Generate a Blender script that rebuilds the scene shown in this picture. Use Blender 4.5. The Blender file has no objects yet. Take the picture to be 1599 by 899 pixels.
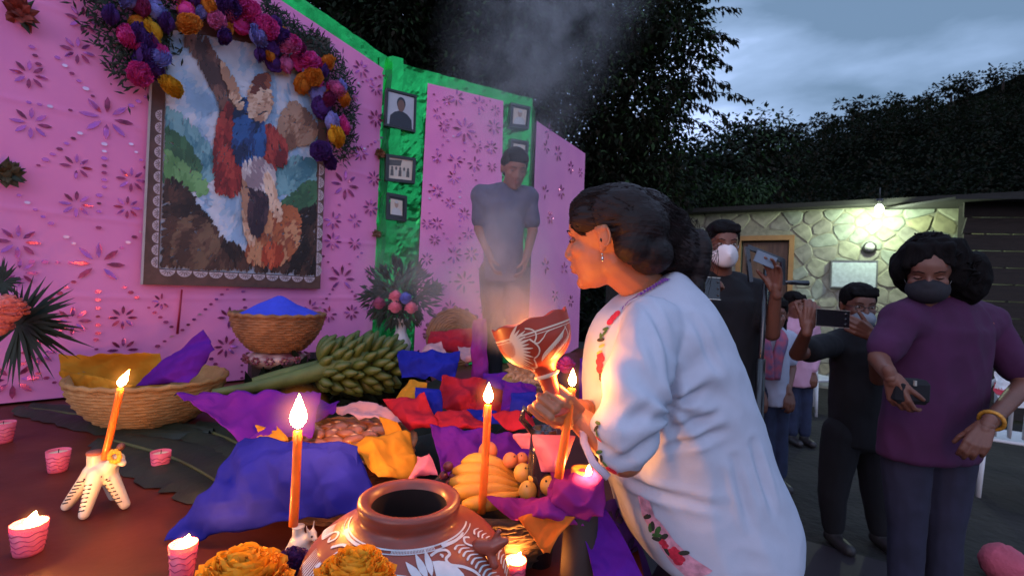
import bpy, math, random
import numpy as np
from mathutils import Vector, Matrix, noise
from mathutils.bvhtree import BVHTree
S = bpy.context.scene
C = S.collection
PI = math.pi
R = math.radians
rnd = random.Random(7)

# ------------------------------------------------------------------ camera
F, CX, CY = 760.0, 799.5, 449.5
ROLL = R(2.5); CAMZ = 1.35
_c, _s = math.cos(ROLL), math.sin(ROLL)
cam_d = bpy.data.cameras.new('camera'); cam = bpy.data.objects.new('camera', cam_d); C.objects.link(cam)
cam_d.sensor_width = 36; cam_d.lens = 36*F/1599; cam_d.clip_start = 0.05; cam_d.clip_end = 2000
cam_d.dof.use_dof = True; cam_d.dof.focus_distance = 1.12; cam_d.dof.aperture_fstop = 6.5
cam.matrix_world = Matrix(((_c, -_s, 0, 0), (0, 0, -1, 0), (_s, _c, 0, CAMZ), (0, 0, 0, 1)))
S.camera = cam
S.render.resolution_x, S.render.resolution_y = 1024, 575

# ------------------------------------------------------------------ world, sun, exposure
SUN_EL, SUN_AZ = R(16), R(205)      # last light of dusk, low behind the photographer
w = bpy.data.worlds.new('World'); S.world = w; w.use_nodes = True
nt = w.node_tree; nt.nodes.clear(); N = nt.nodes.new; L = nt.links.new
out = N('ShaderNodeOutputWorld'); sky = N('ShaderNodeTexSky'); sky.sky_type = 'NISHITA'; sky.sun_disc = False
sky.sun_elevation = SUN_EL; sky.sun_rotation = SUN_AZ; sky.air_density = 2.0; sky.dust_density = 2.0
bg1 = N('ShaderNodeBackground'); bg1.inputs[1].default_value = 0.05; L(sky.outputs[0], bg1.inputs[0])
tc = N('ShaderNodeTexCoord'); mp = N('ShaderNodeMapping'); mp.inputs['Scale'].default_value = (1.0, 1.0, 3.4)
mp.inputs['Rotation'].default_value = (0, R(-9), 0); mp.inputs['Location'].default_value = (0.35, 0.2, 0.12)
L(tc.outputs['Generated'], mp.inputs[0])
n1 = N('ShaderNodeTexNoise'); n1.inputs['Scale'].default_value = 1.7; n1.inputs['Detail'].default_value = 7; n1.inputs['Roughness'].default_value = 0.5
n1.inputs['Distortion'].default_value = 0.3
L(mp.outputs[0], n1.inputs['Vector'])
cr = N('ShaderNodeValToRGB'); e = cr.color_ramp.elements
e[0].position = 0.36; e[0].color = (0.095, 0.155, 0.25, 1); e[1].position = 0.60; e[1].color = (0.43, 0.55, 0.90, 1)
m_ = cr.color_ramp.elements.new(0.50); m_.color = (0.20, 0.29, 0.46, 1)
L(n1.outputs[0], cr.inputs[0])
bg2 = N('ShaderNodeBackground'); bg2.inputs[1].default_value = 2.0; L(cr.outputs[0], bg2.inputs[0])
mx = N('ShaderNodeMixShader'); mx.inputs[0].default_value = 0.9
L(bg1.outputs[0], mx.inputs[1]); L(bg2.outputs[0], mx.inputs[2]); L(mx.outputs[0], out.inputs[0])
sd = bpy.data.lights.new('sun', 'SUN'); sun = bpy.data.objects.new('sun', sd); C.objects.link(sun)
sd.energy = 0.7; sd.angle = R(40); sd.color = (1.0, 0.72, 0.80)
_dir = Vector((math.sin(SUN_AZ)*math.cos(SUN_EL), math.cos(SUN_AZ)*math.cos(SUN_EL), math.sin(SUN_EL)))
sun.rotation_euler = _dir.to_track_quat('Z', 'Y').to_euler()
S.view_settings.view_transform = 'Standard'; S.view_settings.look = 'None'
S.view_settings.exposure = 0.0; S.view_settings.gamma = 1.0; S.view_settings.use_curve_mapping = False
S.cycles.use_denoising = True
S.cycles.volume_step_rate = 4.0; S.cycles.volume_max_steps = 64
S.cycles.max_bounces = 6; S.cycles.diffuse_bounces = 3; S.cycles.transparent_max_bounces = 12; S.cycles.volume_bounces = 0
S.cycles.sample_clamp_indirect = 3.0

# ------------------------------------------------------------------ where a pixel of the photograph lies in the place
def ray(px, py):
    u = (px-CX)/F; v = (CY-py)/F
    return Vector((u*_c - v*_s, 1.0, u*_s + v*_c))
def P(px, py, Y): return Vector((0, 0, CAMZ)) + ray(px, py)*Y
TZ = 0.70
def T(px, py, z=TZ):
    d = ray(px, py); return Vector((0, 0, CAMZ)) + d*((z-CAMZ)/d.z)
class Plane:                                # upright plane through two plan points, facing the camera side
    def __init__(s, a, b):
        s.a = Vector((a[0], a[1], 0)); s.b = Vector((b[0], b[1], 0)); s.t = (s.b-s.a).normalized()
        s.n = Vector((s.t.y, -s.t.x, 0))    # toward the viewer
    def W(s, px, py, off=0.0):
        d = ray(px, py); o = Vector((0, 0, CAMZ)); q = s.a + s.n*off
        return o + d*((q-o).dot(s.n)/d.dot(s.n))
    def at(s, t, z, off=0.0): return s.a + s.t*t + s.n*off + Vector((0, 0, z))

# ------------------------------------------------------------------ materials
def lin(h):
    h = h.lstrip('#'); r = []
    for i in (0, 2, 4):
        c = int(h[i:i+2], 16)/255; r.append(c/12.92 if c <= 0.04045 else ((c+0.055)/1.055)**2.4)
    return tuple(r)
MATS = {}
def mat(name, col, rough=0.7, metal=0.0, var=0.12, vscale=8.0, bump=0.0, bscale=60.0, emit=0.0, ecol=None, trans=0.0,
        sss=0.0, coat=0.0, spec=0.5, col2=None, stretch=None, detail=4, bdist=0.01, sheen=0.0, gen=False):
    if name in MATS: return MATS[name]
    m = bpy.data.materials.new(name); MATS[name] = m; m.use_nodes = True
    nt = m.node_tree; nt.nodes.clear(); N = nt.nodes.new; L = nt.links.new
    o = N('ShaderNodeOutputMaterial'); b = N('ShaderNodeBsdfPrincipled')
    b.inputs['Roughness'].default_value = rough; b.inputs['Metallic'].default_value = metal
    b.inputs['Specular IOR Level'].default_value = spec
    b.inputs['Coat Weight'].default_value = coat; b.inputs['Coat Roughness'].default_value = 0.15
    b.inputs['Sheen Weight'].default_value = sheen
    if sss: b.inputs['Subsurface Weight'].default_value = sss; b.inputs['Subsurface Radius'].default_value = (0.012, 0.005, 0.003); b.inputs['Subsurface Scale'].default_value = 1.0
    tc = N('ShaderNodeTexCoord'); vec = tc.outputs['Generated' if gen else 'Object']
    if stretch:
        mp = N('ShaderNodeMapping'); mp.inputs['Scale'].default_value = stretch; L(vec, mp.inputs[0]); vec = mp.outputs[0]
    n = N('ShaderNodeTexNoise'); n.inputs['Scale'].default_value = vscale; n.inputs['Detail'].default_value = detail; L(vec, n.inputs['Vector'])
    mx = N('ShaderNodeMix'); mx.data_type = 'RGBA'
    c = Vector(col[:3]); c2 = Vector(col2[:3]) if col2 else c
    lo = c*(1-var) if not col2 else c; hi = c*(1+var) if not col2 else c2
    mr = N('ShaderNodeMapRange'); mr.inputs[1].default_value = 0.32; mr.inputs[2].default_value = 0.68; L(n.outputs[0], mr.inputs[0])
    L(mr.outputs[0], mx.inputs[0]); mx.inputs[6].default_value = (*lo, 1); mx.inputs[7].default_value = (*[min(1, x) for x in hi], 1)
    L(mx.outputs[2], b.inputs['Base Color'])
    if bump:
        n2 = N('ShaderNodeTexNoise'); n2.inputs['Scale'].default_value = bscale; n2.inputs['Detail'].default_value = 5; L(vec, n2.inputs['Vector'])
        bp = N('ShaderNodeBump'); bp.inputs['Strength'].default_value = bump; bp.inputs['Distance'].default_value = bdist
        L(n2.outputs[0], bp.inputs['Height']); L(bp.outputs[0], b.inputs['Normal'])
    if emit:
        b.inputs['Emission Color'].default_value = (*(ecol or col)[:3], 1); b.inputs['Emission Strength'].default_value = emit
    sh = b.outputs[0]
    if trans:
        t = N('ShaderNodeBsdfTranslucent'); L(mx.outputs[2], t.inputs[0]); ms = N('ShaderNodeMixShader'); ms.inputs[0].default_value = trans
        L(sh, ms.inputs[1]); L(t.outputs[0], ms.inputs[2]); sh = ms.outputs[0]
    L(sh, o.inputs[0]); return m

# ------------------------------------------------------------------ mesh building, everything in world metres
class MB:
    def __init__(s): s.v = []; s.f = []; s.m = []; s.sm = []
    def add(s, vs, fs, mi=0, smooth=True):
        k = len(s.v); s.v += [tuple(x) for x in vs]; s.f += [tuple(i+k for i in f) for f in fs]
        s.m += [mi]*len(fs); s.sm += [smooth]*len(fs); return s
    def grid(s, rows, mi=0, wrap=False, smooth=True):
        nr = len(rows); nc = len(rows[0]); vs = [p for r in rows for p in r]; fs = []
        for i in range(nr-1):
            for j in range(nc if wrap else nc-1):
                a = i*nc+j; b = i*nc+(j+1) % nc; fs.append((a, b, b+nc, a+nc))
        return s.add(vs, fs, mi, smooth)
    def box(s, c, d, M=None, mi=0):
        c = Vector(c); vs = []
        for x in (-.5, .5):
            for y in (-.5, .5):
                for z in (-.5, .5):
                    p = Vector((x*d[0], y*d[1], z*d[2])); p = (M @ p) if M else p; vs.append(c+p)
        return s.add(vs, [(0, 1, 3, 2), (4, 6, 7, 5), (0, 4, 5, 1), (2, 3, 7, 6), (0, 2, 6, 4), (1, 5, 7, 3)], mi, False)
    def bar(s, a, b, w, h, up=(0, 0, 1), mi=0):
        a = Vector(a); b = Vector(b); d = b-a; y = d.normalized(); x = y.cross(Vector(up)).normalized(); z = x.cross(y)
        M = Matrix((x, y, z)).transposed(); return s.box((a+b)/2, (w, d.length, h), M, mi)
    def tube(s, path, rad, n=8, mi=0, caps=True, flat=1.0):
        path = [Vector(p) for p in path]; k = len(path)
        if not isinstance(rad, (list, tuple)): rad = [rad]*k
        d0 = (path[1]-path[0]).normalized(); up = Vector((0, 0, 1)) if abs(d0.z) < 0.9 else Vector((1, 0, 0))
        x = d0.cross(up).normalized(); rows = []
        for i, p in enumerate(path):
            d = (path[min(i+1, k-1)]-path[max(i-1, 0)]).normalized(); x = (x-d*x.dot(d)).normalized(); z = d.cross(x)
            rows.append([p + (x*math.cos(2*PI*j/n) + z*math.sin(2*PI*j/n)*flat)*rad[i] for j in range(n)])
        base = len(s.v); s.grid(rows, mi, True)
        if caps:
            s.add([], []); s.f.append(tuple(base+j for j in reversed(range(n)))); s.f.append(tuple(base+(k-1)*n+j for j in range(n)))
            s.m += [mi]*2; s.sm += [True]*2
        return s
    def lathe(s, prof, c=(0, 0, 0), n=32, M=None, mi=0, fn=None):
        c = Vector(c); rows = []
        for i, (r, z) in enumerate(prof):
            row = []
            for j in range(n):
                t = 2*PI*j/n; p = Vector((r*math.cos(t), r*math.sin(t), z))
                if fn: p = fn(p, t, i)
                row.append(c + ((M @ p) if M else p))
            rows.append(row)
        return s.grid(rows, mi, True)
    def ell(s, c, r, M=None, n=12, m=8, mi=0):
        c = Vector(c); r = (r, r, r) if not hasattr(r, '__len__') else r; rows = []
        for i in range(m+1):
            a = -PI/2 + PI*i/m; ca = max(math.cos(a), 1e-3)
            row = []
            for j in range(n):
                p = Vector((r[0]*ca*math.cos(2*PI*j/n), r[1]*ca*math.sin(2*PI*j/n), r[2]*math.sin(a)))
                row.append(c + ((M @ p) if M else p))
            rows.append(row)
        base = len(s.v); s.grid(rows, mi, True)
        s.f.append(tuple(base+j for j in reversed(range(n)))); s.f.append(tuple(base+m*n+j for j in range(n))); s.m += [mi]*2; s.sm += [True]*2
        return s
    def cap(s, a, b, ra, rb, n=12, mi=0):        # tapered capsule
        a = Vector(a); b = Vector(b); d = b-a; L_ = d.length or 1e-6; d = d/L_
        path = []; rad = []
        for k in range(4): t = PI/2*k/3.999; path.append(a-d*ra*math.cos(t)); rad.append(max(ra*math.sin(t), 1e-4))
        for k in range(4): t = PI/2*(3.999-1*0-k)/3.999; 
        path.append(a); rad.append(ra); path.append(b); rad.append(rb)
        for k in range(1, 5): t = PI/2*k/4.001; path.append(b+d*rb*math.sin(t)); rad.append(max(rb*math.cos(t), 1e-4))
        return s.tube(path, rad, n, mi)
    def poly(s, pts, th=None, nrm=None, mi=0):   # flat polygon, with thickness when th is given
        pts = [Vector(p) for p in pts]; n = len(pts)
        if th is None: return s.add(pts, [tuple(range(n))], mi, False)
        nrm = Vector(nrm)*th; q = [p-nrm for p in pts]
        return s.add(pts+q, [tuple(range(n)), tuple(reversed(range(n, 2*n)))] + [(i, i+n, (i+1) % n+n, (i+1) % n) for i in range(n)], mi, False)

def _mesh(name, mb, mats):
    me = bpy.data.meshes.new(name); me.from_pydata(mb.v, [], mb.f)
    for m in (mats if isinstance(mats, (list, tuple)) else [mats]): me.materials.append(m)
    me.polygons.foreach_set('material_index', mb.m); me.polygons.foreach_set('use_smooth', mb.sm); me.update(); return me
def wloc(o):
    v = Vector((0, 0, 0))
    while o: v += o.location; o = o.parent
    return v
def obj(name, mb, mats, parent=None, kind=None, origin=None, label=None):
    v = np.array(mb.v, dtype=float)
    lo, hi = v.min(0), v.max(0)
    o3 = Vector(origin) if origin is not None else Vector(((lo[0]+hi[0])/2, (lo[1]+hi[1])/2, lo[2] if parent is None else (lo[2]+hi[2])/2))
    mb.v = [tuple(x) for x in (v-np.array(o3))]
    o = bpy.data.objects.new(name, _mesh(name, mb, mats)); C.objects.link(o)
    if parent: o.parent = parent; o.location = o3-wloc(parent)
    else: o.location = o3
    if kind: o['kind'] = kind
    if label: o['label'] = label
    return o
def tag(o, label, cat, group=None):
    o['label'] = label; o['category'] = cat
    if group: o['group'] = group
    return o
def thing(name, label, cat, loc=(0, 0, 0), group=None):
    o = bpy.data.objects.new(name, None); o.empty_display_size = 0.1; C.objects.link(o); o.location = loc
    return tag(o, label, cat, group)
def struct(name, mb, mats): return obj(name, mb, mats, kind='structure')
def dup(src, loc, label, rotz=0.0, scale=None, rot=None):
    def cp(o, par):
        c = o.copy(); C.objects.link(c); c.parent = par
        for ch in o.children: cp(ch, c)
        return c
    r = cp(src, None); r.location = loc; r.rotation_euler = rot if rot else (0, 0, rotz); r['label'] = label
    if scale: r.scale = (scale, scale, scale) if not hasattr(scale, '__len__') else scale
    return r

# a closed organic surface: overlapping shapes fused by a voxel remesh, smoothed, then folded by noise
def fuse(mb, vox=0.01, smooth=6, disp=None, fac=0.5):
    me = _mesh('tmp', mb, []); o = bpy.data.objects.new('tmp', me); C.objects.link(o)
    r = o.modifiers.new('r', 'REMESH'); r.mode = 'VOXEL'; r.voxel_size = vox; r.adaptivity = 0
    if smooth: sm = o.modifiers.new('s', 'SMOOTH'); sm.factor = fac; sm.iterations = smooth
    bpy.context.view_layer.update(); dg = bpy.context.evaluated_depsgraph_get()
    m2 = bpy.data.meshes.new_from_object(o.evaluated_get(dg)); nv = len(m2.vertices)
    co = np.empty(nv*3); m2.vertices.foreach_get('co', co); co = co.reshape(-1, 3)
    no = np.empty(nv*3); m2.vertex_normals.foreach_get('vector', no); no = no.reshape(-1, 3)
    if disp:
        d = np.array([disp(Vector(c), Vector(n_)) for c, n_ in zip(co, no)]); co = co + no*d[:, None]
    out = MB(); fs = [tuple(p.vertices) for p in m2.polygons]
    out.v = [tuple(c) for c in co]; out.f = fs; out.m = [0]*len(fs); out.sm = [True]*len(fs)
    bpy.data.objects.remove(o); bpy.data.meshes.remove(me); bpy.data.meshes.remove(m2)
    return out
def join(*mbs):
    o = MB()
    for i, m in enumerate(mbs): o.add(m.v, m.f); o.m[-len(m.f):] = m.m; o.sm[-len(m.f):] = m.sm
    return o
def nz(p, s, seed=0): return noise.noise(Vector((p[0]*s+seed*7.3, p[1]*s-seed*3.1, p[2]*s+seed*1.7)))
def ridge(p, s, seed=0): return 1-2*abs(nz(p, s, seed))
def frame(fwd, up=(0, 0, 1)):                    # columns: right, forward, up
    y = Vector(fwd).normalized(); x = y.cross(Vector(up)).normalized(); z = x.cross(y)
    return Matrix((x, y, z)).transposed()
def bez(pts, n=12):
    pts = [Vector(p) for p in pts]; out = []
    for i in range(n+1):
        t = i/n; q = pts
        while len(q) > 1: q = [a.lerp(b, t) for a, b in zip(q, q[1:])]
        out.append(q[0])
    return out
def catmull(pts, n=6, closed=False):
    pts = [Vector(p) for p in pts]; out = []; k = len(pts)
    for i in range(k if closed else k-1):
        g = (lambda j: pts[j % k]) if closed else (lambda j: pts[min(max(j, 0), k-1)])
        p0, p1, p2, p3 = g(i-1), g(i), g(i+1), g(i+2)
        for j in range(n):
            t = j/n; out.append(0.5*((2*p1) + (p2-p0)*t + (2*p0-5*p1+4*p2-p3)*t*t + (3*p1-p0-3*p2+p3)*t**3))
    if not closed: out.append(pts[-1])
    return out
# ================================================================== ground, hill, building, trees
M_ground = mat('packed_earth', (0.016, 0.014, 0.011), 0.97, var=0.5, vscale=2.5, bump=0.6, bscale=14, bdist=0.04, detail=8)
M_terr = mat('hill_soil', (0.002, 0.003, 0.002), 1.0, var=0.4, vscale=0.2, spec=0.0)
def hill_z(x, y):
    # ground stays level near the altar and climbs to the wooded ridge beyond the stone building
    if y < 13: return 0.0
    t = min(1, (y-13)/50); t = t*t*(3-2*t)
    rt = 17.6 + 0.38*max(x-28, -22) + 2.2*math.sin(x*0.07+1) + 1.2*math.sin(x*0.19)
    return t*max(rt, 7) + (noise.noise(Vector((x*.05, y*.05, 0)))*1.5*t)
g = MB(); xs = [-400, -150, -80] + [-50+5*i for i in range(40)] + [180, 300, 500]; ys = [-300, -60, -20, -5, 0, 5, 10] + [13+3*i for i in range(30)] + [130, 200, 500]
g.grid([[(x, y, hill_z(x, y) if y < 400 else 8) for x in xs] for y in ys])
ground = struct('ground', g, [M_ground, M_terr])
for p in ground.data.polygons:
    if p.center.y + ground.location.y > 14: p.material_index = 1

# leaves: many small folded faces, spread through clumps
M_leaf = mat('leaf_dark', (0.007, 0.013, 0.005), 0.85, var=0.5, vscale=1.5, trans=0.25, spec=0.2)
M_leaf2 = mat('leaf_reddish', (0.018, 0.016, 0.009), 0.85, var=0.5, vscale=2.0, trans=0.3, spec=0.2)
M_leaf3 = mat('leaf_fresh', (0.028, 0.070, 0.018), 0.8, var=0.4, vscale=2.0, trans=0.3)
M_bark = mat('bark', (0.03, 0.024, 0.02), 0.95, var=0.4, vscale=12, bump=0.8, bscale=30)
def leaf(mb, p, d, up, L_, W_, mi=0):
    d = d.normalized(); x = d.cross(up)
    if x.length < 1e-3: x = d.cross(Vector((1, 0, 0)))
    x.normalize(); z = x.cross(d)
    a = p; b = p+d*L_*.45+x*W_*.5-z*W_*.15; c = p+d*L_-z*L_*.18; e = p+d*L_*.45-x*W_*.5-z*W_*.15; m = p+d*L_*.5
    mb.add([a, b, c, e, m], [(0, 1, 4), (1, 2, 4), (2, 3, 4), (3, 0, 4)], mi, False)
def rv(r=rnd): 
    while True:
        v = Vector((r.uniform(-1, 1), r.uniform(-1, 1), r.uniform(-1, 1)))
        if 0.05 < v.length < 1: return v
def clump(mb, c, rad, n, L_, W_, mi_fn, flat=0.8):
    for _ in range(n):
        v = rv(); p = c + Vector((v.x*rad, v.y*rad, v.z*rad*flat)); d = (v.normalized()*0.7 + rv()*0.6 + Vector((0, 0, -0.35)))
        s = rnd.uniform(.7, 1.25); leaf(mb, p, d, Vector((rnd.uniform(-.4, .4), rnd.uniform(-.4, .4), 1)), L_*s, W_*s, mi_fn())
def tree(name, label, base, limbs, clumps, L_=0.11, W_=0.05, n=90, mats=None, group=None, sprays=()):
    t = thing(name, label, 'tree', base, group); tr = MB()
    for path, r0, r1 in limbs:
        pp = catmull(path, 4); k = len(pp); tr.tube(pp, [r0+(r1-r0)*i/(k-1) for i in range(k)], 8)
    obj('trunk', tr, M_bark, t); cr_ = MB(); f = lambda: 0 if rnd.random() < .6 else (1 if rnd.random() < .7 else 2)
    for c, rad, k in clumps: clump(cr_, Vector(c), rad, int(n*k), L_, W_, f)
    for a, b, droop, k in sprays:                 # thin twigs with drooping leaves against the sky
        a, b = Vector(a), Vector(b); pts = bez([a, a.lerp(b, .5)+Vector((0, 0, .12)), b+Vector((0, 0, -droop))], 14)
        cr_.tube(pts, [0.012*(1-i/16) for i in range(15)], 4, 3)
        for q in range(k):
            i = rnd.randrange(1, 15); p = pts[i]; d = (pts[min(i+1, 14)]-pts[i-1]).normalized()*.5 + rv()*.7+Vector((0, 0, -.5))
            leaf(cr_, p+rv()*.05, d, Vector((0, 0, 1)), L_*rnd.uniform(.7, 1.2), W_*rnd.uniform(.7, 1.1), 1 if rnd.random() < .45 else 0)
    obj('crown', cr_, [M_leaf, M_leaf2, M_leaf3, M_bark], t); return t
# --- big tree behind the backdrop: crown traced loosely at 7 to 9.5 m
Y0 = 8.0
cl = []
def crown_cl(pxs, pys, Y, rad, k, cnt, ok):
    o = []
    for _ in range(cnt):
        for _t in range(30):
            px, py = rnd.uniform(*pxs), rnd.uniform(*pys)
            if ok(px, py): break
        o.append((P(px, py, Y+rnd.uniform(-1.2, 1.6)), rad*rnd.uniform(.7, 1.3), k))
    return o
def inside_big(px, py):
    edge = [(-60, 1105), (0, 1085), (40, 1100), (90, 1120), (140, 1072), (185, 1080), (230, 1060), (300, 1090), (360, 1080)]
    x = np.interp(py, [e_[0] for e_ in edge], [e_[1] for e_ in edge]); return px < x-18
cl = crown_cl((800, 1110), (-60, 320), 8, .42, 1.25, 400, inside_big)
bt = P(960, 520, 8.2); bt.z = 0
tree('leafy_tree', 'large dark leafy tree with drooping leaves rising behind the right backdrop panel', bt,
     [([bt, P(965, 420, 8.2), P(955, 300, 8.2), P(940, 170, 8.0)], .22, .12), ([P(955, 300, 8.2), P(1010, 200, 8), P(1080, 120, 7.8)], .11, .03),
      ([P(945, 200, 8.1), P(880, 90, 8.3), P(850, -40, 8.5)], .12, .04), ([P(950, 230, 8.1), P(1000, 90, 8), P(1050, -40, 7.9)], .1, .03)],
     cl, sprays=[(P(1070, 30, 7.6), P(1150, 6, 7.5), .1, 90), (P(1060, 20, 7.6), P(1120, -15, 7.6), .05, 80), (P(1075, 60, 7.6), P(1148, 52, 7.5), .12, 90), (P(1060, 85, 7.6), P(1140, 75, 7.5), .3, 80),
      (P(1050, 95, 7.5), P(1110, 110, 7.4), .25, 60), (P(1050, 140, 7.6), P(1135, 122, 7.5), .1, 90), (P(1060, 150, 7.5), P(1168, 148, 7.4), .06, 110), (P(1050, 165, 7.5), P(1140, 160, 7.4), .3, 90),
      (P(1040, 185, 7.5), P(1120, 190, 7.5), .2, 90), (P(1040, 130, 7.5), P(1110, 140, 7.4), .1, 80), (P(1060, 45, 7.5), P(1130, 40, 7.5), .3, 60)])
cl = crown_cl((400, 820), (-70, 160), 7, .42, 1.15, 260, lambda px, py: py < 20+(px-400)*.45)
b2 = P(640, 500, 7.5); b2.z = 0
tree('shade_tree', 'dark shade tree rising directly behind the green topped backdrop', b2,
     [([b2, P(650, 300, 7.5), P(620, 120, 7.5), P(600, 20, 7.4)], .2, .1), ([P(640, 200, 7.5), P(720, 90, 7.3), P(780, -20, 7)], .1, .03), ([P(620, 150, 7.5), P(540, 60, 7.2), P(480, -30, 7)], .1, .03)],
     cl, n=150)
# --- darker trees further back filling the gap down to the building
for (px, py, Y, lab, wpx, hpx) in ((1000, 300, 11, 'black green tree standing low behind the leaning woman', 110, 120), (1110, 290, 12.5, 'rounded dark tree left of the stone building', 60, 80),
                                   (1175, 245, 15, 'domed tree whose crown breaks the skyline left of the ridge', 62, 62), (880, 360, 10, 'bushy dark tree seen beyond the right backdrop panel', 90, 110)):
    cs = []
    for _ in range(int(70)):
        a = rnd.uniform(0, 2*PI); q = math.sqrt(rnd.random()); cs.append((P(px+math.cos(a)*q*wpx, py+math.sin(a)*q*hpx, Y+rnd.uniform(-.8, .8)), Y*.045, .6))
    b_ = P(px, py+hpx, Y); b_.z = hill_z(b_.x, b_.y)
    tree('background_tree', lab, b_, [([b_, P(px, py+20, Y), P(px+5, py-hpx*.4, Y)], .16, .06)], cs, L_=.16, W_=.09, group='dark trees between the altar and the hill')
# --- the hill's forest: one mass of crowns, with the ridge trees one can tell apart as things
ff = MB()
def crownlet(mb, c, r, n, s, m=0):
    for _ in range(n):
        v = rv().normalized()*rnd.uniform(.6, 1.0); p = c+Vector((v.x*r, v.y*r, v.z*r*.8)); leaf(mb, p, v+rv()*.5, Vector((0, 0, 1)), s*rnd.uniform(.7, 1.3), s*.7, m if rnd.random() < .7 else 1)
for _ in range(3700):
    y = rnd.uniform(14, 66) if _ < 1700 else (rnd.uniform(14, 40) if _ < 2800 else rnd.uniform(48, 67)); x = rnd.uniform(-.1*y-4, 1.75*y+16); r = rnd.uniform(.9, 1.9)
    crownlet(ff, Vector((x, y, hill_z(x, y)+r*.75)), r, 62, .34)
forest = obj('forest', ff, [M_leaf, M_leaf2], kind='stuff'); forest['label'] = 'dense dark forest covering the hillside'
ridge_px = [(1172, 178, 'first ridge tree beside the pale gap at the left end of the skyline'), (1208, 192, 'small ridge tree just right of the domed tree'), (1243, 188, 'thin ridge tree standing in the dip of the skyline'),
            (1290, 172, 'low ridge tree where the skyline starts to climb'), (1333, 152, 'round crowned ridge tree above the lit bulb'), (1375, 150, 'ridge tree with ragged crown right of the round one'),
            (1406, 138, 'ridge tree with open airy crown'), (1450, 128, 'pale topped ridge tree with gaps showing sky'), (1487, 118, 'ridge tree leaning right on the slope'), (1512, 108, 'wide ridge tree with flat top'), (1568, 98, 'last ridge tree near the right edge of the view')]
for px, py, lab in ridge_px:
    Y = 62; top = P(px, py, Y); r = rnd.uniform(1.5, 2.2); b_ = Vector((top.x, Y, hill_z(top.x, Y)-.5)); c = top-Vector((0, 0, r))
    t = thing('ridge_tree', lab, 'tree', b_, 'trees standing on the ridge'); tr = MB(); tr.tube([b_, b_.lerp(c, .5), c], [.25, .2, .1], 6); obj('trunk', tr, M_bark, t)
    cm = MB()
    for k in range(9): crownlet(cm, c+Vector((rnd.uniform(-1, 1)*r, rnd.uniform(-.6, .6)*r, rnd.uniform(-.9, .5)*r)), r*rnd.uniform(.3, .55), 60, .4)
    zz = b_.z+1
    while zz < c.z-.6*r: crownlet(cm, Vector((c.x+rnd.uniform(-.6, .6), Y, zz)), 1.3, 60, .5); zz += 1.4
    obj('crown', cm, [M_leaf, M_leaf2], t)
# lit shrub left of the building
bm_ = MB()
for _ in range(16): clump(bm_, P(1150+rnd.uniform(-42, 42), 296+rnd.uniform(-10, 16), 9.5+rnd.uniform(-.3, .3)), .22, 70, .10, .05, lambda: 2 if rnd.random() < .6 else 0)
sb = P(1150, 470, 9.5); st = MB(); 
for dx in (-.2, 0, .25): st.tube([Vector((sb.x+dx*.3, sb.y, 0)), Vector((sb.x+dx, sb.y, 1.6)), P(1150+dx*100, 300, 9.5)], [.04, .03, .015], 6)
sh = thing('shrub', 'tall green shrub catching lamp light left of the stone building roof', 'shrub', (sb.x, sb.y, 0)); obj('stem', st, M_bark, sh); obj('foliage', bm_, [M_leaf, M_leaf2, M_leaf3], sh)

# ================================================================== stone building with the bulb
M_mortar = mat('mortar', (0.22, 0.22, 0.16), 0.95, var=0.25, vscale=10, bump=0.5, bscale=50)
M_stones = [mat('stone_%s' % n_, c_, 0.9, var=0.25, vscale=9, bump=0.3, bscale=30) for n_, c_ in (('buff', (0.27, 0.28, 0.20)), ('grey', (0.23, 0.26, 0.21)), ('ochre', (0.29, 0.28, 0.17)), ('brown', (0.21, 0.21, 0.17)))]
BW = Plane(P(1085, 460, 8.7).xy, P(1700, 460, 6.1).xy)
bld = thing('stone_building', 'low stone walled building with flat roof and a bright bulb under its eave', 'building', (BW.at(1.5, 0).x, BW.at(1.5, 0).y, 0))
BL = (BW.b-BW.a).length; BH = 2.80
def bwall_box(t0, t1, z0, z1, off, th):
    mb = MB(); p = [BW.at(t, z, off) for t, z in ((t0, z0), (t1, z0), (t1, z1), (t0, z1))]; mb.poly(p, th, BW.n); return mb
def tz(px, py, off=0):
    q = BW.W(px, py, off); return (q-BW.a).dot(BW.t), q.z
d0, d1 = tz(1158, 375)[0], tz(1233, 375)[0]; dh = tz(1233, 375)[1]
obj('wall', bwall_box(-.3, d0, -.02, BH, 0, .3), M_mortar, bld); obj('wall', bwall_box(d1, BL, -.02, BH, 0, .3), M_mortar, bld); obj('wall', bwall_box(d0, d1, dh, BH, 0, .3), M_mortar, bld)
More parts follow.
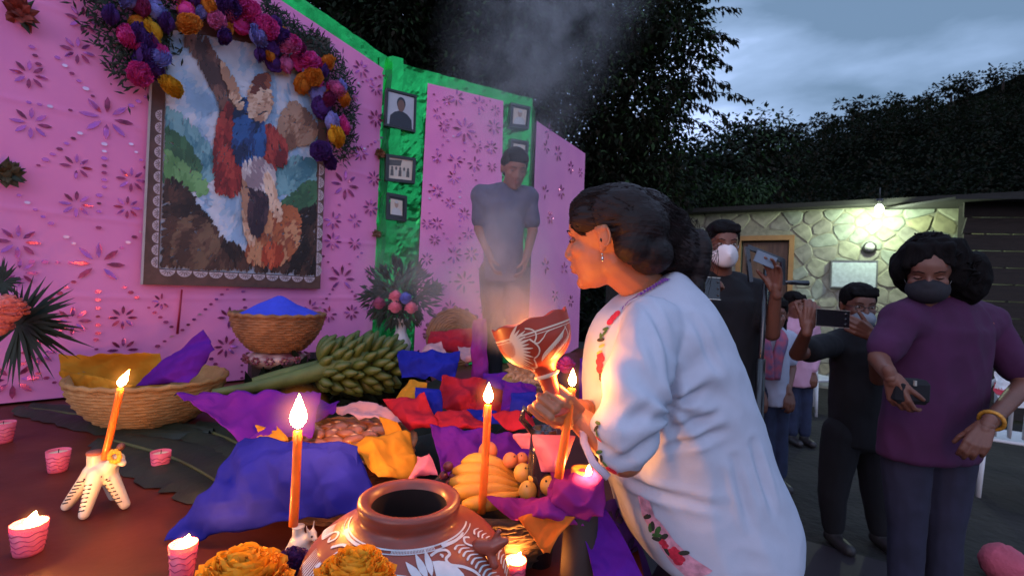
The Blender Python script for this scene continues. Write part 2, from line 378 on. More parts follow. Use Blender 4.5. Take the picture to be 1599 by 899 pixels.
# irregular stones laid over the mortar, each its own piece
def clip(poly, m, n):
    out = []
    for k in range(len(poly)):
        a, b = poly[k], poly[(k+1) % len(poly)]; da = (a[0]-m[0])*n[0]+(a[1]-m[1])*n[1]; db = (b[0]-m[0])*n[0]+(b[1]-m[1])*n[1]
        if da <= 0: out.append(a)
        if (da < 0) != (db < 0) and da != db: t = da/(da-db); out.append((a[0]+(b[0]-a[0])*t, a[1]+(b[1]-a[1])*t))
    return out
sites = []
for _ in range(9000):
    c = (rnd.uniform(-.1, BL), rnd.uniform(.1, BH-.02)); r_ = .13 if rnd.random() < .5 else (.19 if rnd.random() < .6 else .27)
    if all((c[0]-s_[0])**2*.62+(c[1]-s_[1])**2*1.5 > ((r_+s_[2])*.5*1.25)**2 for s_ in sites): sites.append((c[0], c[1], r_))
for i, (cx_, cz_, _) in enumerate(sites):
    if d0-.14 < cx_ < d1+.14 and cz_ < dh+.14: continue
    pl_ = [(cx_-.4, max(cz_-.28, .02)), (cx_+.4, max(cz_-.28, .02)), (cx_+.4, min(cz_+.28, BH-.01)), (cx_-.4, min(cz_+.28, BH-.01))]
    for j, (ox, oz, _) in enumerate(sites):
        if i != j and abs(ox-cx_) < .75 and abs(oz-cz_) < .6 and len(pl_) > 2: pl_ = clip(pl_, ((cx_+ox)/2, (cz_+oz)/2), (ox-cx_, oz-cz_))
    if len(pl_) < 3: continue
    cxm = sum(p[0] for p in pl_)/len(pl_); czm = sum(p[1] for p in pl_)/len(pl_); ring = []
    for k in range(len(pl_)):
        a, b = pl_[k], pl_[(k+1) % len(pl_)]
        for t in (.2, .8): ring.append((a[0]+(b[0]-a[0])*t, a[1]+(b[1]-a[1])*t))
    ins = []
    for a, b in ring: d_ = math.hypot(a-cxm, b-czm); f_ = max(.4, 1-rnd.uniform(.004, .011)/max(d_, .03)); ins.append((cxm+(a-cxm)*f_, czm+(b-czm)*f_))
    n_ = len(ins); pr = rnd.uniform(.006, .020); mb = MB()
    vs = [BW.at(a, b, .002) for a, b in ins]+[BW.at(cxm+(a-cxm)*.88, czm+(b-czm)*.88, pr*rnd.uniform(.8, 1.1)) for a, b in ins]+[BW.at(cxm, czm, pr*1.2)]
    mb.add(vs, [(k, (k+1) % n_, (k+1) % n_+n_, k+n_) for k in range(n_)]+[(k+n_, (k+1) % n_+n_, 2*n_) for k in range(n_)], 0, False); obj('stone', mb, M_stones[rnd.choice((0, 0, 1, 1, 2, 3))], bld)
M_roof = mat('roof_slab', (0.014, 0.014, 0.012), 0.9, bump=.4)
rf = MB(); a_, b_ = BW.at(-.5, BH, .30), BW.at(BL, BH, .30); c_, e_ = BW.at(BL, BH, -2.5), BW.at(-.5, BH, -2.5)
rf.poly([p+Vector((0, 0, .07)) for p in (a_, b_, c_, e_)], .07, (0, 0, 1)); obj('roof', rf, M_roof, bld)
M_door = mat('door_wood', (0.10, 0.055, 0.03), .6, var=.3, vscale=6, stretch=(6, 6, .6)); M_dfr = mat('door_frame_wood', (0.30, 0.16, 0.05), .6)
dr = obj('door', bwall_box(d0+.02, d1-.02, 0, dh-.02, -.08, .04), M_door, bld)
fr = MB()
for t0, t1, z0, z1 in ((d0-.07, d0, 0, dh), (d1, d1+.07, 0, dh), (d0-.07, d1+.07, dh, dh+.08)):
    b_ = bwall_box(t0, t1, z0, z1, .05, .14); fr.add(b_.v, b_.f, 0, False)
obj('door_frame', fr, M_dfr, bld)
for t0 in (d0+.1, (d0+d1)/2+.05): obj('door_panel', bwall_box(t0, t0+(d1-d0)/2-.15, 1.0, dh-.2, -.065, .012), M_door, dr)
hb = MB(); hb.tube([BW.at(d1-.12, 1.05, -.08), BW.at(d1-.12, 1.05, -.02), BW.at(d1-.22, 1.05, -.02)], .01, 6); obj('handle', hb, mat('old_brass', (.4, .3, .1), .4, 1), dr)
# bulb, with its holder
q = BW.W(1373, 326, .42); lp = thing('light_bulb', 'bright white bulb hanging in a holder under the eave of the stone building', 'lamp', (q.x, q.y, q.z-.05))
bb = MB(); bb.ell(q, (.05, .05, .065), n=14, m=10); obj('glass', bb, mat('bulb_glow', (1, 1, 1), .3, emit=40, ecol=(.80, 1.0, .72)), lp)
hb = MB(); hb.lathe([(.001, .14), (.04, .14), (.04, .09), (.02, .075), (.02, .06)], q, 12); hb.tube([q+Vector((0, 0, .13)), q+Vector((0, 0, .3))], .008, 6); obj('holder', hb, mat('bakelite', (.03, .03, .03), .4), lp)
pl = bpy.data.lights.new('bulb_light', 'POINT'); pl.energy = 60; pl.color = (.82, 1.0, .70); pl.shadow_soft_size = .05; po = bpy.data.objects.new('bulb_light', pl); C.objects.link(po); po.parent = lp; po.location = Vector((0, .0, -.07))+BW.n*.05
# plaque, small notice, meter, rod
def on_wall(name, lab, cat, px0, py0, px1, py1, m, off=.07, th=.03, border=None, inset=.012):
    a = BW.W(px0, py0, off); b = BW.W(px1, py1, off); t0, t1 = (a-BW.a).dot(BW.t), (b-BW.a).dot(BW.t)
    root = thing(name, lab, cat, ((a.x+b.x)/2, (a.y+b.y)/2, b.z)); mb = MB(); mb.poly([BW.at(t, z, off) for t, z in ((t0, b.z), (t1, b.z), (t1, a.z), (t0, a.z))], th+.05, BW.n)
    obj('board', mb, m, root)
    if border:
        fm = MB(); w_ = .02
        for u0, u1, z0, z1 in ((t0-w_, t0, b.z-w_, a.z+w_), (t1, t1+w_, b.z-w_, a.z+w_), (t0, t1, b.z-w_, b.z), (t0, t1, a.z, a.z+w_)): fm.poly([BW.at(u, z, off+.01) for u, z in ((u0, z0), (u1, z0), (u1, z1), (u0, z1))], th+.06, BW.n)
        obj('frame', fm, border, root)
    return root
on_wall('plaque', 'large pale grey rectangular plaque on the stone wall', 'plaque', 1300, 408, 1367, 449, mat('plaque_stone', (.42, .50, .50), .6, var=.15, vscale=20), border=mat('plaque_edge', (.12, .13, .13), .7))
on_wall('notice', 'small pale square notice on the stone wall above the man in the pink shirt', 'notice', 1252, 466, 1271, 483, mat('notice_card', (.45, .55, .48), .7))
q = BW.W(1358, 386, .06); mt = thing('electric_meter', 'small round electric meter on the stone wall above the plaque', 'meter', q)
Mb = Matrix((BW.t, Vector((0, 0, 1)), BW.n)).transposed()
mb = MB(); mb.lathe([(.001, .0), (.085, 0), (.085, .05), (.07, .07), (.06, .07)], q-BW.n*.04, 20, Mb); obj('ring', mb, mat('meter_dark', (.05, .05, .05), .5), mt)
mb = MB(); mb.lathe([(.06, 0), (.04, .03), (.001, .04)], q+BW.n*.025, 20, Mb); obj('dial', mb, mat('meter_pale', (.5, .52, .48), .3), mt)
# wooden lean-to at the right end
M_plank = mat('weathered_plank', (.016, .011, .008), .85, var=.4, vscale=5, stretch=(1, 1, 8), bump=.5, bscale=30)
sp = Plane(P(1500, 460, 5.9).xy, P(1760, 460, 5.5).xy); shed = thing('wooden_shed', 'dark shed of horizontal planks at the right end of the stone building', 'shed', (sp.at(.8, 0).x, sp.at(.8, 0).y, 0))
z = .05; k = 0
while z < 2.55:
    h = .2; mb = MB(); o_ = .012*(k % 3); mb.poly([sp.at(-.02*(k % 2), z, o_), sp.at(2.6, z, o_), sp.at(2.6, z+h-.012, o_), sp.at(0.02*(k % 2), z+h-.012, o_)], .03, sp.n); obj('plank', mb, M_plank, shed); z += h; k += 1
for t in (0.05, 1.2, 2.4):
    mb = MB(); mb.box(sp.at(t, 1.3, -.07), (.09, .09, 2.6)); obj('post', mb, M_plank, shed)
mb = MB(); mb.poly([sp.at(-.3, 2.62, .4), sp.at(2.8, 2.62, .4), sp.at(2.8, 2.8, -1.5), sp.at(-.3, 2.8, -1.5)], .03, (0, 0, 1)); obj('roof', mb, M_roof, shed)
# ================================================================== altar platform and backdrop
M_top = mat('maroon_oilcloth', (0.085, 0.014, 0.008), 0.5, var=.35, vscale=6, bump=.25, bscale=25, bdist=.004, col2=(0.13, 0.026, 0.014), spec=.25)
M_side = mat('platform_side', (0.03, 0.02, 0.02), .8)
A1, B1 = T(0, 632).xy, (-1.03, 3.69)
P1 = Plane(A1, B1); P2 = Plane((-.94, 3.67), (.10, 4.24)); P3 = Plane((.125, 4.30), (.73, 5.28))
plat = thing('altar_platform', 'wide low platform under a shiny maroon cloth that carries the whole offering', 'platform', (-.8, 2.4, 0))
edge = [(.30, .35), (.33, 1.1), (.40, 1.6), (.62, 3.0), (.95, 5.5), (-.2, 5.5), (-1.4, 4.6), (-4.2, 2.4), (-4.2, .35)]
mb = MB(); n_ = 60; mb.poly([Vector((x, y, TZ)) for x, y in edge], .04, (0, 0, 1)); obj('table_top', mb, M_top, plat)
mb = MB(); mb.poly([Vector((x*.985, y if y > .4 else .37, TZ-.04)) for x, y in edge], .64, (0, 0, 1)); obj('skirt', mb, M_side, plat)

M_foilg = mat('green_foil', (0.02, 0.50, 0.10), 0.26, metal=.75, var=.25, vscale=4, bump=.35, bscale=9, bdist=.02)
M_pink = mat('pink_paper', (0.92, 0.27, 0.56), .62, var=.05, vscale=3, bump=.2, bscale=14, bdist=.006, col2=(0.80, 0.215, 0.52))
M_cut = mat('cutout_foil', (0.62, 0.12, 0.32), .25, metal=.7, var=.6, vscale=25, col2=(.40, .10, .42))
M_cutd = mat('cutout_dark_foil', (0.30, 0.035, 0.13), .4, metal=.4, var=.6, vscale=25)  # darker magenta foil, mixed at random among petals and dots
M_glint = mat('silver_glint', (.75, .45, .60), .3, metal=.8)  # pale metal dots put in as glints of light on the foil
def foil_sheet(pl, t0, t1, zb, zt_a, zt_b, off, nx, nz_, amp=.012, seed=1):
    mb = MB(); rows = []
    for j in range(nz_+1):
        row = []
        for i in range(nx+1):
            t = t0+(t1-t0)*i/nx; zt = zt_a+(zt_b-zt_a)*i/nx; z = zb+(zt-zb)*j/nz_; p = pl.at(t, z)
            d = ridge(p, 6, seed)*.5+ridge(p, 14, seed+3)*.35+ridge(p, 30, seed+5)*.15
            row.append(pl.at(t, z, off+amp*1.7*max(d, -1)))
        rows.append(row)
    mb.grid(rows, smooth=False)
    return mb
def cut_flower(mb, pl, c, r, npt=8, off=.004, rot=0.0, miss=.0, w=.115):
    tt = (c-pl.a).dot(pl.t)
    for k in range(npt):
        if rnd.random() < miss: continue
        a = rot+2*PI*k/npt; ca, sa = math.cos(a), math.sin(a); pts = []
        for u, v in ((.28, 0), (.5, w), (.78, w*1.05), (1.0, 0), (.78, -w*1.05), (.5, -w)):
            pts.append(pl.at(tt+(u*ca-v*sa)*r, c.z+(u*sa+v*ca)*r, off))
        tl_ = rnd.uniform(-.004, .004); pts = [p_+pl.n*(tl_*(q_-2.5)/2.5) for q_, p_ in enumerate(pts)]; mb.poly(pts, .002, pl.n, rnd.choice((0, 0, 1)))
    return mb
def cut_dots(mb, pl, a, b, step=.05, off=.004, s=.011):
    d = b-a; n_ = int(d.length/step)
    for i in range(n_+1):
        if rnd.random() < .08: continue
        p = a+d*(i/max(n_, 1)); tt = (p-pl.a).dot(pl.t); w_ = s*rnd.uniform(.7, 1.2)
        mb.poly([pl.at(tt+w_*math.cos(q)*1.1, p.z+w_*.75*math.sin(q), off) for q in (0, 1.05, 2.1, 3.14, 4.19, 5.24)], .002, pl.n, rnd.choice((0, 1, 1, 0, 1, 0, 1, 2)))
def board(name, lab, pl, t0, t1, zt0, zt1, seed):
    root = thing(name, lab, 'backdrop panel', (pl.at((t0+t1)/2, 0).x, pl.at((t0+t1)/2, 0).y, TZ), 'pink and green backdrop panels behind the altar')
    mb = MB(); mb.poly([pl.at(t0, TZ-.0, -.02), pl.at(t1, TZ, -.02), pl.at(t1, zt1, -.02), pl.at(t0, zt0, -.02)], .05, pl.n); obj('backing', mb, M_side, root)
    return root
# --- panel one (left, large)
LEN1 = (P1.b-P1.a).length
r1 = board('backdrop_panel', 'large left pink backdrop panel holding the framed painting', P1, -1.2, LEN1, 3.45, 3.0, 1)
tA = P1.W(473, 0); tB = P1.W(613, 97); slope = (tB.z-tA.z)/((tB-tA).dot(P1.t)); zt = lambda t, dz=0: tA.z+slope*(t-(tA-P1.a).dot(P1.t))+dz
obj('green_foil_sheet', foil_sheet(P1, -1.2, LEN1+.01, TZ+.01, zt(-1.2), zt(LEN1), .0, 110, 90), M_foilg, r1)
pk = MB(); rows = []; LP = LEN1-.035
for j in range(221):
    row = []
    for i in range(61):
        t = -1.2+(LP+1.2)*i/60; z = TZ+.012+(zt(t, -.115)-TZ-.012)*j/220; p = P1.at(t, z); cz = min(abs(z-k_+.02*nz((t, 0, 0), .8)) for k_ in (1.22, 1.62, 2.12, 2.6)); row.append(P1.at(t, z, .030+.006*nz(p, 1.8)+.0018*nz(p, 9)+.004*max(0, 1-cz/.02)))
    rows.append(row)
pk.grid(rows); obj('pink_paper', pk, M_pink, r1)
big = [(165, 187, 34), (152, 412, 36), (700, 0, 0)]
fl1 = [(165, 187, .165, 0), (152, 412, .165, 0), (120, 83, .10, 0), (48, 195, .11, 0), (118, 262, .095, 0), (118, 320, .10, 0), (197, 325, .09, 0), (28, 378, .12, 0), (190, 495, .095, 0), (30, 425, .1, 0), (203, 282, .1, 0),
       (355, 495, .10, 0), (112, 500, .11, 0), (190, 545, .1, 0), (45, 120, .10, 0), (535, 290, .16, 0), (516, 345, .10, 0), (516, 377, .1, 0), (550, 345, .085, 0), (550, 380, .08, 0), (530, 435, .15, 0), (583, 140, .085, 0), (583, 187, .10, 0),
       (560, 110, .1, 0), (580, 280, .09, 0), (575, 325, .1, 0), (575, 425, .08, 0), (510, 490, .09, 0), (545, 487, .09, 0), (350, 540, .10, 0), (560, 240, .09, 0), (60, 548, .1, 0), (20, 590, .14, 0), (545, 150, .08, 0), (128, 35, .1, 0),
       (480, 480, .09, 0), (575, 475, .08, 0), (250, 470, .07, 0), (-60, 250, .16, 0), (-70, 420, .12, 0)]
for px, py, r, ro in fl1:
    m = MB(); c = P1.W(px, py); cut_flower(m, P1, c, r*.66, off=.0385, rot=0, miss=.08, w=.095 if r > .14 else .105); obj('cutout_flower', m, [M_cut, M_cutd], r1)
dm = MB()
for a, b in (((60, 258), (125, 208)), ((205, 225), (228, 262)), ((163, 225), (163, 292)), ((205, 165), (228, 152)), ((45, 160), (110, 172)), ((155, 305), (154, 368)), ((153, 455), (153, 520)), ((185, 440), (268, 510)), ((180, 395), (220, 362)),
             ((115, 440), (70, 475)), ((50, 408), (110, 410)), ((30, 305), (115, 380)), ((285, 515), (355, 452)), ((235, 548), (268, 525)), ((380, 455), (383, 480)), ((90, 90), (145, 150)), ((45, 60), (60, 100)), ((378, 560), (378, 590)),
             ((20, 560), (85, 597)), ((330, 560), (350, 585)), ((505, 400), (520, 418)), ((540, 418), (565, 395)), ((500, 480), (520, 452)), ((550, 455), (580, 495)), ((540, 250), (597, 215)), ((530, 320), (530, 335)), ((560, 130), (600, 118)), ((150, 530), (151, 560))):
    cut_dots(dm, P1, P1.W(*a, .04), P1.W(*b, .04), step=.036, off=.0385, s=.011)
o = obj('cutout_dots', dm, [M_cutd, M_cut, M_glint], r1, kind='stuff')
rb = MB(); a = P1.W(284, 452, .045); b = P1.W(277, 521, .045); rb.tube([a, b], [.008, .012], 6, flat=.4); obj('ribbon', rb, mat('red_ribbon', (.45, .02, .06), .4), r1)
# --- panel two (middle)
LEN2 = (P2.b-P2.a).length
r2 = board('backdrop_panel', 'middle backdrop panel with wide green foil border and portraits down its sides', P2, 0, LEN2, 3.0, 3.0, 2)
def zt2(t): 
    a = P2.W(622, 100); b = P2.W(830, 155); ta, tb = (a-P2.a).dot(P2.t), (b-P2.a).dot(P2.t); return a.z+(b.z-a.z)*(t-ta)/(tb-ta)
obj('green_foil_sheet', foil_sheet(P2, -.02, LEN2, TZ+.01, zt2(-.02), zt2(LEN2), .0, 60, 90, .014, 4), M_foilg, r2)
def quad_paper(pl, q, off, nu=24, nv=40):
    mb = MB(); A_, B_, C_, D_ = [pl.W(*p, off) for p in q]; rows = []
    for j in range(nv+1):
        row = []
        for i in range(nu+1):
            p = A_.lerp(B_, i/nu).lerp(D_.lerp(C_, i/nu), j/nv); row.append(p+pl.n*(.004*nz(p, 3)+.0015*nz(p, 9)))
        rows.append(row)
    return mb.grid(rows)
obj('pink_paper', quad_paper(P2, ((668, 130), (786, 158), (778, 560), (646, 552)), .034), M_pink, r2)
for px, py, r in ((710, 155, .1), (745, 165, .1), (770, 175, .07), (722, 205, .15), (768, 200, .1), (680, 180, .07), (708, 253, .1), (738, 258, .1), (680, 248, .07), (706, 278, .09), (764, 232, .09), (706, 398, .11), (733, 397, .1), (680, 300, .08), (745, 310, .09), (722, 335, .08), (680, 350, .08), (672, 445, .1),
                 (722, 440, .14), (700, 480, .09), (755, 480, .09), (668, 520, .09), (740, 520, .1), (752, 350, .08), (664, 405, .08), (765, 262, .07), (760, 300, .08), (700, 318, .07), (664, 350, .07), (728, 365, .08), (758, 410, .08), (676, 375, .07), (695, 160, .06), (742, 232, .07), (690, 200, .07), (758, 455, .07), (690, 505, .07)):
    m = MB(); c = P2.W(px, py); cut_flower(m, P2, c, r*.68, off=.0415, w=.095, miss=.1); obj('cutout_flower', m, [M_cut, M_cutd], r2)
dm = MB()
for a, b in (((716, 405), (714, 430)), ((690, 410), (700, 425)), ((672, 250), (700, 250)), ((655, 505), (672, 530)), ((690, 215), (705, 180)), ((740, 215), (760, 240)), ((722, 225), (722, 250)), ((715, 460), (715, 500)), ((660, 440), (690, 450)), ((675, 150), (695, 190)), ((745, 180), (762, 160)), ((670, 290), (700, 330)), ((735, 275), (765, 320)), ((668, 300), (668, 345)), ((715, 300), (715, 390)), ((690, 365), (712, 395)), ((745, 420), (765, 450)), ((668, 470), (700, 440)), ((735, 440), (765, 500)), ((680, 235), (705, 215))):
    cut_dots(dm, P2, P2.W(*a), P2.W(*b), step=.045, off=.0415, s=.010)
obj('cutout_dots', dm, [M_cutd, M_cut, M_glint], r2, kind='stuff')
# --- panel three (right, smoky)
LEN3 = (P3.b-P3.a).length
r3 = board('backdrop_panel', 'right backdrop panel of plain dusty pink paper angled away behind the boy', P3, 0, LEN3, P3.W(838, 190).z, P3.W(914, 240).z, 3)
obj('pink_paper', quad_paper(P3, ((838, 189), (914, 240), (903, 542), (822, 590)), .006), M_pink, r3)
for px, py, r in ((855, 205, .11), (870, 240, .12), (890, 262, .1), (852, 230, .09), (905, 270, .08), (850, 300, .1), (875, 300, .11), (900, 320, .09), (858, 340, .1), (890, 360, .12), (850, 415, .12), (880, 420, .11), (898, 400, .08), (865, 460, .1), (890, 470, .1)):
    m = MB(); c = P3.W(px, py); cut_flower(m, P3, c, r*.7, npt=6, off=.013, w=.11, rot=rnd.random(), miss=.2); obj('cutout_flower', m, [M_cut, M_cutd], r3)
# green foil return between panels two and three
cg = MB(); cg.grid([[Vector((-1.06+.035*i+.012*nz((i, j*.4, 1), 1.7), 3.63+.02*math.sin(i*1.6)+.012*nz((j*.5, i, 3), 1.3), TZ+2.33*j/40)) for i in range(6)] for j in range(41)], smooth=False)
tag(obj('foil_strip', cg, M_foilg), 'crumpled bright green foil filling the seam left of the portraits', 'foil strip')
fg = MB(); a, b = P(832, 160, 4.26), P(838, 190, 4.35); fg.grid([[Vector((.10+.02*i+.01*nz((i, j, 0), 1.7), 4.24+.06*i, TZ+(2.25)*j/20)) for i in range(3)] for j in range(21)], smooth=False)
fl = tag(obj('foil_strip', fg, M_foilg), 'narrow dark green foil strip filling the corner between two backdrop panels', 'foil strip')

# ================================================================== framed painting: a plain stand-in in its colours
FP = Plane(P1.at(0, 0, .07).xy, P1.at(LEN1, 0, .07).xy)
def fq(px, py, off=0): return FP.W(px, py, off)
pic = thing('framed_painting', 'large framed painting of coloured shapes over hills hung on the left pink panel', 'painting', fq(362, 450))
O = [(243, 10), (516, 60), (500, 451), (222, 444)]                 # outer corners
I = [(262, 45), (499, 85), (492, 432), (248, 419)]                 # canvas corners
M_frame = mat('brown_frame', (.11, .05, .04), .5, var=.25, vscale=20)
for k in range(4):
    a, b, c, d = fq(*O[k], .0), fq(*O[(k+1) % 4], .0), fq(*I[(k+1) % 4], -.0), fq(*I[k], -.0)
    mb = MB(); mb.poly([a, b, c, d], .045, FP.n); obj('frame_bar', mb, M_frame, pic)
M_edge = mat('pale_edge', (.45, .38, .38), .5)
mb = MB(); w_ = FP.n*.003; mb.bar(fq(241, 12, .004), fq(221, 444, .004), .01, .012, FP.n); obj('edge_strip', mb, M_edge, pic)
cq = [fq(*p, -.012) for p in I]
def cpt(u, v, off=0.0): return cq[3].lerp(cq[2], u).lerp(cq[0].lerp(cq[1], u), v) + FP.n*off
def pm(n, c, c2=None, vs=6): return mat('paint_'+n, c, .55, var=.2, vscale=vs, col2=c2, bump=.1, bscale=80, bdist=.002)
cv = MB(); cv.grid([[cpt(i/10, j/10) for i in range(11)] for j in range(11)]); obj('canvas', cv, pm('sky', (.36, .52, .70), (.62, .66, .78), 3), pic)
LAY = 0
MASS = []
def patch(name, m, pts, pal=None): MASS.append(([(p.x, p.y) for p in catmull([Vector((u, v, 0)) for u, v in pts], 6, True)], pal))
def inside(pt, poly):
    x, y = pt; r = False
    for k in range(len(poly)):
        (x1, y1), (x2, y2) = poly[k], poly[k-1]
        if (y1 > y) != (y2 > y) and x < (x2-x1)*(y-y1)/(y2-y1)+x1: r = not r
    return r
PAL = dict(sky=[(.30, .48, .70), (.40, .56, .74), (.52, .62, .78), (.62, .66, .76)], teal=[(.07, .22, .29), (.12, .30, .36), (.20, .42, .47)], green=[(.04, .12, .06), (.06, .17, .08)], grass=[(.12, .30, .10), (.18, .40, .15)],
    rock=[(.018, .010, .010), (.04, .02, .016), (.08, .035, .025)], rock2=[(.06, .028, .02), (.12, .06, .04), (.17, .10, .06)], glow=[(.45, .13, .05), (.30, .08, .04), (.6, .28, .14)], ember=[(.65, .12, .05), (.4, .05, .02)],
    umber=[(.07, .03, .03), (.13, .055, .045), (.20, .09, .07)], tan=[(.18, .08, .05), (.30, .15, .09), (.42, .25, .17)], crimson=[(.16, .012, .015), (.30, .025, .025), (.42, .05, .04)], navy=[(.01, .02, .07), (.02, .05, .18), (.03, .11, .34)],
    flesh=[(.42, .22, .14), (.62, .38, .26), (.76, .54, .40)], auburn=[(.14, .03, .02), (.30, .08, .04)], linen=[(.30, .22, .26), (.52, .44, .46), (.70, .64, .64)], dusk=[(.03, .015, .03), (.07, .035, .05)])
patch('m', None, [(-.02, .40), (-.02, .66), (.08, .64), (.2, .57), (.3, .48), (.36, .40)], 'teal')
patch('m', None, [(.62, .38), (.78, .52), (.9, .53), (1.02, .52), (1.02, .36)], 'teal')
patch('m', None, [(-.02, .30), (-.02, .56), (.08, .56), (.18, .48), (.2, .36)], 'green')
patch('m', None, [(-.02, .42), (-.02, .50), (.12, .44), (.24, .38), (.22, .32), (.08, .36)], 'grass')
patch('m', None, [(.7, .28), (.8, .36), (.92, .42), (1.02, .42), (1.02, .26)], 'green')
patch('m', None, [(-.02, -.01), (-.02, .34), (.1, .36), (.2, .28), (.3, .18), (.42, .12), (.6, .1), (.66, .3), (.75, .24), (.9, .3), (1.02, .3), (1.02, -.01)], 'rock')
patch('m', None, [(.08, .0), (.1, .2), (.22, .22), (.36, .08), (.42, -.0)], 'rock2')
patch('m', None, [(.5, .06), (.56, .2), (.7, .3), (.86, .28), (.84, .12), (.7, .04)], 'glow')
patch('m', None, [(.60, .06), (.62, .12), (.72, .13), (.74, .07), (.68, .03)], 'ember')
patch('m', None, [(.08, .97), (.16, 1.0), (.34, .86), (.42, .74), (.42, .6), (.34, .58), (.3, .7), (.2, .84)], 'umber')
patch('m', None, [(.68, .6), (.74, .75), (.84, .76), (.98, .68), (.94, .6), (.8, .57), (.7, .52)], 'tan')
patch('m', None, [(.28, .42), (.29, .62), (.36, .72), (.44, .62), (.5, .46), (.42, .34), (.32, .34)], 'crimson')
patch('m', None, [(.56, .62), (.66, .64), (.76, .56), (.74, .48), (.62, .48)], 'crimson')
patch('m', None, [(.40, .5), (.40, .72), (.5, .74), (.58, .66), (.6, .52), (.52, .46)], 'navy')
patch('m', None, [(.48, .70), (.5, .82), (.58, .84), (.64, .76), (.6, .68), (.53, .66)], 'flesh')
patch('m', None, [(.50, .78), (.53, .86), (.6, .87), (.62, .81), (.56, .80)], 'auburn')
patch('m', None, [(.46, .46), (.54, .50), (.64, .48), (.68, .40), (.56, .36), (.48, .38)], 'linen')
patch('m', None, [(.46, .38), (.5, .36), (.53, .2), (.55, .14), (.5, .13), (.47, .2)], 'flesh')
patch('m', None, [(.6, .42), (.65, .42), (.73, .26), (.7, .23), (.66, .27)], 'flesh')
patch('m', None, [(.3, .86), (.33, .88), (.44, .74), (.41, .71)], 'flesh')
patch('m', None, [(.5, .34), (.52, .36), (.62, .34), (.62, .22), (.56, .16), (.5, .22)], 'dusk')
pm_mats = []; pm_ix = {}
for n_, cs in PAL.items():
    for k, c_ in enumerate(cs): pm_ix[n_, k] = len(pm_mats); pm_mats.append(pm('%s_%d' % (n_, k), c_))
db = MB(); order = []
for k in range(13000):
    u, v = rnd.random(), rnd.random(); hit = 'sky'; lvl = 0
    uj, vj = u+.012*nz((u, v, 0), 18), v+.012*nz((v, u, 1), 18)
    for i, (poly, p_) in enumerate(MASS):
        if inside((uj, vj), poly): hit = p_; lvl = i+1
    order.append((lvl+rnd.uniform(-.45, .45), u, v, hit))
order.sort()
for k, (_, u, v, hit) in enumerate(order):
    n_ = len(PAL[hit]); sh = nz((u*1.3, v, len(hit)), 9)*1.6+.5+rnd.uniform(-.25, .25); ci = pm_ix[hit, min(n_-1, max(0, int(sh*n_)))]
    big_ = 1.6 if hit == 'sky' else 1.15; L_, W_ = rnd.uniform(.008, .018)*big_, rnd.uniform(.004, .008)*big_; a_ = 2.2*nz((u, v, 5), 3)+(.3 if hit == 'sky' else 1.2)
    q_ = [(u+L_*math.cos(t)*math.cos(a_)-W_*math.sin(t)*math.sin(a_), v+L_*math.cos(t)*math.sin(a_)+W_*math.sin(t)*math.cos(a_)) for t in (0, .9, 1.8, 2.7, 3.6, 4.5, 5.4)]
    if all(.0 < a < 1 and .0 < b < 1 for a, b in q_): db.poly([cpt(a, b, .0006+.000002*k) for a, b in q_], mi=ci)
obj('brush_daubs', db, pm_mats, pic, kind='stuff')
# scalloped trim round the canvas, each scallop its own piece
M_sc = mat('scallop_white', (.55, .45, .50), .6, var=.2, vscale=40)
def scallop(c, u, v, r):
    mb = MB(); pts = [c+u*(r*math.cos(a))+v*(r*.95*math.sin(a))+FP.n*.003 for a in [PI*k/8 for k in range(9)]]; mb.poly(pts, .003, FP.n)
    for k in range(1, 6): a = PI*k/6; mb.bar(c+u*(r*.25*math.cos(a))+v*(r*.25*math.sin(a))+FP.n*.0045, c+u*(r*.85*math.cos(a))+v*(r*.8*math.sin(a))+FP.n*.0045, .0025, .002, FP.n, 1)
    obj('scallop', mb, [M_sc, M_frame], pic)
for (a, b, n_, sgn) in ((I[3], I[2], 11, 1), (I[3], (255, 172), 13, -1), (I[2], (497, 255), 9, 1)):
    a3, b3 = fq(*a, .0), fq(*b, .0); u = (b3-a3).normalized(); v = FP.n.cross(u)*(-1); 
    inner = fq(370, 240); v = v if (a3-inner).dot(v) > 0 else -v
    for k in range(n_): scallop(a3.lerp(b3, (k+.5)/n_)+v*.006, u, v, (b3-a3).length/n_*.46)
# ================================================================== things on the altar
def px2m(n, Y): return n*Y/F
def tissue_mat(n, c, t=.35, c2=None): return mat('tissue_'+n, c, .85, var=.22, vscale=5, trans=t, bump=.45, bscale=22, bdist=.008, spec=.12, col2=c2)
M_tp = tissue_mat('purple', (.15, .018, .36)); M_tb = tissue_mat('blue', (.022, .030, .42)); M_tr = tissue_mat('red', (.50, .025, .05)); M_ty = tissue_mat('yellow', (.75, .34, .03)); M_tk = tissue_mat('pink', (.80, .25, .36))
M_tm = tissue_mat('magenta', (.32, .03, .28)); M_tlp = tissue_mat('pale_pink', (.75, .42, .45))
def crumple(p, seed, wl):                # sharp straight folds, as in crumpled tissue paper
    rg = random.Random(seed); v = 0
    for k in range(5):
        d = Vector((rg.gauss(0, 1), rg.gauss(0, 1), rg.gauss(0, 1))).normalized(); w_ = wl*rg.uniform(.6, 1.7); t = p.dot(d)/w_+rg.random()+.35*nz(p, 5, seed+k); t -= math.floor(t); v += (abs(t-.5)*2-.5)*w_/wl*rg.choice((-1, 1))
    return v
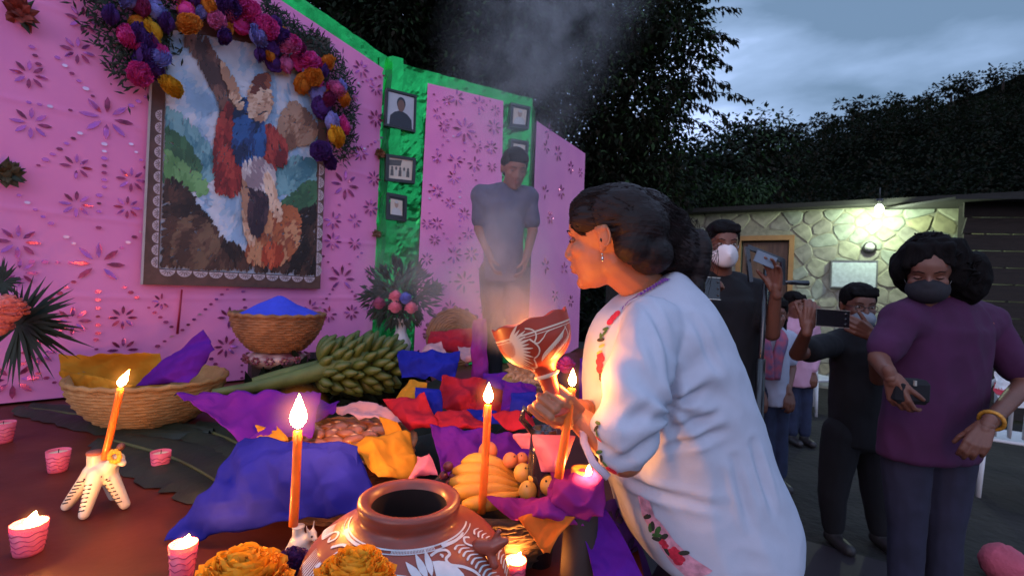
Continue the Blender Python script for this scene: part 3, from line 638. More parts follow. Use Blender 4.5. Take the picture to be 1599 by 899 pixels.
def sheet(name, lab, m, c4, res=(44, 34), amp=.012, seed=0, bulge=(0, 0, 0), fold=9, jag=.0, cat='tissue paper', parent=None, group=None):
    a, b, c, d = [Vector(p) for p in c4]; bulge = Vector(bulge); n_ = (b-a).cross(d-a).normalized()
    if n_.y > 0: n_ = -n_
    mb = MB(); rows = []
    for j in range(res[1]+1):
        v = j/res[1]; row = []
        for i in range(res[0]+1):
            u = i/res[0]; p = a.lerp(b, u).lerp(d.lerp(c, u), v); w_ = 4*u*(1-u)*.5+4*v*(1-v)*.5
            p = p+bulge*(16*u*(1-u)*v*(1-v))
            f = ridge(p, fold, seed)*.6+ridge(p, fold*2.3, seed+9)*.38+ridge(p, fold*5, seed+4)*.2
            p = p+n_*(amp*f+(.0065+amp*.12)*crumple(p, seed, .075)); 
            ed = (abs(2*u-1)**6+abs(2*v-1)**6); p = p+n_*(.018*ed*nz(p, 6, seed+2)) + Vector((nz(p, 7, seed), 0, nz(p, 7, seed+5)))*.010*min(1, ed*2)
            if jag: p = p+Vector((nz(p, 25, seed), 0, nz(p, 25, seed+5)))*jag
            row.append(p)
        rows.append(row)
    mb.grid(rows); o = obj(name, mb, m, parent)
    if lab: tag(o, lab, cat, group)
    sm = o.modifiers.new('thickness', 'SOLIDIFY'); sm.thickness = .0012; return o
def wicker(name, lab, c, r0, r1, h, m, rim=.012, n=72, rows_=14, group=None, lined=None, cat='basket'):
    root = thing(name, lab, cat, c, group); c = Vector(c); mb = MB(); prof = []
    R_ = []
    for i in range(rows_*3+1):
        t = i/(rows_*3); r = r0+(r1-r0)*(math.sin(t*PI/2)**.8); z = h*t
        R_.append([c+Vector(((r+.004*math.sin(i*2*PI/3+.5)+.004*math.cos(36*2*PI*j/n/2+PI*((i//3) % 2)))*math.cos(2*PI*j/n), (r+.004*math.sin(i*2*PI/3+.5)+.004*math.cos(36*2*PI*j/n/2+PI*((i//3) % 2)))*math.sin(2*PI*j/n), z)) for j in range(n)])
    inner = [[c+Vector(((r1-(r1-r0)*k/4-.012)*math.cos(2*PI*j/n), (r1-(r1-r0)*k/4-.012)*math.sin(2*PI*j/n), h*(1-k/4)+.006)) for j in range(n)] for k in range(5)]
    mb.grid([[c+Vector((.001*math.cos(2*PI*j/n), .001*math.sin(2*PI*j/n), .001)) for j in range(n)]]+R_+inner+[[c+Vector((.001*math.cos(2*PI*j/n), .001*math.sin(2*PI*j/n), .007)) for j in range(n)]], wrap=True)
    obj('woven_body', mb, m, root)
    rm = MB(); k = 96; rm.tube([c+Vector((r1*math.cos(2*PI*j/k), r1*math.sin(2*PI*j/k), h+.003*math.sin(j*PI/2))) for j in range(k+1)], rim, 8, caps=False); obj('rim', rm, m, root); return root
M_wick = mat('wicker_straw', (.34, .17, .05), .7, var=.35, vscale=18, bump=.5, bscale=90, col2=(.46, .26, .09)); M_wick2 = mat('wicker_brown', (.26, .11, .04), .7, var=.35, vscale=18, bump=.5, bscale=90)

# ---------------- flames, tapers, cups
def emis(name, c, s):
    if name in MATS: return MATS[name]
    m = bpy.data.materials.new(name); MATS[name] = m; m.use_nodes = True; nt = m.node_tree; nt.nodes.clear(); N = nt.nodes.new; L = nt.links.new
    o = N('ShaderNodeOutputMaterial'); e = N('ShaderNodeEmission'); g = N('ShaderNodeTexCoord'); sp = N('ShaderNodeSeparateXYZ'); cr = N('ShaderNodeValToRGB')
    L(g.outputs['Generated'], sp.inputs[0]); L(sp.outputs[2], cr.inputs[0]); el = cr.color_ramp.elements
    el[0].position = 0; el[0].color = (c[0]*.25, c[1]*.2, c[2]*.5, 1); el[1].position = .25; el[1].color = (*c, 1)
    x = cr.color_ramp.elements.new(.8); x.color = (*c, 1); y = cr.color_ramp.elements.new(1.0); y.color = (c[0]*.5, c[1]*.3, c[2]*.1, 1)
    e.inputs[1].default_value = s; L(cr.outputs[0], e.inputs[0]); L(e.outputs[0], o.inputs[0]); return m
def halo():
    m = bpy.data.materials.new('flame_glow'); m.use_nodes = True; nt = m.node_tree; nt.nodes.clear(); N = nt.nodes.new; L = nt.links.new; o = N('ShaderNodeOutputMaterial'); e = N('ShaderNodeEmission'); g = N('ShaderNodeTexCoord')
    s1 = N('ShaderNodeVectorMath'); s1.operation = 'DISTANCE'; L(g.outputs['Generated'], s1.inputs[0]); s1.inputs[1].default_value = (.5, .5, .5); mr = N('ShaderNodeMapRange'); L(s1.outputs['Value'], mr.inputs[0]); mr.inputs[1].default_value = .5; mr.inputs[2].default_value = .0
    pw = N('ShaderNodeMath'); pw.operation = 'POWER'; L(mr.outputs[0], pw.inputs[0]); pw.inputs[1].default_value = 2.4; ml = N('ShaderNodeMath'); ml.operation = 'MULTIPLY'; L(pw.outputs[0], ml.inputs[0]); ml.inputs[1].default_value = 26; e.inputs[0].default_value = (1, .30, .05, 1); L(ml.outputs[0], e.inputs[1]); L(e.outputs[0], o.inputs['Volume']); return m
M_halo = halo()  # emissive volume added round each flame to stand in for its halo
M_flame = emis('flame', (1.0, .36, .07), 520); M_flame2 = emis('flame_strong', (1.0, .30, .05), 560); M_flame3 = emis('flame_small', (1.0, .36, .07), 900)
M_wax = mat('orange_wax', (.90, .20, .02), .35, var=.1, vscale=30, sss=.5, coat=.2); M_wick_ = mat('burnt_wick', (.01, .01, .01), .9)
def flame(base, h, r, m, parent, lean=(0, 0, 0)):
    base = Vector(base); lean = Vector(lean); pr = [(.02, 0), (.55, .08), (.9, .2), (1, .33), (.85, .5), (.55, .68), (.28, .85), (.02, 1)]
    mb = MB(); mb.lathe([(max(a*r, 2e-4), b*h) for a, b in pr], base, 12, fn=lambda p, t, i: p+lean*(p.z/h)**1.5*h); f_ = obj('flame', mb, m, parent)
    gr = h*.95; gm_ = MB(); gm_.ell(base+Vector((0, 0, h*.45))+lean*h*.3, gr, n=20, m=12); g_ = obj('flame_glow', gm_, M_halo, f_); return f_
def taper(lab, a, b, r, fh, m, lean=(0, 0, 0), glow=True):
    a, b = Vector(a), Vector(b); root = thing('taper_candle', lab, 'candle', a, 'lit orange taper candles'); mb = MB()
    mb.tube(bez([a, a.lerp(b, .5)+Vector((.002, 0, 0)), b], 8), [r*1.05]*4+[r]*4+[r*.92], 14); d = (b-a).normalized()
    for k in range(4): q_ = b.lerp(a, .01+.012*k); an_ = 1.3+k*1.9; o_ = Vector((math.cos(an_), math.sin(an_), 0))*r*.9; mb.cap(q_+o_, q_.lerp(a, .05+.035*k)+o_*1.05, r*.16, r*.24, 8)
    obj('wax', mb, M_wax, root); wm = MB(); wm.tube([b-d*.002, b+d*.010], .0012, 5); obj('wick', wm, M_wick_, root)
    flame(b+d*.004, fh, fh*.23, m, root, lean); return root
t1b = T(155, 795); Y1 = t1b.y
taper('orange taper standing in the white figurine at the far left, leaning right', P(163, 716, Y1), P(188, 606, Y1), .0085, .048, M_flame, (.45, 0, 0))
taper('orange taper with the tallest flame, in front of the blue tissue', P(458, 820, 1.08), P(465, 672, 1.08), .0095, .078, M_flame)
taper('orange taper rising just behind the clay jar in the middle', P(752, 800, 1.10), P(762, 632, 1.10), .009, .047, M_flame)
taper('leaning orange taper burning under the woman\'s hands', P(872, 745, .98), P(893, 606, .98), .0085, .036, M_flame2)
M_cup = mat('pink_cup', (.72, .12, .20), .45, var=.15, vscale=20, sss=.3); M_cupline = mat('cup_pattern', (.40, .03, .10), .5); M_wxw = mat('white_wax', (.80, .66, .45), .4, sss=.4); M_lip = mat('cup_lip', (.80, .35, .42), .45)
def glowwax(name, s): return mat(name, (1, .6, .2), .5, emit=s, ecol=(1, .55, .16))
M_gw = glowwax('glowing_wax', 2.2)  # wax emits on its own in place of flame light soaking through it
def cup(lab, px, py, wpx, lit, hgt=1.05, z=TZ, fm=None):
    b = T(px, py, z); r = px2m(wpx, b.y)/2; h = 2*r*hgt; root = thing('candle_cup', lab, 'candle', b, 'small pink candle cups'); mb = MB()
    mb.lathe([(.001, 0), (r*.74, 0), (r*.78, h*.1), (r, h), (r*.93, h), (r*.90, h*.82), (.001, h*.82)], b, 28); obj('cup', mb, M_cup, root)
    lm = MB()
    for k in range(4):
        t = .2+.18*k; rr = r*(.76+.24*t)+.0006; lm.tube([b+Vector((rr*math.cos(2*PI*j/24), rr*math.sin(2*PI*j/24), h*t+.003*math.sin(j*1.6+k))) for j in range(25)], .0011, 4, caps=False)
    obj('pattern_line', lm, M_cupline, root)
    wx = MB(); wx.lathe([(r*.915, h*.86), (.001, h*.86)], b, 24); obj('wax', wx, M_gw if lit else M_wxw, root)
    wm = MB(); wm.tube([b+Vector((0, 0, h*.86)), b+Vector((.001, 0, h*.86+.014))], .0012, 5); obj('wick', wm, M_wick_, root)
    if lit: flame(b+Vector((.002, 0, h*.9)), r*1.0, r*.34, fm or M_flame3, root, (.35, 0, 0))
    return root
cup('unlit pink cup cut off by the left edge of the view', 4, 690, 30, False)
cup('unlit pink cup on bare maroon cloth left of the figurine', 90, 735, 31, False)
cup('unlit pink cup standing on the dark leaf beside the blue tissue', 250, 735, 28, False, 1.1)
cup('lit pink cup glowing at the lower left corner', 44, 862, 47, True, 1.0)
cup('lit pink cup just left of the large marigold', 284, 903, 40, True, 1.4)
cup('lit pink cup glowing at the bottom right of the clay jar', 803, 922, 35, True, 1.4)

# ---------------- ceramic figurine holders
M_cer = mat('white_ceramic', (.62, .56, .46), .35, var=.12, vscale=20, coat=.4); M_blk = mat('black_paint', (.02, .02, .03), .4); M_ypet = mat('yellow_petal', (.80, .42, .03), .6, trans=.2)
def figurine(lab, o, s, flip=1, ears=False, rz=0):
    # small four legged ceramic animal whose back carries the candle socket
    o = Vector(o); root = thing('candle_holder', lab, 'candle holder', o, 'white ceramic animal candle holders'); mb = MB(); Rz = Matrix.Rotation(rz, 3, 'Z')
    q = lambda x, y, z: o+Rz@Vector((x*flip, y, z))*s
    for lx, ly in ((-.50, -.05), (.02, -.38), (.42, .0), (.0, .35)): mb.cap(q(lx, ly, .09), q(lx*.28, ly*.3, .66), .085*s, .14*s)
    mb.cap(q(-.12, 0, .66), q(.12, 0, .72), .17*s, .16*s); mb.cap(q(.12, -.02, .75), q(.30, -.05, .92), .10*s, .11*s); mb.cap(q(.30, -.05, .92), q(.42, -.10, .86), .09*s, .06*s)
    mb.tube([q(-.1, 0, .7), q(-.1, 0, 1.0)], [.12*s, .13*s], 14)
    if ears:
        for e_ in (-.08, .08): mb.cap(q(.26, -.05+e_, .98), q(.24, -.05+e_*1.6, 1.16), .04*s, .02*s)
    obj('body', fuse(mb, .0035, 3), M_cer, root)
    bm = MB(); bm.tube([q(-.1, 0, .99), q(-.1, 0, 1.03)], .135*s, 16); obj('socket_rim', bm, mat('clay_red', (.30, .09, .05), .6) if not ears else M_cer, root)
    dm = MB()
    for lx, ly in ((-.50, -.05), (.02, -.38), (.42, .0)):
        for k in range(7):
            t = .12+.11*k; a = q(lx*(1-.72*t), ly*(1-.7*t)-.0, .09+.57*t); r_ = (.085+.055*t)*s; dm.bar(a+Vector((-r_*.5, -r_*.93, 0)), a+Vector((r_*.5, -r_*.90, .004)), .002, .0035)
    for k in range(5): dm.ell(q(-.15+.09*k, -.17, .6+.05*(k % 2)), .012*s*1.6, n=6, m=4)
    if ears: dm.ell(q(.36, -.145, .93), .025*s, n=8, m=6); dm.ell(q(.46, -.14, .86), .018*s, n=8, m=6)
    obj('painted_marks', dm, M_blk, root)
    if not ears:
        fm = MB(); c = q(.33, -.1, 1.0)
        for k in range(9):
            a = 2*PI*k/9; fm.ell(c+Vector((math.cos(a)*.09*s, -.01, math.sin(a)*.09*s)), (.05*s, .03*s, .05*s), n=7, m=5)
        obj('flower', fm, M_ypet, root); dk = MB(); dk.cap(c+Vector((.0, 0, .012)), c+Vector((.008, 0, .024)), .006, .010); obj('knob', dk, mat('dark_clay', (.08, .03, .03), .5), root)
    return root
figurine('white ceramic long legged animal figurine with a yellow flower on its head', t1b, px2m(88, Y1), rz=.1)
h2 = P(472, 822, 1.08); s2 = (h2.z-TZ)
figurine('white spotted ceramic dog figurine holding the tall flamed taper beside the jar', (h2.x-.0, 1.08, TZ), s2*.98 if s2 > 0 else .15, ears=True, rz=-.25)

# ---------------- big clay jar with white brushwork
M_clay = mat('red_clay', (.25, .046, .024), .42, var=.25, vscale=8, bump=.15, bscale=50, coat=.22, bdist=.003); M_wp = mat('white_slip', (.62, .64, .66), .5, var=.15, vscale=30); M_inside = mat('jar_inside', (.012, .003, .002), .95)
YJ = .90; jr = P(640, 777, YJ); JZ = jr.z; rr = px2m(78, YJ)
def jar_r(z):   # z below rim
    zs = [0, .008, .022, .032, .037, .044, .054, .072, .098, .130, .165, .20, JZ-TZ]; rs = [rr, rr*1.03, rr*.97, rr*.93, rr*1.02, .114, .137, .160, .180, .191, .189, .172, .10]
    return float(np.interp(z, zs, rs))
jar = thing('clay_jar', 'large red clay jar with white brushed flowers, mouth open, at the bottom centre', 'jar', (jr.x, YJ, TZ))
prof = [(.001, .035-(JZ-TZ)+.0), (rr*.7, -.16), (rr*.74, -.05), (rr*.74, -.012), (rr*.80, -.001), (rr*.90, .002)]
zz_ = [i*(JZ-TZ)/46 for i in range(47)]; po_ = [(jar_r(z), -z) for z in zz_]
def smoothp(p, k=2):
    p = [Vector((a, b)) for a, b in p]
    for _ in range(k): p = [p[0]]+[(p[i-1]+p[i]*2+p[i+1])/4 for i in range(1, len(p)-1)]+[p[-1]]
    return [(q.x, q.y) for q in p]
po_ = smoothp(po_)
JC = Vector((jr.x, YJ, JZ)); mb = MB(); mb.lathe(prof[3:]+po_+[(.001, -(JZ-TZ))], JC, 72); obj('body', mb, M_clay, jar)
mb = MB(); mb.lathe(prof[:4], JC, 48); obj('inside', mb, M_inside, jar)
class LatheSurf:                              # surface of a turned pot: angle, and depth (or distance along the wall)
    def __init__(s, c, prof, M=None, arc=False):
        s.c = Vector(c); s.rr = [a for a, b in prof]; s.zz = [-b for a, b in prof]; s.M = M; s.z = list(s.zz)
        if arc:
            s.z = [0.0]
            for i in range(1, len(prof)): s.z.append(s.z[-1]+math.hypot(s.rr[i]-s.rr[i-1], s.zz[i]-s.zz[i-1])+1e-6)
        s.r = s.rr
    def pt(s, t, z, off=.0012):
        I = lambda x, A: float(np.interp(x, s.z, A)); r, d = I(z, s.rr), I(z, s.zz); dr = I(z+.003, s.rr)-I(z-.003, s.rr); dd = I(z+.003, s.zz)-I(z-.003, s.zz)
        n_ = Vector((dd, 0, dr)).normalized(); q = Vector(((r+n_.x*off)*math.cos(t), (r+n_.x*off)*math.sin(t), -d+n_.z*off)); return s.c+((s.M@q) if s.M else q)
def stroke(mb, sf, pts, w0, w1=None, n=8, off=.0012, mi=0):
    # pts: (angle in metres of arc from the front / 1, depth) in radians and metres
    q = catmull([Vector((a, b, 0)) for a, b in pts], n); k = len(q); w1 = w0 if w1 is None else w1; rows = []
    rad = 1.0
    for i, p in enumerate(q):
        d = q[min(i+1, k-1)]-q[max(i-1, 0)]; r = float(np.interp(p.y, sf.z, sf.r)); dd = Vector((d.x*r, d.y, 0)).normalized(); nn = Vector((-dd.y, dd.x, 0)); w_ = (w0+(w1-w0)*i/(k-1))/2*(1 if 0 < i < k-1 else .4)
        rows.append([sf.pt(p.x+nn.x*w_*e_/r, p.y+nn.y*w_*e_, off) for e_ in (-1, 0, 1)])
    mb.grid(rows, mi)
def petal(mb, sf, t, z, ang, L_, W_, off=.0014, mi=0, inner=.15):
    r = float(np.interp(z, sf.z, sf.r)); rows = []
    for i in range(7):
        u = i/6; w_ = W_*math.sin(PI*min(1, max(.02, u**.8)))*.5+.0004; l_ = L_*(inner+(1-inner)*u); ca, sa = math.cos(ang), math.sin(ang)
        rows.append([sf.pt(t+(l_*ca-e_*w_*sa)/r, z+(l_*sa+e_*w_*ca), off) for e_ in (-1, 0, 1)])
    mb.grid(rows, mi)
JS = LatheSurf(JC, po_, arc=True); FR = -PI/2
wm = MB()
stroke(wm, JS, [(FR-1.6+.1*i, .050) for i in range(33)], .0030); stroke(wm, JS, [(FR-1.6+.1*i, .058) for i in range(33)], .0018)
for k in range(30): a = FR-.05+.022*k; stroke(wm, JS, [(a, .0505), (a+.004, .0545), (a, .0575)], .0016, .001, 3)
for a0, a1 in ((-1.2, -.55), (.72, 1.25)): stroke(wm, JS, [(FR+a0, .054), (FR+(a0+a1)/2, .0565), (FR+a1, .054)], .008, .003)
fx_, fs_ = FR+.46, .122
for k in range(8): petal(wm, JS, fx_, fs_, -1.60-.36*k, .070, .0135, inner=.34)
for i in range(12):
    a0, a1 = -PI*.5+PI*i/12, -PI*.5+PI*(i+1)/12; wm.grid([[JS.pt(fx_+(.006+.046*f_*math.cos(a))/.15, fs_+.046*f_*math.sin(a)) for a in (a0, a1)] for f_ in (.01, .25, .5, .75, 1)])
stroke(wm, JS, [(FR+.50, .066), (FR+.62, .061), (FR+.74, .064), (FR+.76, .073), (FR+.68, .079), (FR+.70, .090), (FR+.84, .102), (FR+.96, .122), (FR+1.0, .15)], .0048)
stroke(wm, JS, [(FR+.63, .068), (FR+.66, .071), (FR+.64, .074)], .0035)
for k in range(11): s_ = .070+.0085*k; a = FR+.86+.020*k; stroke(wm, JS, [(a, s_), (a+.09, s_-.004), (a+.20, s_+.003)], .0046, .001, 4)
stroke(wm, JS, [(FR+1.14, .082), (FR+1.09, .070), (FR+1.16, .062), (FR+1.24, .068)], .004); stroke(wm, JS, [(FR+1.24, .104), (FR+1.16, .094), (FR+1.22, .083), (FR+1.32, .086)], .004)
for k in range(12): s_ = .072+.0085*k; stroke(wm, JS, [(FR+1.36, s_), (FR+1.47, s_-.003), (FR+1.58, s_+.004)], .0048, .001, 4)
stroke(wm, JS, [(FR-.98, .086), (FR-.86, .070), (FR-.68, .067), (FR-.55, .080), (FR-.56, .094), (FR-.42, .078), (FR-.25, .078), (FR-.12, .092), (FR-.10, .112)], .0056)
for a, s_ in ((-.76, .080), (-.34, .092), (-.88, .110)): petal(wm, JS, FR+a, s_, 2.3, .013, .008, inner=0)
stroke(wm, JS, [(FR-1.34, .098), (FR-1.30, .078), (FR-1.20, .068), (FR-1.10, .074), (FR-1.13, .086), (FR-1.21, .083)], .0045)
for k in range(14): a = FR-1.62+.022*k; stroke(wm, JS, [(a, .112-.001*k), (a+.05, .095), (a+.07, .078)], .004, .001, 4)
for k in range(9): a = FR-1.22+.04*k; stroke(wm, JS, [(a, .145), (a+.03, .125), (a+.02, .108)], .0045, .001, 4)
obj('white_brushwork', wm, M_wp, jar)
hm = MB(); q = JS.pt(FR+1.22, .090, .0); d_ = Vector((.85, -.35, .25)).normalized()
hm.cap(q, q+d_*.030, .014, .012); hm.cap(q+d_*.03, q+d_*.03+Vector((.02, -.004, .012)), .011, .007); hm.cap(q+d_*.02, q+d_*.02+Vector((.012, -.01, -.026)), .010, .008); hm.cap(q+d_*.025, q+d_*.03+Vector((.008, 0, .026)), .007, .005)
obj('handle', fuse(hm, .003, 3), M_clay, jar)

# ---------------- marigolds and dark purple bloom
M_mar = mat('marigold_paper', (.98, .36, .01), .75, var=.25, vscale=30, trans=.3, col2=(1.0, .50, .02))
def marigold(name, lab, c, r, m, layers=9, cat='flower', seed=1, group=None, parent=None):
    c = Vector(c); mb = MB(); rg = random.Random(seed)
    for l in range(layers):
        el = -.25+1.75*l/(layers-1); n_ = max(5, int(26*math.cos(el*.9)+5)) if el < 1.35 else 6
        for k in range(n_):
            a = 2*PI*(k+rg.random()*.6)/n_; e_ = el+rg.uniform(-.1, .1); d = Vector((math.cos(a)*math.cos(e_), math.sin(a)*math.cos(e_), math.sin(e_))); s_ = d.cross(Vector((0, 0, 1)))
            s_ = s_.normalized() if s_.length > .05 else Vector((1, 0, 0)); u_ = s_.cross(d); L_ = r*rg.uniform(.9, 1.06); W_ = r*.30; rows = []
            for i in range(4):
                t = (.55, .78, .93, 1.0)[i]; row = []
                for j in range(5):
                    x = (j-2)/2; row.append(c+d*(L_*(t-(.16*x*x if i == 3 else .04*x*x))+.015*r*math.sin(x*7+k))+s_*(x*W_*(.35, .7, .85, .7)[i])+u_*(r*.09*x*x+r*.05*math.sin(x*2.5+k)+r*.10*(i >= 2)))
                rows.append(row)
            mb.grid(rows, 0)
    mb.ell(c, r*.72, n=12, m=8)
    o = obj(name, mb, m, parent)
    if lab: tag(o, lab, cat, group)
    return o
Ym = .93
for px, py, w_, lab, sd in ((375, 893, 82, 'large orange marigold at the bottom, left of the dark purple bloom', 1), (552, 899, 70, 'large orange marigold at the bottom, against the clay jar', 2)):
    c = P(px, py+48, Ym-.13) if px < 500 else P(px, py+30, .64); r_ = px2m(w_, c.y)
    marigold('marigold', lab, c, r_, M_mar, 10, seed=sd, group='large orange marigolds')
M_dp = mat('dark_purple_petal', (.07, .015, .14), .8, var=.3, vscale=30)
marigold('purple_flower', 'dark purple paper bloom squeezed between the two orange marigolds', P(458, 884, .90), .034, M_dp, 7, seed=5)
gl = MB()
for x_, y_, z_ in ((P(375, 941, .8).x, .8, .76), (P(375, 941, .8).x+.03, .82, .76), (P(552, 929, .64).x, .64, .92), (P(552, 929, .64).x-.02, .66, .9)): gl.tube([Vector((x_, y_+.05, TZ)), Vector((x_, y_, z_))], .004, 6)
for k in range(46): a = rnd.uniform(0, 2*PI); leaf(gl, Vector((-.33+.1*math.cos(a)*2.0, .88+.05*math.sin(a), TZ+.015+rnd.random()*.03)), Vector((math.cos(a), math.sin(a), .3)), Vector((0, 0, 1)), .05, .02)
tag(obj('flower_leaves', gl, mat('stem_green', (.04, .08, .02), .7, var=.4)), 'green leaves lying under the orange marigolds', 'leaves')

# ---------------- baskets and what is in them
bl = T(205, 668); bl = Vector((bl.x, bl.y+.10, TZ))
kb = wicker('basket', 'wide shallow straw basket at the far left lined with yellow and purple tissue', bl, .15, px2m(102, bl.y), .195, M_wick, .011, cat='basket'); RB = px2m(114, bl.y); zb = TZ+.175
sheet('yellow_tissue', 'yellow tissue lining the far left basket and standing above its rim', M_ty, [P(96, 578, bl.y-.06), P(205, 600, bl.y-.20), P(200, 622, bl.y-.19), P(106, 618, bl.y-.13)], amp=.014, seed=3, bulge=(0, .0, .03))
sheet('yellow_tissue', 'yellow tissue standing up at the back of the far left basket', M_ty, [P(92, 556, bl.y-.02), P(250, 556, bl.y+.12), P(256, 606, bl.y+.06), P(100, 604, bl.y-.12)], amp=.016, seed=4, bulge=(0, .08, -.03))
sheet('purple_tissue', 'purple tissue peak standing in the right half of the far left basket', M_tp, [P(322, 518, bl.y+.02), P(334, 545, bl.y-.03), P(300, 600, bl.y-.12), P(212, 602, bl.y-.10)], amp=.012, seed=6, bulge=(0, -.05, 0))
# raised dark box at the back that carries the blue powder basket and the vase
rs = thing('riser_box', 'dark low box behind the green bananas holding the bowl stand and vase', 'box', (-.85, 2.7, TZ)); mb = MB()
ra, rb_ = P(392, 600, 2.32), P(655, 600, 2.75); zt_ = .93
dv = Vector((rb_.x-ra.x, rb_.y-ra.y, 0)); dn = dv.normalized(); pn = Vector((-dn.y, dn.x, 0))
mb.poly([Vector((ra.x, ra.y, zt_)), Vector((rb_.x, rb_.y, zt_)), Vector((rb_.x, rb_.y, zt_))+pn*.38, Vector((ra.x, ra.y, zt_))+pn*.38], .228, (0, 0, 1)); obj('box', mb, M_side, rs)
lm = MB()
for k in range(300):
    p = Vector((ra.x, ra.y, zt_)).lerp(Vector((rb_.x, rb_.y, zt_)), rnd.random())-pn*rnd.uniform(.0, .06); p.z = rnd.uniform(TZ, zt_+.02); leaf(lm, p, rv()+Vector((0, 0, -.3)), Vector((0, -1, .3)), .10, .04)
o = obj('foliage', lm, [M_leaf], rs, kind='stuff')
YB = 2.42; pb = P(432, 571, YB)
M_por = mat('patterned_porcelain', (.55, .42, .40), .35, var=.3, vscale=14, coat=.5, col2=(.16, .04, .06))
dish = thing('footed_dish', 'patterned ceramic footed dish carrying the basket of blue powder', 'dish', pb); mb = MB(); hh = px2m(25, YB)
mb.lathe([(.001, 0), (.10, 0), (.13, hh*.3), (.145, hh*.6), (.12, hh*.85), (.07, hh), (.001, hh)], pb, 40); obj('body', mb, M_por, dish)
dm = MB()
for k in range(14):
    a = 2*PI*k/14; marigold_c = pb+Vector((math.cos(a)*.146, math.sin(a)*.146, hh*.55))
    for j in range(6): b_ = 2*PI*j/6; dm.ell(marigold_c+Vector((-math.sin(a)*math.cos(b_)*.016, math.cos(a)*math.cos(b_)*.016, math.sin(b_)*.014)), (.008, .008, .007), n=6, m=4)
obj('painted_flowers', dm, mat('plum_glaze', (.20, .05, .08), .35), dish)
kb2 = wicker('basket', 'straw basket heaped with blue powder in front of the painting', (pb.x, YB, pb.z+hh), .115, px2m(67, YB), px2m(56, YB), M_wick2, .010)
mz = pb.z+hh+px2m(56, YB); mb = MB(); RR = px2m(63, YB)
mb.lathe([(RR*(1-t), RR*.50*(t**1.15)+.004) for t in [i/14 for i in range(14)]]+[(.002, RR*.49)], (pb.x, YB, mz-.008), 48, fn=lambda p, t, i: p+Vector((0, 0, .010*nz(p, 14)*(1 if i else 0)))+Vector((RR*.06*(p.z/RR), 0, 0)))
tag(obj('blue_powder', mb, mat('blue_powder', (.035, .06, .62), .9, var=.08, vscale=30, bump=.3, bscale=120)), 'cone of bright blue powder heaped in the raised basket', 'powder')
# bread basket
YQ = 1.45; qc = P(528, 686, YQ); RQ = px2m(118, YQ)
wicker('basket', 'round straw basket of glossy brown bread rolls in the middle of the altar', (qc.x, YQ, TZ), RQ*.72, RQ, qc.z-TZ, M_wick2, .009)
M_bread = mat('glazed_bread', (.24, .075, .03), .28, var=.35, vscale=18, bump=.25, bscale=40, coat=.4, col2=(.36, .13, .05)); M_bread2 = mat('pale_bread', (.60, .34, .20), .6, var=.2, vscale=20)
pb_ = MB()
def roll(c, s, rz, split):
    mb = MB(); Mz = Matrix.Rotation(rz, 3, 'Z')@Matrix.Rotation(rnd.uniform(-.3, .3), 3, 'X'); mb.ell((0, 0, 0), (s, s*.72, s*.5), Mz, 14, 9)
    if split: mb.ell(Mz@Vector((0, -s*.1, s*.12)), (s*.5, s*.35, s*.44), Mz, 10, 6, 1)
    mb.v = [tuple(Vector(v)*(1+.06*nz(v, 40, s*99))+Vector(c)) for v in mb.v]; return mb
rl = []
for k in range(46):
    a = k*2.399; q_ = math.sqrt((k+.5)/46)*.90*RQ; c = Vector((qc.x+q_*math.cos(a), YQ+q_*math.sin(a), qc.z-.018+.03*(1-(q_/RQ)**2)+rnd.uniform(-.004, .006)))
    o = obj('bread_roll', roll((0, 0, 0), rnd.uniform(.028, .038), rnd.uniform(0, PI), rnd.random() < .5), [M_bread, M_bread2]); o.location = c+o.location
    o['origin_k'] = k; del o['origin_k']
    side = 'back' if c.y > YQ+.08 else ('front' if c.y < YQ-.08 else 'middle'); tag(o, 'small glossy brown bread roll heaped in the round middle basket', 'bread roll', 'bread rolls in the middle basket')
mb = MB(); mb.lathe([(RQ*.96, qc.z-.05), (.001, qc.z-.035)], (qc.x, YQ, 0), 30); tag(obj('lining_cloth', mb, M_ty), 'yellow tissue bed under the bread rolls', 'tissue paper')
sheet('yellow_tissue', 'yellow tissue corner folded over the right front of the bread basket', M_ty, [P(545, 700, YQ-.12), P(640, 672, YQ-.02), P(650, 748, YQ-.16), P(590, 752, YQ-.24)], amp=.016, seed=11, bulge=(0, -.04, 0), fold=6)
sheet('yellow_tissue', 'yellow tissue strip standing round the right rim of the bread basket', M_ty, [P(600, 655, YQ+.06), P(628, 662, YQ+.02), P(668, 735, YQ-.05), P(636, 742, YQ-.08)], amp=.012, seed=12)
sheet('yellow_tissue', 'small yellow tissue tip at the left rim of the bread basket', M_ty, [P(401, 668, YQ-.02), P(440, 670, YQ-.10), P(460, 695, YQ-.16), P(412, 690, YQ-.10)], amp=.01, seed=13)
sheet('blue_tissue', 'large blue tissue sheet draped from the bread basket down to the maroon cloth', M_tb, [P(388, 690, YQ-.12), P(556, 698, YQ-.20), P(592, 795, YQ-.31), P(262, 848, T(262, 848).y)], res=(70, 50), amp=.022, seed=14, bulge=(0, -.05, .035), fold=5, jag=.003)
sheet('blue_tissue', 'blue tissue flap folded down over the front rim of the bread basket', M_tb, [P(478, 690, YQ-.2), P(556, 696, YQ-.215), P(562, 756, YQ-.27), P(470, 745, YQ-.28)], amp=.006, seed=15, fold=7)
sheet('purple_tissue', 'broad purple tissue sheet sticking out left of the bread basket with a pink edge', M_tp, [P(272, 612, 1.62), P(505, 628, 1.52), P(485, 690, 1.30), P(372, 688, 1.38)], res=(40, 24), amp=.018, seed=16, bulge=(0, 0, -.02), fold=5)
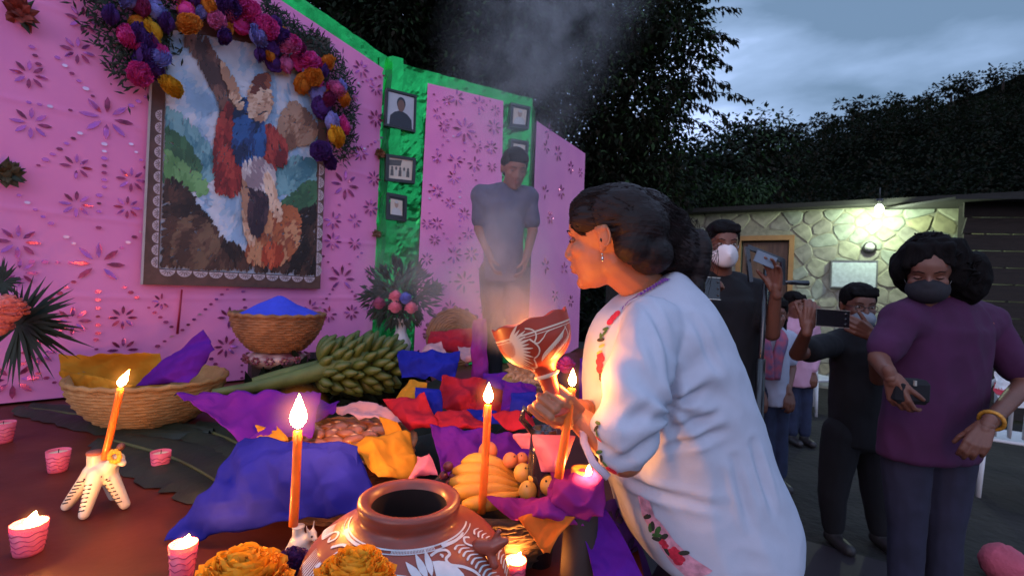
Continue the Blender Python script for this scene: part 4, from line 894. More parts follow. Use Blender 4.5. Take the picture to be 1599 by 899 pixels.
sheet('purple_tissue', 'purple tissue rising behind the tall flame at the back of the bread basket', M_tp, [P(420, 622, 1.70), P(530, 622, 1.66), P(520, 660, 1.55), P(430, 662, 1.55)], amp=.012, seed=17)
sheet('pink_tissue', 'pale pink tissue rolled along the back rim of the bread basket', M_tlp, [P(505, 640, 1.62), P(590, 628, 1.64), P(640, 668, 1.56), P(560, 655, 1.55)], amp=.016, seed=18, fold=8)
# fruit tray
YF = 1.22; fc = P(775, 762, YF)
wicker('basket', 'low basket of bananas and small round fruit lined with purple tissue', (fc.x, YF, TZ), .12, .165, max(.06, fc.z-TZ-.01), mat('dark_wicker', (.05, .025, .012), .8, var=.4), .009)
M_ban = mat('banana_peel', (.85, .38, .03), .5, var=.12, vscale=26, col2=(.60, .24, .03), bump=.2, bscale=60, bdist=.002); M_btip = mat('banana_tip', (.12, .06, .02), .8)
def banana(lab, a, b, sag, r, grp='yellow bananas in the fruit basket'):
    a, b = Vector(a), Vector(b); m = (a+b)/2+Vector(sag); pts = bez([a, m, b], 14); k = 14
    rad = [r*(.35, .62, .82, .94, 1, 1, 1, 1, .98, .93, .84, .7, .5, .34, .28)[i] for i in range(15)]; root = thing('banana', lab, 'banana', m, grp); mb = MB(); mb.tube(pts, rad, 7); 
    mb.v = [tuple(v) for v in mb.v]; obj('peel', mb, M_ban, root); tm = MB(); tm.tube([pts[-1], pts[-1]+(pts[-1]-pts[-2])*1.2], [r*.3, r*.22], 6); tm.tube([pts[0], pts[0]+(pts[0]-pts[1])*.3], [r*.34, r*.2], 6); obj('tip', tm, M_btip, root)
banana('topmost plump banana of the hand, behind the middle taper', P(722, 722, 1.24), P(806, 746, 1.22), (-.0, -.01, .040), .021)
banana('second banana from the top of the hand', P(708, 735, 1.20), P(808, 752, 1.20), (0, -.02, .026), .021)
banana('third banana of the hand, in its middle', P(703, 752, 1.17), P(812, 758, 1.18), (0, -.02, .014), .022)
banana('lowest long banana reaching out to the jar', P(700, 768, 1.14), P(812, 764, 1.16), (0, -.02, .004), .021)
banana('short banana at the bottom of the hand, near the jar\'s shoulder', P(722, 786, 1.11), P(815, 768, 1.14), (0, -.015, -.012), .019)
M_gua = mat('guava_skin', (.74, .42, .06), .45, var=.2, vscale=10, col2=(.62, .28, .05)); M_plum = mat('plum_skin', (.14, .03, .05), .35, var=.3); M_pea = mat('peach_skin', (.68, .20, .07), .55, var=.3, vscale=8)
def fruit(name, lab, px, py, Y, wpx, m, el=1.0, cat='fruit', grp=None):
    c = P(px, py, Y); r = px2m(wpx, Y)/2; root = thing(name, lab, cat, c-Vector((0, 0, r)), grp); mb = MB(); mb.ell(c, (r, r, r*el), Matrix.Rotation(rnd.uniform(-.5, .5), 3, 'Y'), 18, 12); obj('skin', mb, m, root)
    cm = MB(); d = Vector((rnd.uniform(-.5, .5), -.6, .7)).normalized(); cm.cap(c+d*r*.95, c+d*r*1.12, r*.12, r*.08, 8); obj('calyx', cm, M_btip, root)
for px, py, Y, w_, lab in ((817, 738, 1.17, 30, 'small yellow guava nearest the banana stems'), (838, 745, 1.15, 28, 'yellow guava in the centre of the guava pile'), (842, 726, 1.19, 26, 'speckled yellow guava at the top of the pile'), (858, 758, 1.12, 30, 'large yellow guava at the right end of the pile'),
                           (824, 766, 1.12, 29, 'pear shaped guava at the bottom of the pile'), (862, 736, 1.17, 22, 'small guava half hidden behind the right of the pile'), (797, 718, 1.22, 24, 'rosy guava above the banana stems'), (815, 716, 1.23, 20, 'little reddish guava at the back of the pile')):
    fruit('guava', lab, px, py, Y, w_, M_pea if 'ros' in lab or 'redd' in lab or 'speck' in lab else M_gua, 1.1 if 'pear' in lab else 1, grp='guavas in the fruit basket')
for px, py, w_, lab in ((700, 728, 16, 'upper dark plum left of the bananas'), (693, 742, 14, 'leftmost dark plum beside the bananas'), (708, 742, 14, 'lower dark plum touching the bananas'), (703, 752, 13, 'lowest dark plum behind the jar rim')): fruit('plum', lab, px, py, 1.24, w_, M_plum, grp='dark plums beside the bananas')
fruit('peach', 'round orange peach on top behind the middle taper', 762, 704, 1.28, 30, M_pea)
sheet('purple_tissue', 'thin purple tissue standing behind the bananas, left half', M_tp, [P(672, 664, 1.40), P(760, 672, 1.42), P(755, 735, 1.30), P(690, 748, 1.30)], amp=.014, seed=21)
sheet('purple_tissue', 'thin purple tissue standing behind the bananas, right half', M_tp, [P(752, 670, 1.42), P(830, 690, 1.38), P(848, 735, 1.27), P(765, 730, 1.31)], amp=.014, seed=22)
sheet('magenta_tissue', 'crumpled purple tissue bunched in front of the guavas', M_tm, [P(868, 738, 1.13), P(952, 742, 1.03), P(948, 812, .99), P(860, 806, 1.04)], res=(40, 30), amp=.030, seed=23, bulge=(0, -.06, .02), fold=7, jag=.006)
sheet('magenta_tissue', 'lower fold of crumpled purple tissue hanging below the guavas', M_tm, [P(768, 784, 1.12), P(885, 776, 1.05), P(915, 818, 1.0), P(800, 814, 1.06)], amp=.026, seed=24, bulge=(0, -.03, 0), fold=8, jag=.005)
sheet('orange_tissue', 'pointed orange tissue corner hanging below the purple tissue', tissue_mat('orange', (.60, .19, .03)), [P(805, 808, 1.04), P(902, 806, 1.0), P(852, 862, .97), P(842, 862, .98)], amp=.008, seed=25)
sheet('pink_tissue', 'rounded pink tissue knot just behind the jar mouth', M_tk, [P(652, 715, 1.22), P(672, 714, 1.22), P(684, 748, 1.15), P(638, 750, 1.15)], amp=.012, seed=26, bulge=(0, -.04, .01))
sheet('pink_tissue', 'smooth pink tissue cone standing behind the leaning taper', M_tk, [P(832, 676, 1.12), P(897, 680, 1.10), P(878, 735, 1.06), P(846, 738, 1.08)], amp=.006, seed=27, bulge=(0, -.05, 0), fold=4)
sheet('pink_tissue', 'pink tissue scrap between the purple sheet and the pink cone', M_tk, [P(800, 678, 1.25), P(832, 676, 1.22), P(836, 700, 1.2), P(812, 698, 1.22)], amp=.01, seed=28)
# loose tissue in the middle distance: colour, four corners, depth
loose = [('blue', M_tb, [(622, 552), (718, 548), (712, 597), (626, 592)], 2.2, 'deep blue tissue sheet below the flower vase', .03), ('red', M_tr, [(690, 592), (760, 596), (750, 648), (688, 642)], 1.85, 'red tissue rising left of the middle flame', .03),
         ('red', M_tr, [(745, 600), (790, 612), (790, 650), (740, 650)], 1.8, 'red tissue directly behind the middle flame', .02), ('red', M_tr, [(600, 628), (665, 622), (690, 672), (640, 676)], 1.6, 'red tissue right of the bread basket', .02),
         ('blue', M_tb, [(652, 612), (688, 608), (694, 656), (648, 652)], 1.7, 'crumpled ball of blue tissue left of the red sheets', .03), ('red', M_tr, [(680, 655), (730, 642), (770, 672), (690, 680)], 1.55, 'low red tissue fold behind the purple sheet', .02),
         ('blue', M_tb, [(725, 640), (775, 636), (790, 668), (740, 668)], 1.62, 'blue tissue showing between red folds', .015), ('red', M_tr, [(770, 655), (832, 640), (838, 680), (800, 684)], 1.45, 'red tissue peaks left of the black mug', .02),
         ('blue', M_tb, [(798, 612), (836, 616), (838, 655), (800, 670)], 1.55, 'blue tissue corner left of the woman\'s hands', .01), ('purple', M_tp, [(752, 578), (800, 586), (812, 625), (760, 618)], 1.9, 'purple tissue tuft behind the middle flame', .02),
         ('purple', M_tp, [(790, 600), (838, 605), (835, 640), (785, 638)], 1.75, 'purple tissue below the dried flowers', .02), ('red', M_tr, [(672, 518), (742, 515), (752, 556), (668, 552)], 2.55, 'dark red cloth in front of the round straw tray', .03),
         ('yellow', M_ty, [(640, 592), (665, 600), (660, 640), (615, 628)], 1.95, 'brownish yellow tissue under the deep blue sheet', .02), ('purple', M_tp, [(905, 560), (960, 555), (960, 620), (905, 625)], 1.9, 'dusky purple tissue seen past the censer stem', .03),
         ('magenta', M_tm, [(740, 500), (760, 498), (765, 600), (735, 600)], 2.3, 'dark plum tissue strip beside the straw tray', .02), ('pale_pink', M_tlp, [(668, 540), (690, 538), (700, 556), (660, 556)], 2.4, 'pale pink tissue frill beside the deep blue sheet', .02),
         ('pale_pink', M_tlp, [(715, 546), (742, 545), (750, 570), (720, 566)], 2.35, 'pale pink tissue frill right of the red cloth', .02)]
for i, (cn, m, q, Y, lab, am) in enumerate(loose):
    zmin = TZ+.005; c4 = []
    for k, (px, py) in enumerate(q): y_ = Y+(.03 if k < 2 else -.06); c4.append(P(px, py, y_))
    sheet(cn+'_tissue', lab, m, c4, amp=am*.8, seed=40+i, bulge=(0, -.04, .0), fold=7, jag=.004)
# mounds of dark cloth that prop the loose tissue up
pm_ = MB()
for px, py, Y, w_ in ((700, 690, 1.65, 90), (780, 690, 1.62, 70), (650, 640, 2.0, 70), (740, 640, 2.0, 80), (820, 660, 1.8, 60), (700, 600, 2.4, 70)):
    c = P(px, py, Y+.12); r = px2m(w_, Y); pm_.ell((c.x, c.y, TZ), (r, r*.8, max(.03, c.z-TZ+.02)), n=16, m=10)
pmf = fuse(pm_, .015, 4, lambda c, n: .012*ridge(c, 9)); tag(obj('cloth_heap', pmf, mat('dark_green_cloth', (.016, .02, .014), .9, var=.4)), 'dark leafy green heap propping up the loose red and blue tissue', 'cloth')
# mug, dried flowers, tray, vase
YM = 1.16; mc = P(850, 668, YM); mug = thing('black_mug', 'small black glazed mug behind the pink tissue cone', 'mug', (mc.x, YM, TZ)); mb = MB(); M_bg = mat('black_glaze', (.012, .012, .02), .12, coat=.8)
hm_ = mc.z-TZ; mb.lathe([(.001, 0), (.03, 0), (.04, hm_*.4), (.035, hm_*.8), (.030, hm_), (.026, hm_), (.024, hm_*.8), (.001, hm_*.5)], (mc.x, YM, TZ), 28); obj('body', mb, M_bg, mug)
mb = MB(); mb.tube([(mc.x-.028, YM, mc.z-.01), (mc.x-.055, YM, mc.z+.02), (mc.x-.05, YM, mc.z+.045), (mc.x-.03, YM, mc.z+.03)], .008, 8); obj('handle', mb, M_bg, mug)
dfc = P(815, 598, 1.85); df = thing('dried_flowers', 'bunch of dried brown and cream flowers left of the censer stem', 'dried flowers', (dfc.x, dfc.y, TZ))
M_dr = mat('dried_petal', (.20, .11, .06), .8, var=.5, vscale=20, col2=(.42, .30, .20))
stm = MB(); 
for k in range(9):
    c = dfc+Vector((rnd.uniform(-.07, .07), rnd.uniform(-.05, .05), rnd.uniform(-.05, .05))); stm.tube([(dfc.x, dfc.y+.05, TZ), c], .003, 5)
    m = MB()
    for l in range(10): a = 2*PI*l/10; leaf(m, c, Vector((math.cos(a), -.5, math.sin(a))), Vector((0, -1, .2)), .05, .025)
    m.ell(c, .012, n=8, m=6); obj('bloom', m, M_dr, df)
obj('stem', stm, M_dr, df)
sheet('khaki_leaf', 'folded khaki corn husk lying beside the dried flowers', mat('husk', (.36, .26, .10), .8, var=.3, trans=.2), [P(778, 598, 1.88), P(806, 580, 1.9), P(828, 596, 1.85), P(800, 606, 1.85)], amp=.008, seed=71, cat='husk')
tc_ = P(711, 526, 2.75); tr_ = thing('straw_tray', 'round brown straw tray leaning at the foot of the middle backdrop panel', 'tray', tc_-Vector((0, 0, .16)))
Mt = frame((.25, -1, .25), (0, 0, 1)); Mt2 = Matrix((Mt.col[0], -Mt.col[2], Mt.col[1])).transposed(); mb = MB()
for k in range(11): r_ = .014+.0145*k; mb.tube([tc_+Mt2@Vector((r_*math.cos(2*PI*j/40), r_*math.sin(2*PI*j/40), .004*math.sin(j*PI/2*1.0+k*PI))) for j in range(41)], .0085, 6, caps=False)
obj('straw_coil', mb, M_wick2, tr_)
for k in range(16): m = MB(); a = 2*PI*k/16; c = tc_+Mt2@Vector((.168*math.cos(a), .168*math.sin(a), 0)); m.ell(c, .013, n=8, m=6); obj('fringe_bead', m, mat('plum_bead', (.16, .05, .08), .7), tr_)
YV = 2.72; vb = P(624, 559, YV); vase = thing('flower_vase', 'white ceramic vase with pink and blue paper blooms before the green foil', 'vase', vb); mb = MB(); k_ = px2m(1, YV)
mb.lathe([(.001, 0), (9*k_, 0), (15*k_, 12*k_), (17*k_, 24*k_), (11*k_, 35*k_), (8*k_, 42*k_), (8*k_, 54*k_), (12*k_, 62*k_), (10*k_, 62*k_), (7*k_, 52*k_)], vb, 28); obj('body', mb, mat('vase_white', (.55, .50, .50), .35, var=.2, vscale=16), vase)
fm = MB()
for k in range(420):
    v = rv(); c = P(624, 458, YV)+Vector((v.x*.19, v.y*.10, v.z*.17)); leaf(fm, c, v+rv()*.5, Vector((0, -1, .2)), .07, .016, 0)
for k in range(26): a = rnd.uniform(0, 2*PI); fm.tube(bez([vb+Vector((0, 0, 58*k_)), P(624, 480, YV), P(624, 455, YV)+Vector((math.cos(a)*.17, rnd.uniform(-.08, .08), math.sin(a)*.16))], 5), .003, 4)
obj('foliage', fm, mat('dark_fern', (.012, .022, .014), .8, var=.4), vase, kind='stuff')
for px, py, c_ in ((618, 464, 'rose'), (633, 467, 'blue'), (617, 481, 'rose'), (642, 482, 'rose'), (592, 475, 'dusk')):
    m = mat('bloom_'+c_, {'rose': (.75, .22, .35), 'blue': (.12, .16, .60), 'dusk': (.35, .08, .20)}[c_], .7, var=.15, trans=.2); o = marigold('bloom', None, P(px, py, YV-.12), .038, m, 6, parent=vase, seed=px)
# green banana bunch
gb = thing('green_banana_bunch', 'big bunch of green bananas lying on its thick stalk', 'bananas', T(540, 640)); YG = 2.20
M_gban = mat('green_banana_peel', (.035, .075, .012), .5, var=.3, vscale=9, col2=(.085, .11, .018)); M_stalk = mat('banana_stalk', (.075, .11, .025), .6, var=.3, vscale=10, stretch=(1, 1, 1), bump=.4, bscale=30)
mb = MB(); sp_ = [P(332, 612, 1.95), P(400, 603, 2.0), P(470, 588, 2.1), P(530, 570, 2.18), P(575, 560, 2.25)]; mb.tube(catmull(sp_, 5), [.012+.028*min(1, i/12) for i in range(21)], 12); obj('stalk', mb, M_stalk, gb)
mb = MB(); mb.tube(catmull([P(395, 597, 2.05), P(440, 585, 2.1), P(500, 572, 2.2)], 5), [.02+.012*i/10 for i in range(11)], 10); obj('stalk', mb, M_stalk, gb)
ax0, ax1 = P(500, 575, YG), P(612, 570, YG+.15); ax = (ax1-ax0).normalized()
e1 = Vector((0, 0, 1)); e1 = (e1-ax*e1.dot(ax)).normalized(); e2 = ax.cross(e1)
for ring in range(8):
    for k in range(12):
        a = 2*PI*(k+.5*(ring % 2))/12+rnd.uniform(-.12, .12); o_ = (e1*math.cos(a)+e2*math.sin(a))
        if o_.y > .75: continue
        b0 = ax0.lerp(ax1, ring/7.2)+o_*.035; out_ = rnd.uniform(.105, .14)*(1-.25*abs(ring-3.5)/3.5); tipd = (ax*rnd.uniform(.25, .5)+Vector((0, 0, .12)))
        pts = bez([b0, b0+o_*out_*.7, b0+o_*out_+tipd*.13], 7); m = MB(); m.tube(pts, [.009, .017, .0215, .023, .0225, .020, .014, .006], 6)
        if min(v[2] for v in m.v) < TZ-.0: 
            m.v = [(v[0], v[1], max(v[2], TZ+.002)) for v in m.v]
        obj('green_banana', m, M_gban, gb)
# banana leaves lying on the cloth
M_bl = mat('banana_leaf_green', (.010, .016, .007), .6, var=.5, vscale=5, stretch=(1, 1, 1), bump=.4, bscale=22)
def bigleaf(lab, pts, w_, seed):
    pts = catmull(pts, 8); root = thing('banana_leaf', lab, 'leaf', pts[len(pts)//2], 'dark banana leaves lying on the maroon cloth'); k = len(pts); mb = MB(); rg = random.Random(seed)
    for side in (-1, 1):
        rows = []
        for i, p in enumerate(pts):
            d = (pts[min(i+1, k-1)]-pts[max(i-1, 0)]); nrm = Vector((-d.y, d.x, 0)).normalized()*side; t = i/(k-1); W_ = w_*math.sin(PI*min(1, .08+t*.9))**.6*(1-.25*rg.random()*(i % 2))
            rows.append([p+nrm*W_*q_+Vector((0, 0, .004+.022*math.sin(q_*PI)*(1+.3*nz(p, 9, seed))+.006*nz(p+nrm*q_, 22, seed))) for q_ in (0, .25, .5, .75, 1)])
        mb.grid(rows)
    obj('blade', mb, M_bl, root); rm = MB(); rm.tube([p+Vector((0, 0, .008)) for p in pts], [.008*(1-i/k*.7) for i in range(k)], 6); obj('midrib', rm, mat('leaf_rib', (.09, .10, .03), .6), root)
bigleaf('broad dark leaf running from the left basket toward the blue tissue', [T(170, 690), T(260, 715), T(330, 750), T(375, 790)], .16, 1)
bigleaf('dark leaf tucked under the far left basket', [T(40, 640), T(120, 650), T(230, 672), T(330, 680)], .13, 2)
bigleaf('dark leaf tip under the purple tissue', [T(300, 668), T(360, 690), T(400, 720), T(430, 760)], .14, 3)
bigleaf('dark leaf lying behind the bread basket', [T(380, 632), T(470, 640), T(560, 648), T(640, 655)], .16, 4)
# flower spray at the left edge
lf = thing('flower_spray', 'pink paper bloom with dark spiky leaves entering at the left edge', 'flowers', T(-60, 640)); cc = P(12, 500, 1.85)
fm = MB()
for k in range(70):
    a = rnd.uniform(-1.3, 1.6) if k % 3 else rnd.uniform(-PI, PI); d = Vector((math.cos(a), rnd.uniform(-.4, .4), math.sin(a)*.8-.1)).normalized(); L_ = rnd.uniform(.14, .26); s_ = d.cross(Vector((0, 1, 0))).normalized()
    p0 = cc+Vector((.0, .04, -.02)); fm.add([p0-s_*.006, p0+d*L_*.5-s_*.009, p0+d*L_+Vector((0, 0, -.02)), p0+d*L_*.5+s_*.009, p0+s_*.006], [(0, 1, 4), (1, 3, 4), (1, 2, 3)], 0, False)
fm.tube(bez([T(-60, 640), P(-30, 560, 1.85), cc], 6), .006, 6); obj('foliage', fm, mat('dark_fern', (.012, .022, .014)), lf)
marigold('bloom', None, P(12, 486, 1.80), .062, mat('bloom_coral', (.80, .24, .22), .7, trans=.2), 6, parent=lf, seed=3); marigold('bloom', None, P(-5, 510, 1.78), .05, mat('bloom_coral', (.80, .24, .22)), 6, parent=lf, seed=4)
fm = MB()
for k in range(40): a = rnd.uniform(0, 2*PI); L_ = rnd.uniform(.05, .1); leaf(fm, P(5, 440, 1.9), Vector((math.cos(a), -.2, math.sin(a))), Vector((0, -1, 0)), L_, .015)
obj('foliage', fm, mat('dark_fern', (.012, .022, .014)), lf)

# ---------------- flower garland round the top of the painting
gar = thing('flower_garland', 'arched garland of bright tissue flowers and dark greenery over the framed painting', 'garland', P1.W(370, 60, .1))
M_gr = mat('garland_green', (.020, .034, .022), .8, var=.5, vscale=10)
gm = MB(); GP = lambda px, py, off=.10: P1.W(px, py, off)
for path, wd, cnt in (([(120, -60), (150, -10), (175, 40), (200, 90), (215, 115)], 34, 700), ([(200, -30), (260, 10), (330, 10), (400, 35), (450, 70), (490, 105), (520, 140), (530, 190), (530, 240)], 22, 1100), ([(415, 5), (450, 35), (490, 60), (520, 90), (540, 130), (545, 180), (540, 235)], 12, 800), ([(170, -40), (210, -10), (235, 30), (245, 80)], 30, 700)):
    q = catmull([Vector((a, b, 0)) for a, b in path], 6)
    for _ in range(cnt):
        c = rnd.choice(q); p = GP(c.x+rnd.gauss(0, wd*.5), c.y+rnd.gauss(0, wd*.5), rnd.uniform(.05, .13)); leaf(gm, p, rv()+P1.n*.3, P1.n, .05, .011, 0)
obj('greenery', gm, M_gr, gar, kind='stuff')
COL = dict(m=(.62, .03, .26), d=(.30, .02, .14), p=(.09, .02, .22), b=(.30, .30, .78), y=(.92, .42, .01), o=(.88, .27, .02), k=(.85, .18, .48))
GF = [(245, 20, 'b', 18), (252, 46, 'y', 20), (250, 72, 'p', 22), (256, 103, 'b', 22), (258, 142, 'y', 21), (212, 113, 'm', 19), (212, 57, 'm', 17), (212, 85, 'p', 22), (205, 8, 'd', 20), (232, 58, 'p', 18), (232, 92, 'p', 20), (188, 28, 'p', 16),
      (303, 18, 'o', 19), (302, 48, 'o', 19), (283, 16, 'm', 14), (341, 34, 'k', 13), (324, 24, 'b', 12), (365, 52, 'o', 12), (390, 58, 'b', 19), (382, 29, 'm', 20), (412, 46, 'm', 19), (352, 8, 'p', 20), (318, 2, 'm', 16), (412, 76, 'p', 20), (396, 84, 'p', 12),
      (430, 86, 'o', 11), (452, 74, 'm', 15), (476, 88, 'm', 15), (457, 100, 'k', 14), (475, 106, 'b', 12), (487, 119, 'o', 14), (484, 136, 'o', 17), (502, 124, 'm', 10), (520, 106, 'o', 14), (501, 101, 'm', 11), (508, 145, 'b', 18), (528, 154, 'o', 13), (512, 168, 'p', 19),
      (508, 190, 'b', 16), (512, 214, 'y', 19), (505, 240, 'p', 16), (522, 252, 'p', 12), (524, 136, 'm', 10), (437, 60, 'p', 14), (340, 52, 'p', 14), (274, 40, 'p', 16), (370, 8, 'm', 16), (272, -12, 'y', 18), (240, -8, 'm', 18), (330, -14, 'o', 18), (432, 96, 'p', 14)]
for path, n_ in (([(200, -20), (225, 30), (235, 70), (240, 110)], 9), ([(270, -10), (330, 5), (400, 25), (450, 68), (495, 105), (525, 150), (528, 220)], 22)):
    q_ = catmull([Vector((a, b, 0)) for a, b in path], 8)
    for k in range(n_): p_ = q_[int((k+.5)/n_*(len(q_)-1))]; GF.append((p_.x+rnd.uniform(-9, 9), p_.y+rnd.uniform(-9, 9), 'mpbokdm'[k % 7], rnd.uniform(11, 16)))
prot = {}
def puff(seed):
    mb = MB(); rg = random.Random(seed)
    for j in range(13):
        a = -PI/2+PI*j/12; row = []
        for i in range(22):
            t = 2*PI*i/22; d = Vector((math.cos(a)*math.cos(t), math.cos(a)*math.sin(t), math.sin(a))); r = 1+.22*ridge(d, 2.6, seed)+.12*ridge(d, 6, seed+2); row.append(Vector((d.x*r, d.y*r, d.z*r*.8)))
        mb.v += [tuple(v) for v in row]
    mb.f = [(j*22+i, j*22+(i+1) % 22, (j+1)*22+(i+1) % 22, (j+1)*22+i) for j in range(12) for i in range(22)]; mb.m = [0]*len(mb.f); mb.sm = [True]*len(mb.f); 
    o = marigold('puff', None, (0, 0, 0), 1.0, mat('paper_m', COL['m']), 6, seed=seed); me = o.data; bpy.data.objects.remove(o); return me
PU = [puff(k) for k in range(4)]
for k, (px, py, c_, w_) in enumerate(GF):
    c = GP(px, py, .15); r = px2m(min(w_, 18), c.y)*.76; o = bpy.data.objects.new('paper_flower', PU[k % 4]); C.objects.link(o); o.parent = gar; o.location = c-gar.location; o.scale = (r*1.42, r*1.42, r*1.1)
    o.rotation_euler = (rnd.uniform(1.0, 2.0), rnd.uniform(-.4, .4), rnd.uniform(0, 6)); o.material_slots[0].link = 'OBJECT'; o.material_slots[0].material = mat('paper_'+c_, COL[c_], .75, var=.2, vscale=3, trans=.2, bump=.5, bscale=9, bdist=.2)
# small dried roses pinned to the panels
def pinned(lab, pl, px, py, r, col, n_=26):
    c = pl.W(px, py, .05); root = thing('dried_rose', lab, 'dried flower', c-Vector((0, 0, r)), 'small dried roses pinned to the pink panels'); m = MB()
    for k in range(n_): v = rv(); leaf(m, c+v*r*.3, v+pl.n*.4, pl.n, r*1.1, r*.7)
    m.ell(c, r*.5, n=8, m=6); obj('petals', m, mat('dried_'+col, {'red': (.22, .03, .02), 'olive': (.07, .05, .02), 'brown': (.20, .07, .03)}[col], .8, var=.4, vscale=30), root); lm = MB()
    for k in range(5): a = rnd.uniform(0, 6); leaf(lm, c-pl.n*.01, Vector((math.cos(a), 0, math.sin(a))), pl.n, r*1.6, r*.5)
    obj('leaf', lm, M_gr, root)
pinned('red dried rose pinned near the top left corner', P1, 30, 22, .06, 'red'); pinned('dark olive dried rose pinned at the left edge', P1, 8, 272, .055, 'olive'); pinned('small brown dried rose on the panel seam beside the group photograph', P1, 593, 240, .035, 'brown')
pinned('small dried rose low on the panel seam', P1, 588, 365, .03, 'brown'); pinned('small dried rose on the seam above the vase', P1, 587, 462, .03, 'brown'); pinned('dark dried rose low on the middle pink panel', P2, 680, 449, .05, 'olive')
# ---------------- framed photographs on the green foil
M_bf = mat('black_frame', (.012, .010, .012), .4, coat=.3); M_gy = mat('print_grey', (.45, .47, .52), .4, var=.1); M_wh = mat('print_cream', (.62, .52, .42), .4, var=.1); M_dk = mat('print_dark', (.02, .022, .035), .4); M_fa = mat('print_face', (.16, .08, .06), .4); M_fb = mat('print_pale_face', (.40, .26, .20), .4)
def photo_frame(lab, pl, q, m_bg, kind, bw=.018):
    a, b, c, d = [pl.W(*p, .06) for p in q]; root = thing('photo_frame', lab, 'framed photo', (c+d)/2, 'framed photographs on the green foil'); ce = (a+b+c+d)/4
    ins = [p+(ce-p).normalized()*bw*1.8 for p in (a, b, c, d)]; O_ = [a, b, c, d]
    for k in range(4): m = MB(); m.poly([O_[k], O_[(k+1) % 4], ins[(k+1) % 4], ins[k]], .05, pl.n); obj('frame_bar', m, M_bf, root)
    m = MB(); m.poly([p-pl.n*.012 for p in ins]); obj('mount', m, M_bf if kind != 'group' else M_wh, root)
    I2 = [p+(ce-p).normalized()*bw*(.4 if kind == 'big' else 1.1) for p in ins] if kind != 'group' else ins
    at_ = lambda u, v, o_=0: I2[3].lerp(I2[2], u).lerp(I2[0].lerp(I2[1], u), v)-pl.n*(.010-o_)
    m = MB(); m.poly([at_(0, 0), at_(1, 0), at_(1, 1), at_(0, 1)]); pr = obj('print', m, m_bg, root)
    el = lambda cu, cv, ru, rv_, o_: [at_(cu+ru*math.cos(t), cv+rv_*math.sin(t), o_) for t in [2*PI*k/14 for k in range(14)]]
    m = MB()
    if kind in ('big', 'id'):
        m.poly([at_(*p, .001) for p in ((.08, .0), (.1, .28), (.26, .42), (.42, .48), (.58, .48), (.76, .42), (.92, .28), (.95, 0))], mi=0); m.poly(el(.5, .72, .17, .20, .0015), mi=0 if kind == 'big' else 1); m.poly(el(.5, .65, .14, .19, .002), mi=1)
        if kind == 'id': m.poly(el(.5, .84, .15, .09, .0025), mi=0)
        obj('portrait', m, [M_dk if kind == 'big' else mat('print_shirt', (.5, .5, .5)), M_fa if kind == 'big' else M_fb], pr)
    else:
        for k in range(5): u = .14+.17*k; m.poly([at_(u-.07, .15, .001), at_(u+.07, .15, .001), at_(u+.06, .45, .001), at_(u-.06, .45, .001)], mi=k % 2); m.poly(el(u, .52, .045, .09, .0015), mi=0)
        m.poly([at_(0, .62, .001), at_(.5, .66, .001), at_(.55, .95, .001), at_(0, .9, .001)], mi=0); obj('portrait', m, [mat('print_mid', (.10, .10, .10)), mat('print_light', (.5, .48, .42))], pr)
photo_frame('large black framed portrait of a person in dark clothes, top left of the green foil', P2, [(604, 137), (651, 149), (649, 207), (601, 196)], M_gy, 'big', .012)
photo_frame('black framed landscape photograph of a group, below the large portrait', P2, [(603, 240), (650, 247), (648, 287), (602, 282)], M_wh, 'group')
photo_frame('small dark framed identity photograph below the group photograph', P2, [(604, 300), (636, 306), (635, 346), (603, 342)], M_wh, 'id')
photo_frame('small dark framed identity photograph at the top right of the green foil', P2, [(798, 160), (829, 167), (826, 202), (796, 198)], M_wh, 'id', .016)
photo_frame('dark framed photograph partly hidden behind the boy\'s head', P2, [(798, 216), (826, 221), (824, 258), (796, 254)], M_wh, 'id', .016)

# ---------------- cut purple paper hanging off the altar's right edge
M_pic = mat('purple_cut_paper', (.13, .035, .24), .7, var=.15, trans=.2); pp = Plane(P(935, 800, 1.16).xy, P(1030, 800, 1.30).xy)
cp = thing('cut_paper_banner', 'purple paper banner with cut flowers hanging at the altar edge behind the woman\'s blouse', 'banner', pp.W(965, 900)); m = MB()
A_, B_, C_, D_ = pp.W(905, 790), pp.W(975, 775), pp.W(1040, 960), pp.W(915, 960); m.grid([[A_.lerp(B_, i/16).lerp(D_.lerp(C_, i/16), j/16)+pp.n*.008*nz((i*.3, j*.2, 0), 1.3) for i in range(17)] for j in range(17)]); obj('paper', m, M_pic, cp)
for px, py, r in ((953, 812, .035), (950, 838, .03), (975, 860, .04), (930, 870, .035)): m = MB(); cut_flower(m, pp, pp.W(px, py), r, npt=6, off=.012, w=.2); obj('cutout_flower', m, mat('cut_dark', (.03, .01, .05)), cp)
sheet('purple_tissue', 'violet tissue edge hanging down between the banner and the guavas', M_tp, [P(905, 800, 1.05), P(945, 790, 1.05), P(1005, 905, 1.0), P(930, 905, 1.0)], amp=.012, seed=81)
# glass votive by the cuff
vg = P(910, 742, 1.04); m = MB(); m.lathe([(.001, 0), (.045, 0), (.04, .03), (.035, vg.z-TZ-.05), (.001, vg.z-TZ-.045)], (vg.x, vg.y, TZ), 24); tag(obj('upturned_pot', m, mat('dark_pot', (.03, .015, .012), .8)), 'dark upturned pot under the colourful votive glass', 'pot'); vo = thing('votive_glass', 'small colourful votive glass with a tiny flame beside the woman\'s cuff', 'candle', (vg.x, vg.y, vg.z-.045)); m = MB(); h_ = .06
m.lathe([(.001, 0), (.022, 0), (.026, h_), (.022, h_), (.001, h_*.9)], (vg.x, vg.y, vg.z-.045), 24); obj('glass', m, mat('painted_glass', (.55, .12, .04), .25, var=.6, vscale=25, col2=(.7, .5, .08), sss=.2), vo)
flame(P(919, 742, 1.0), .022, .006, M_flame3, vo)
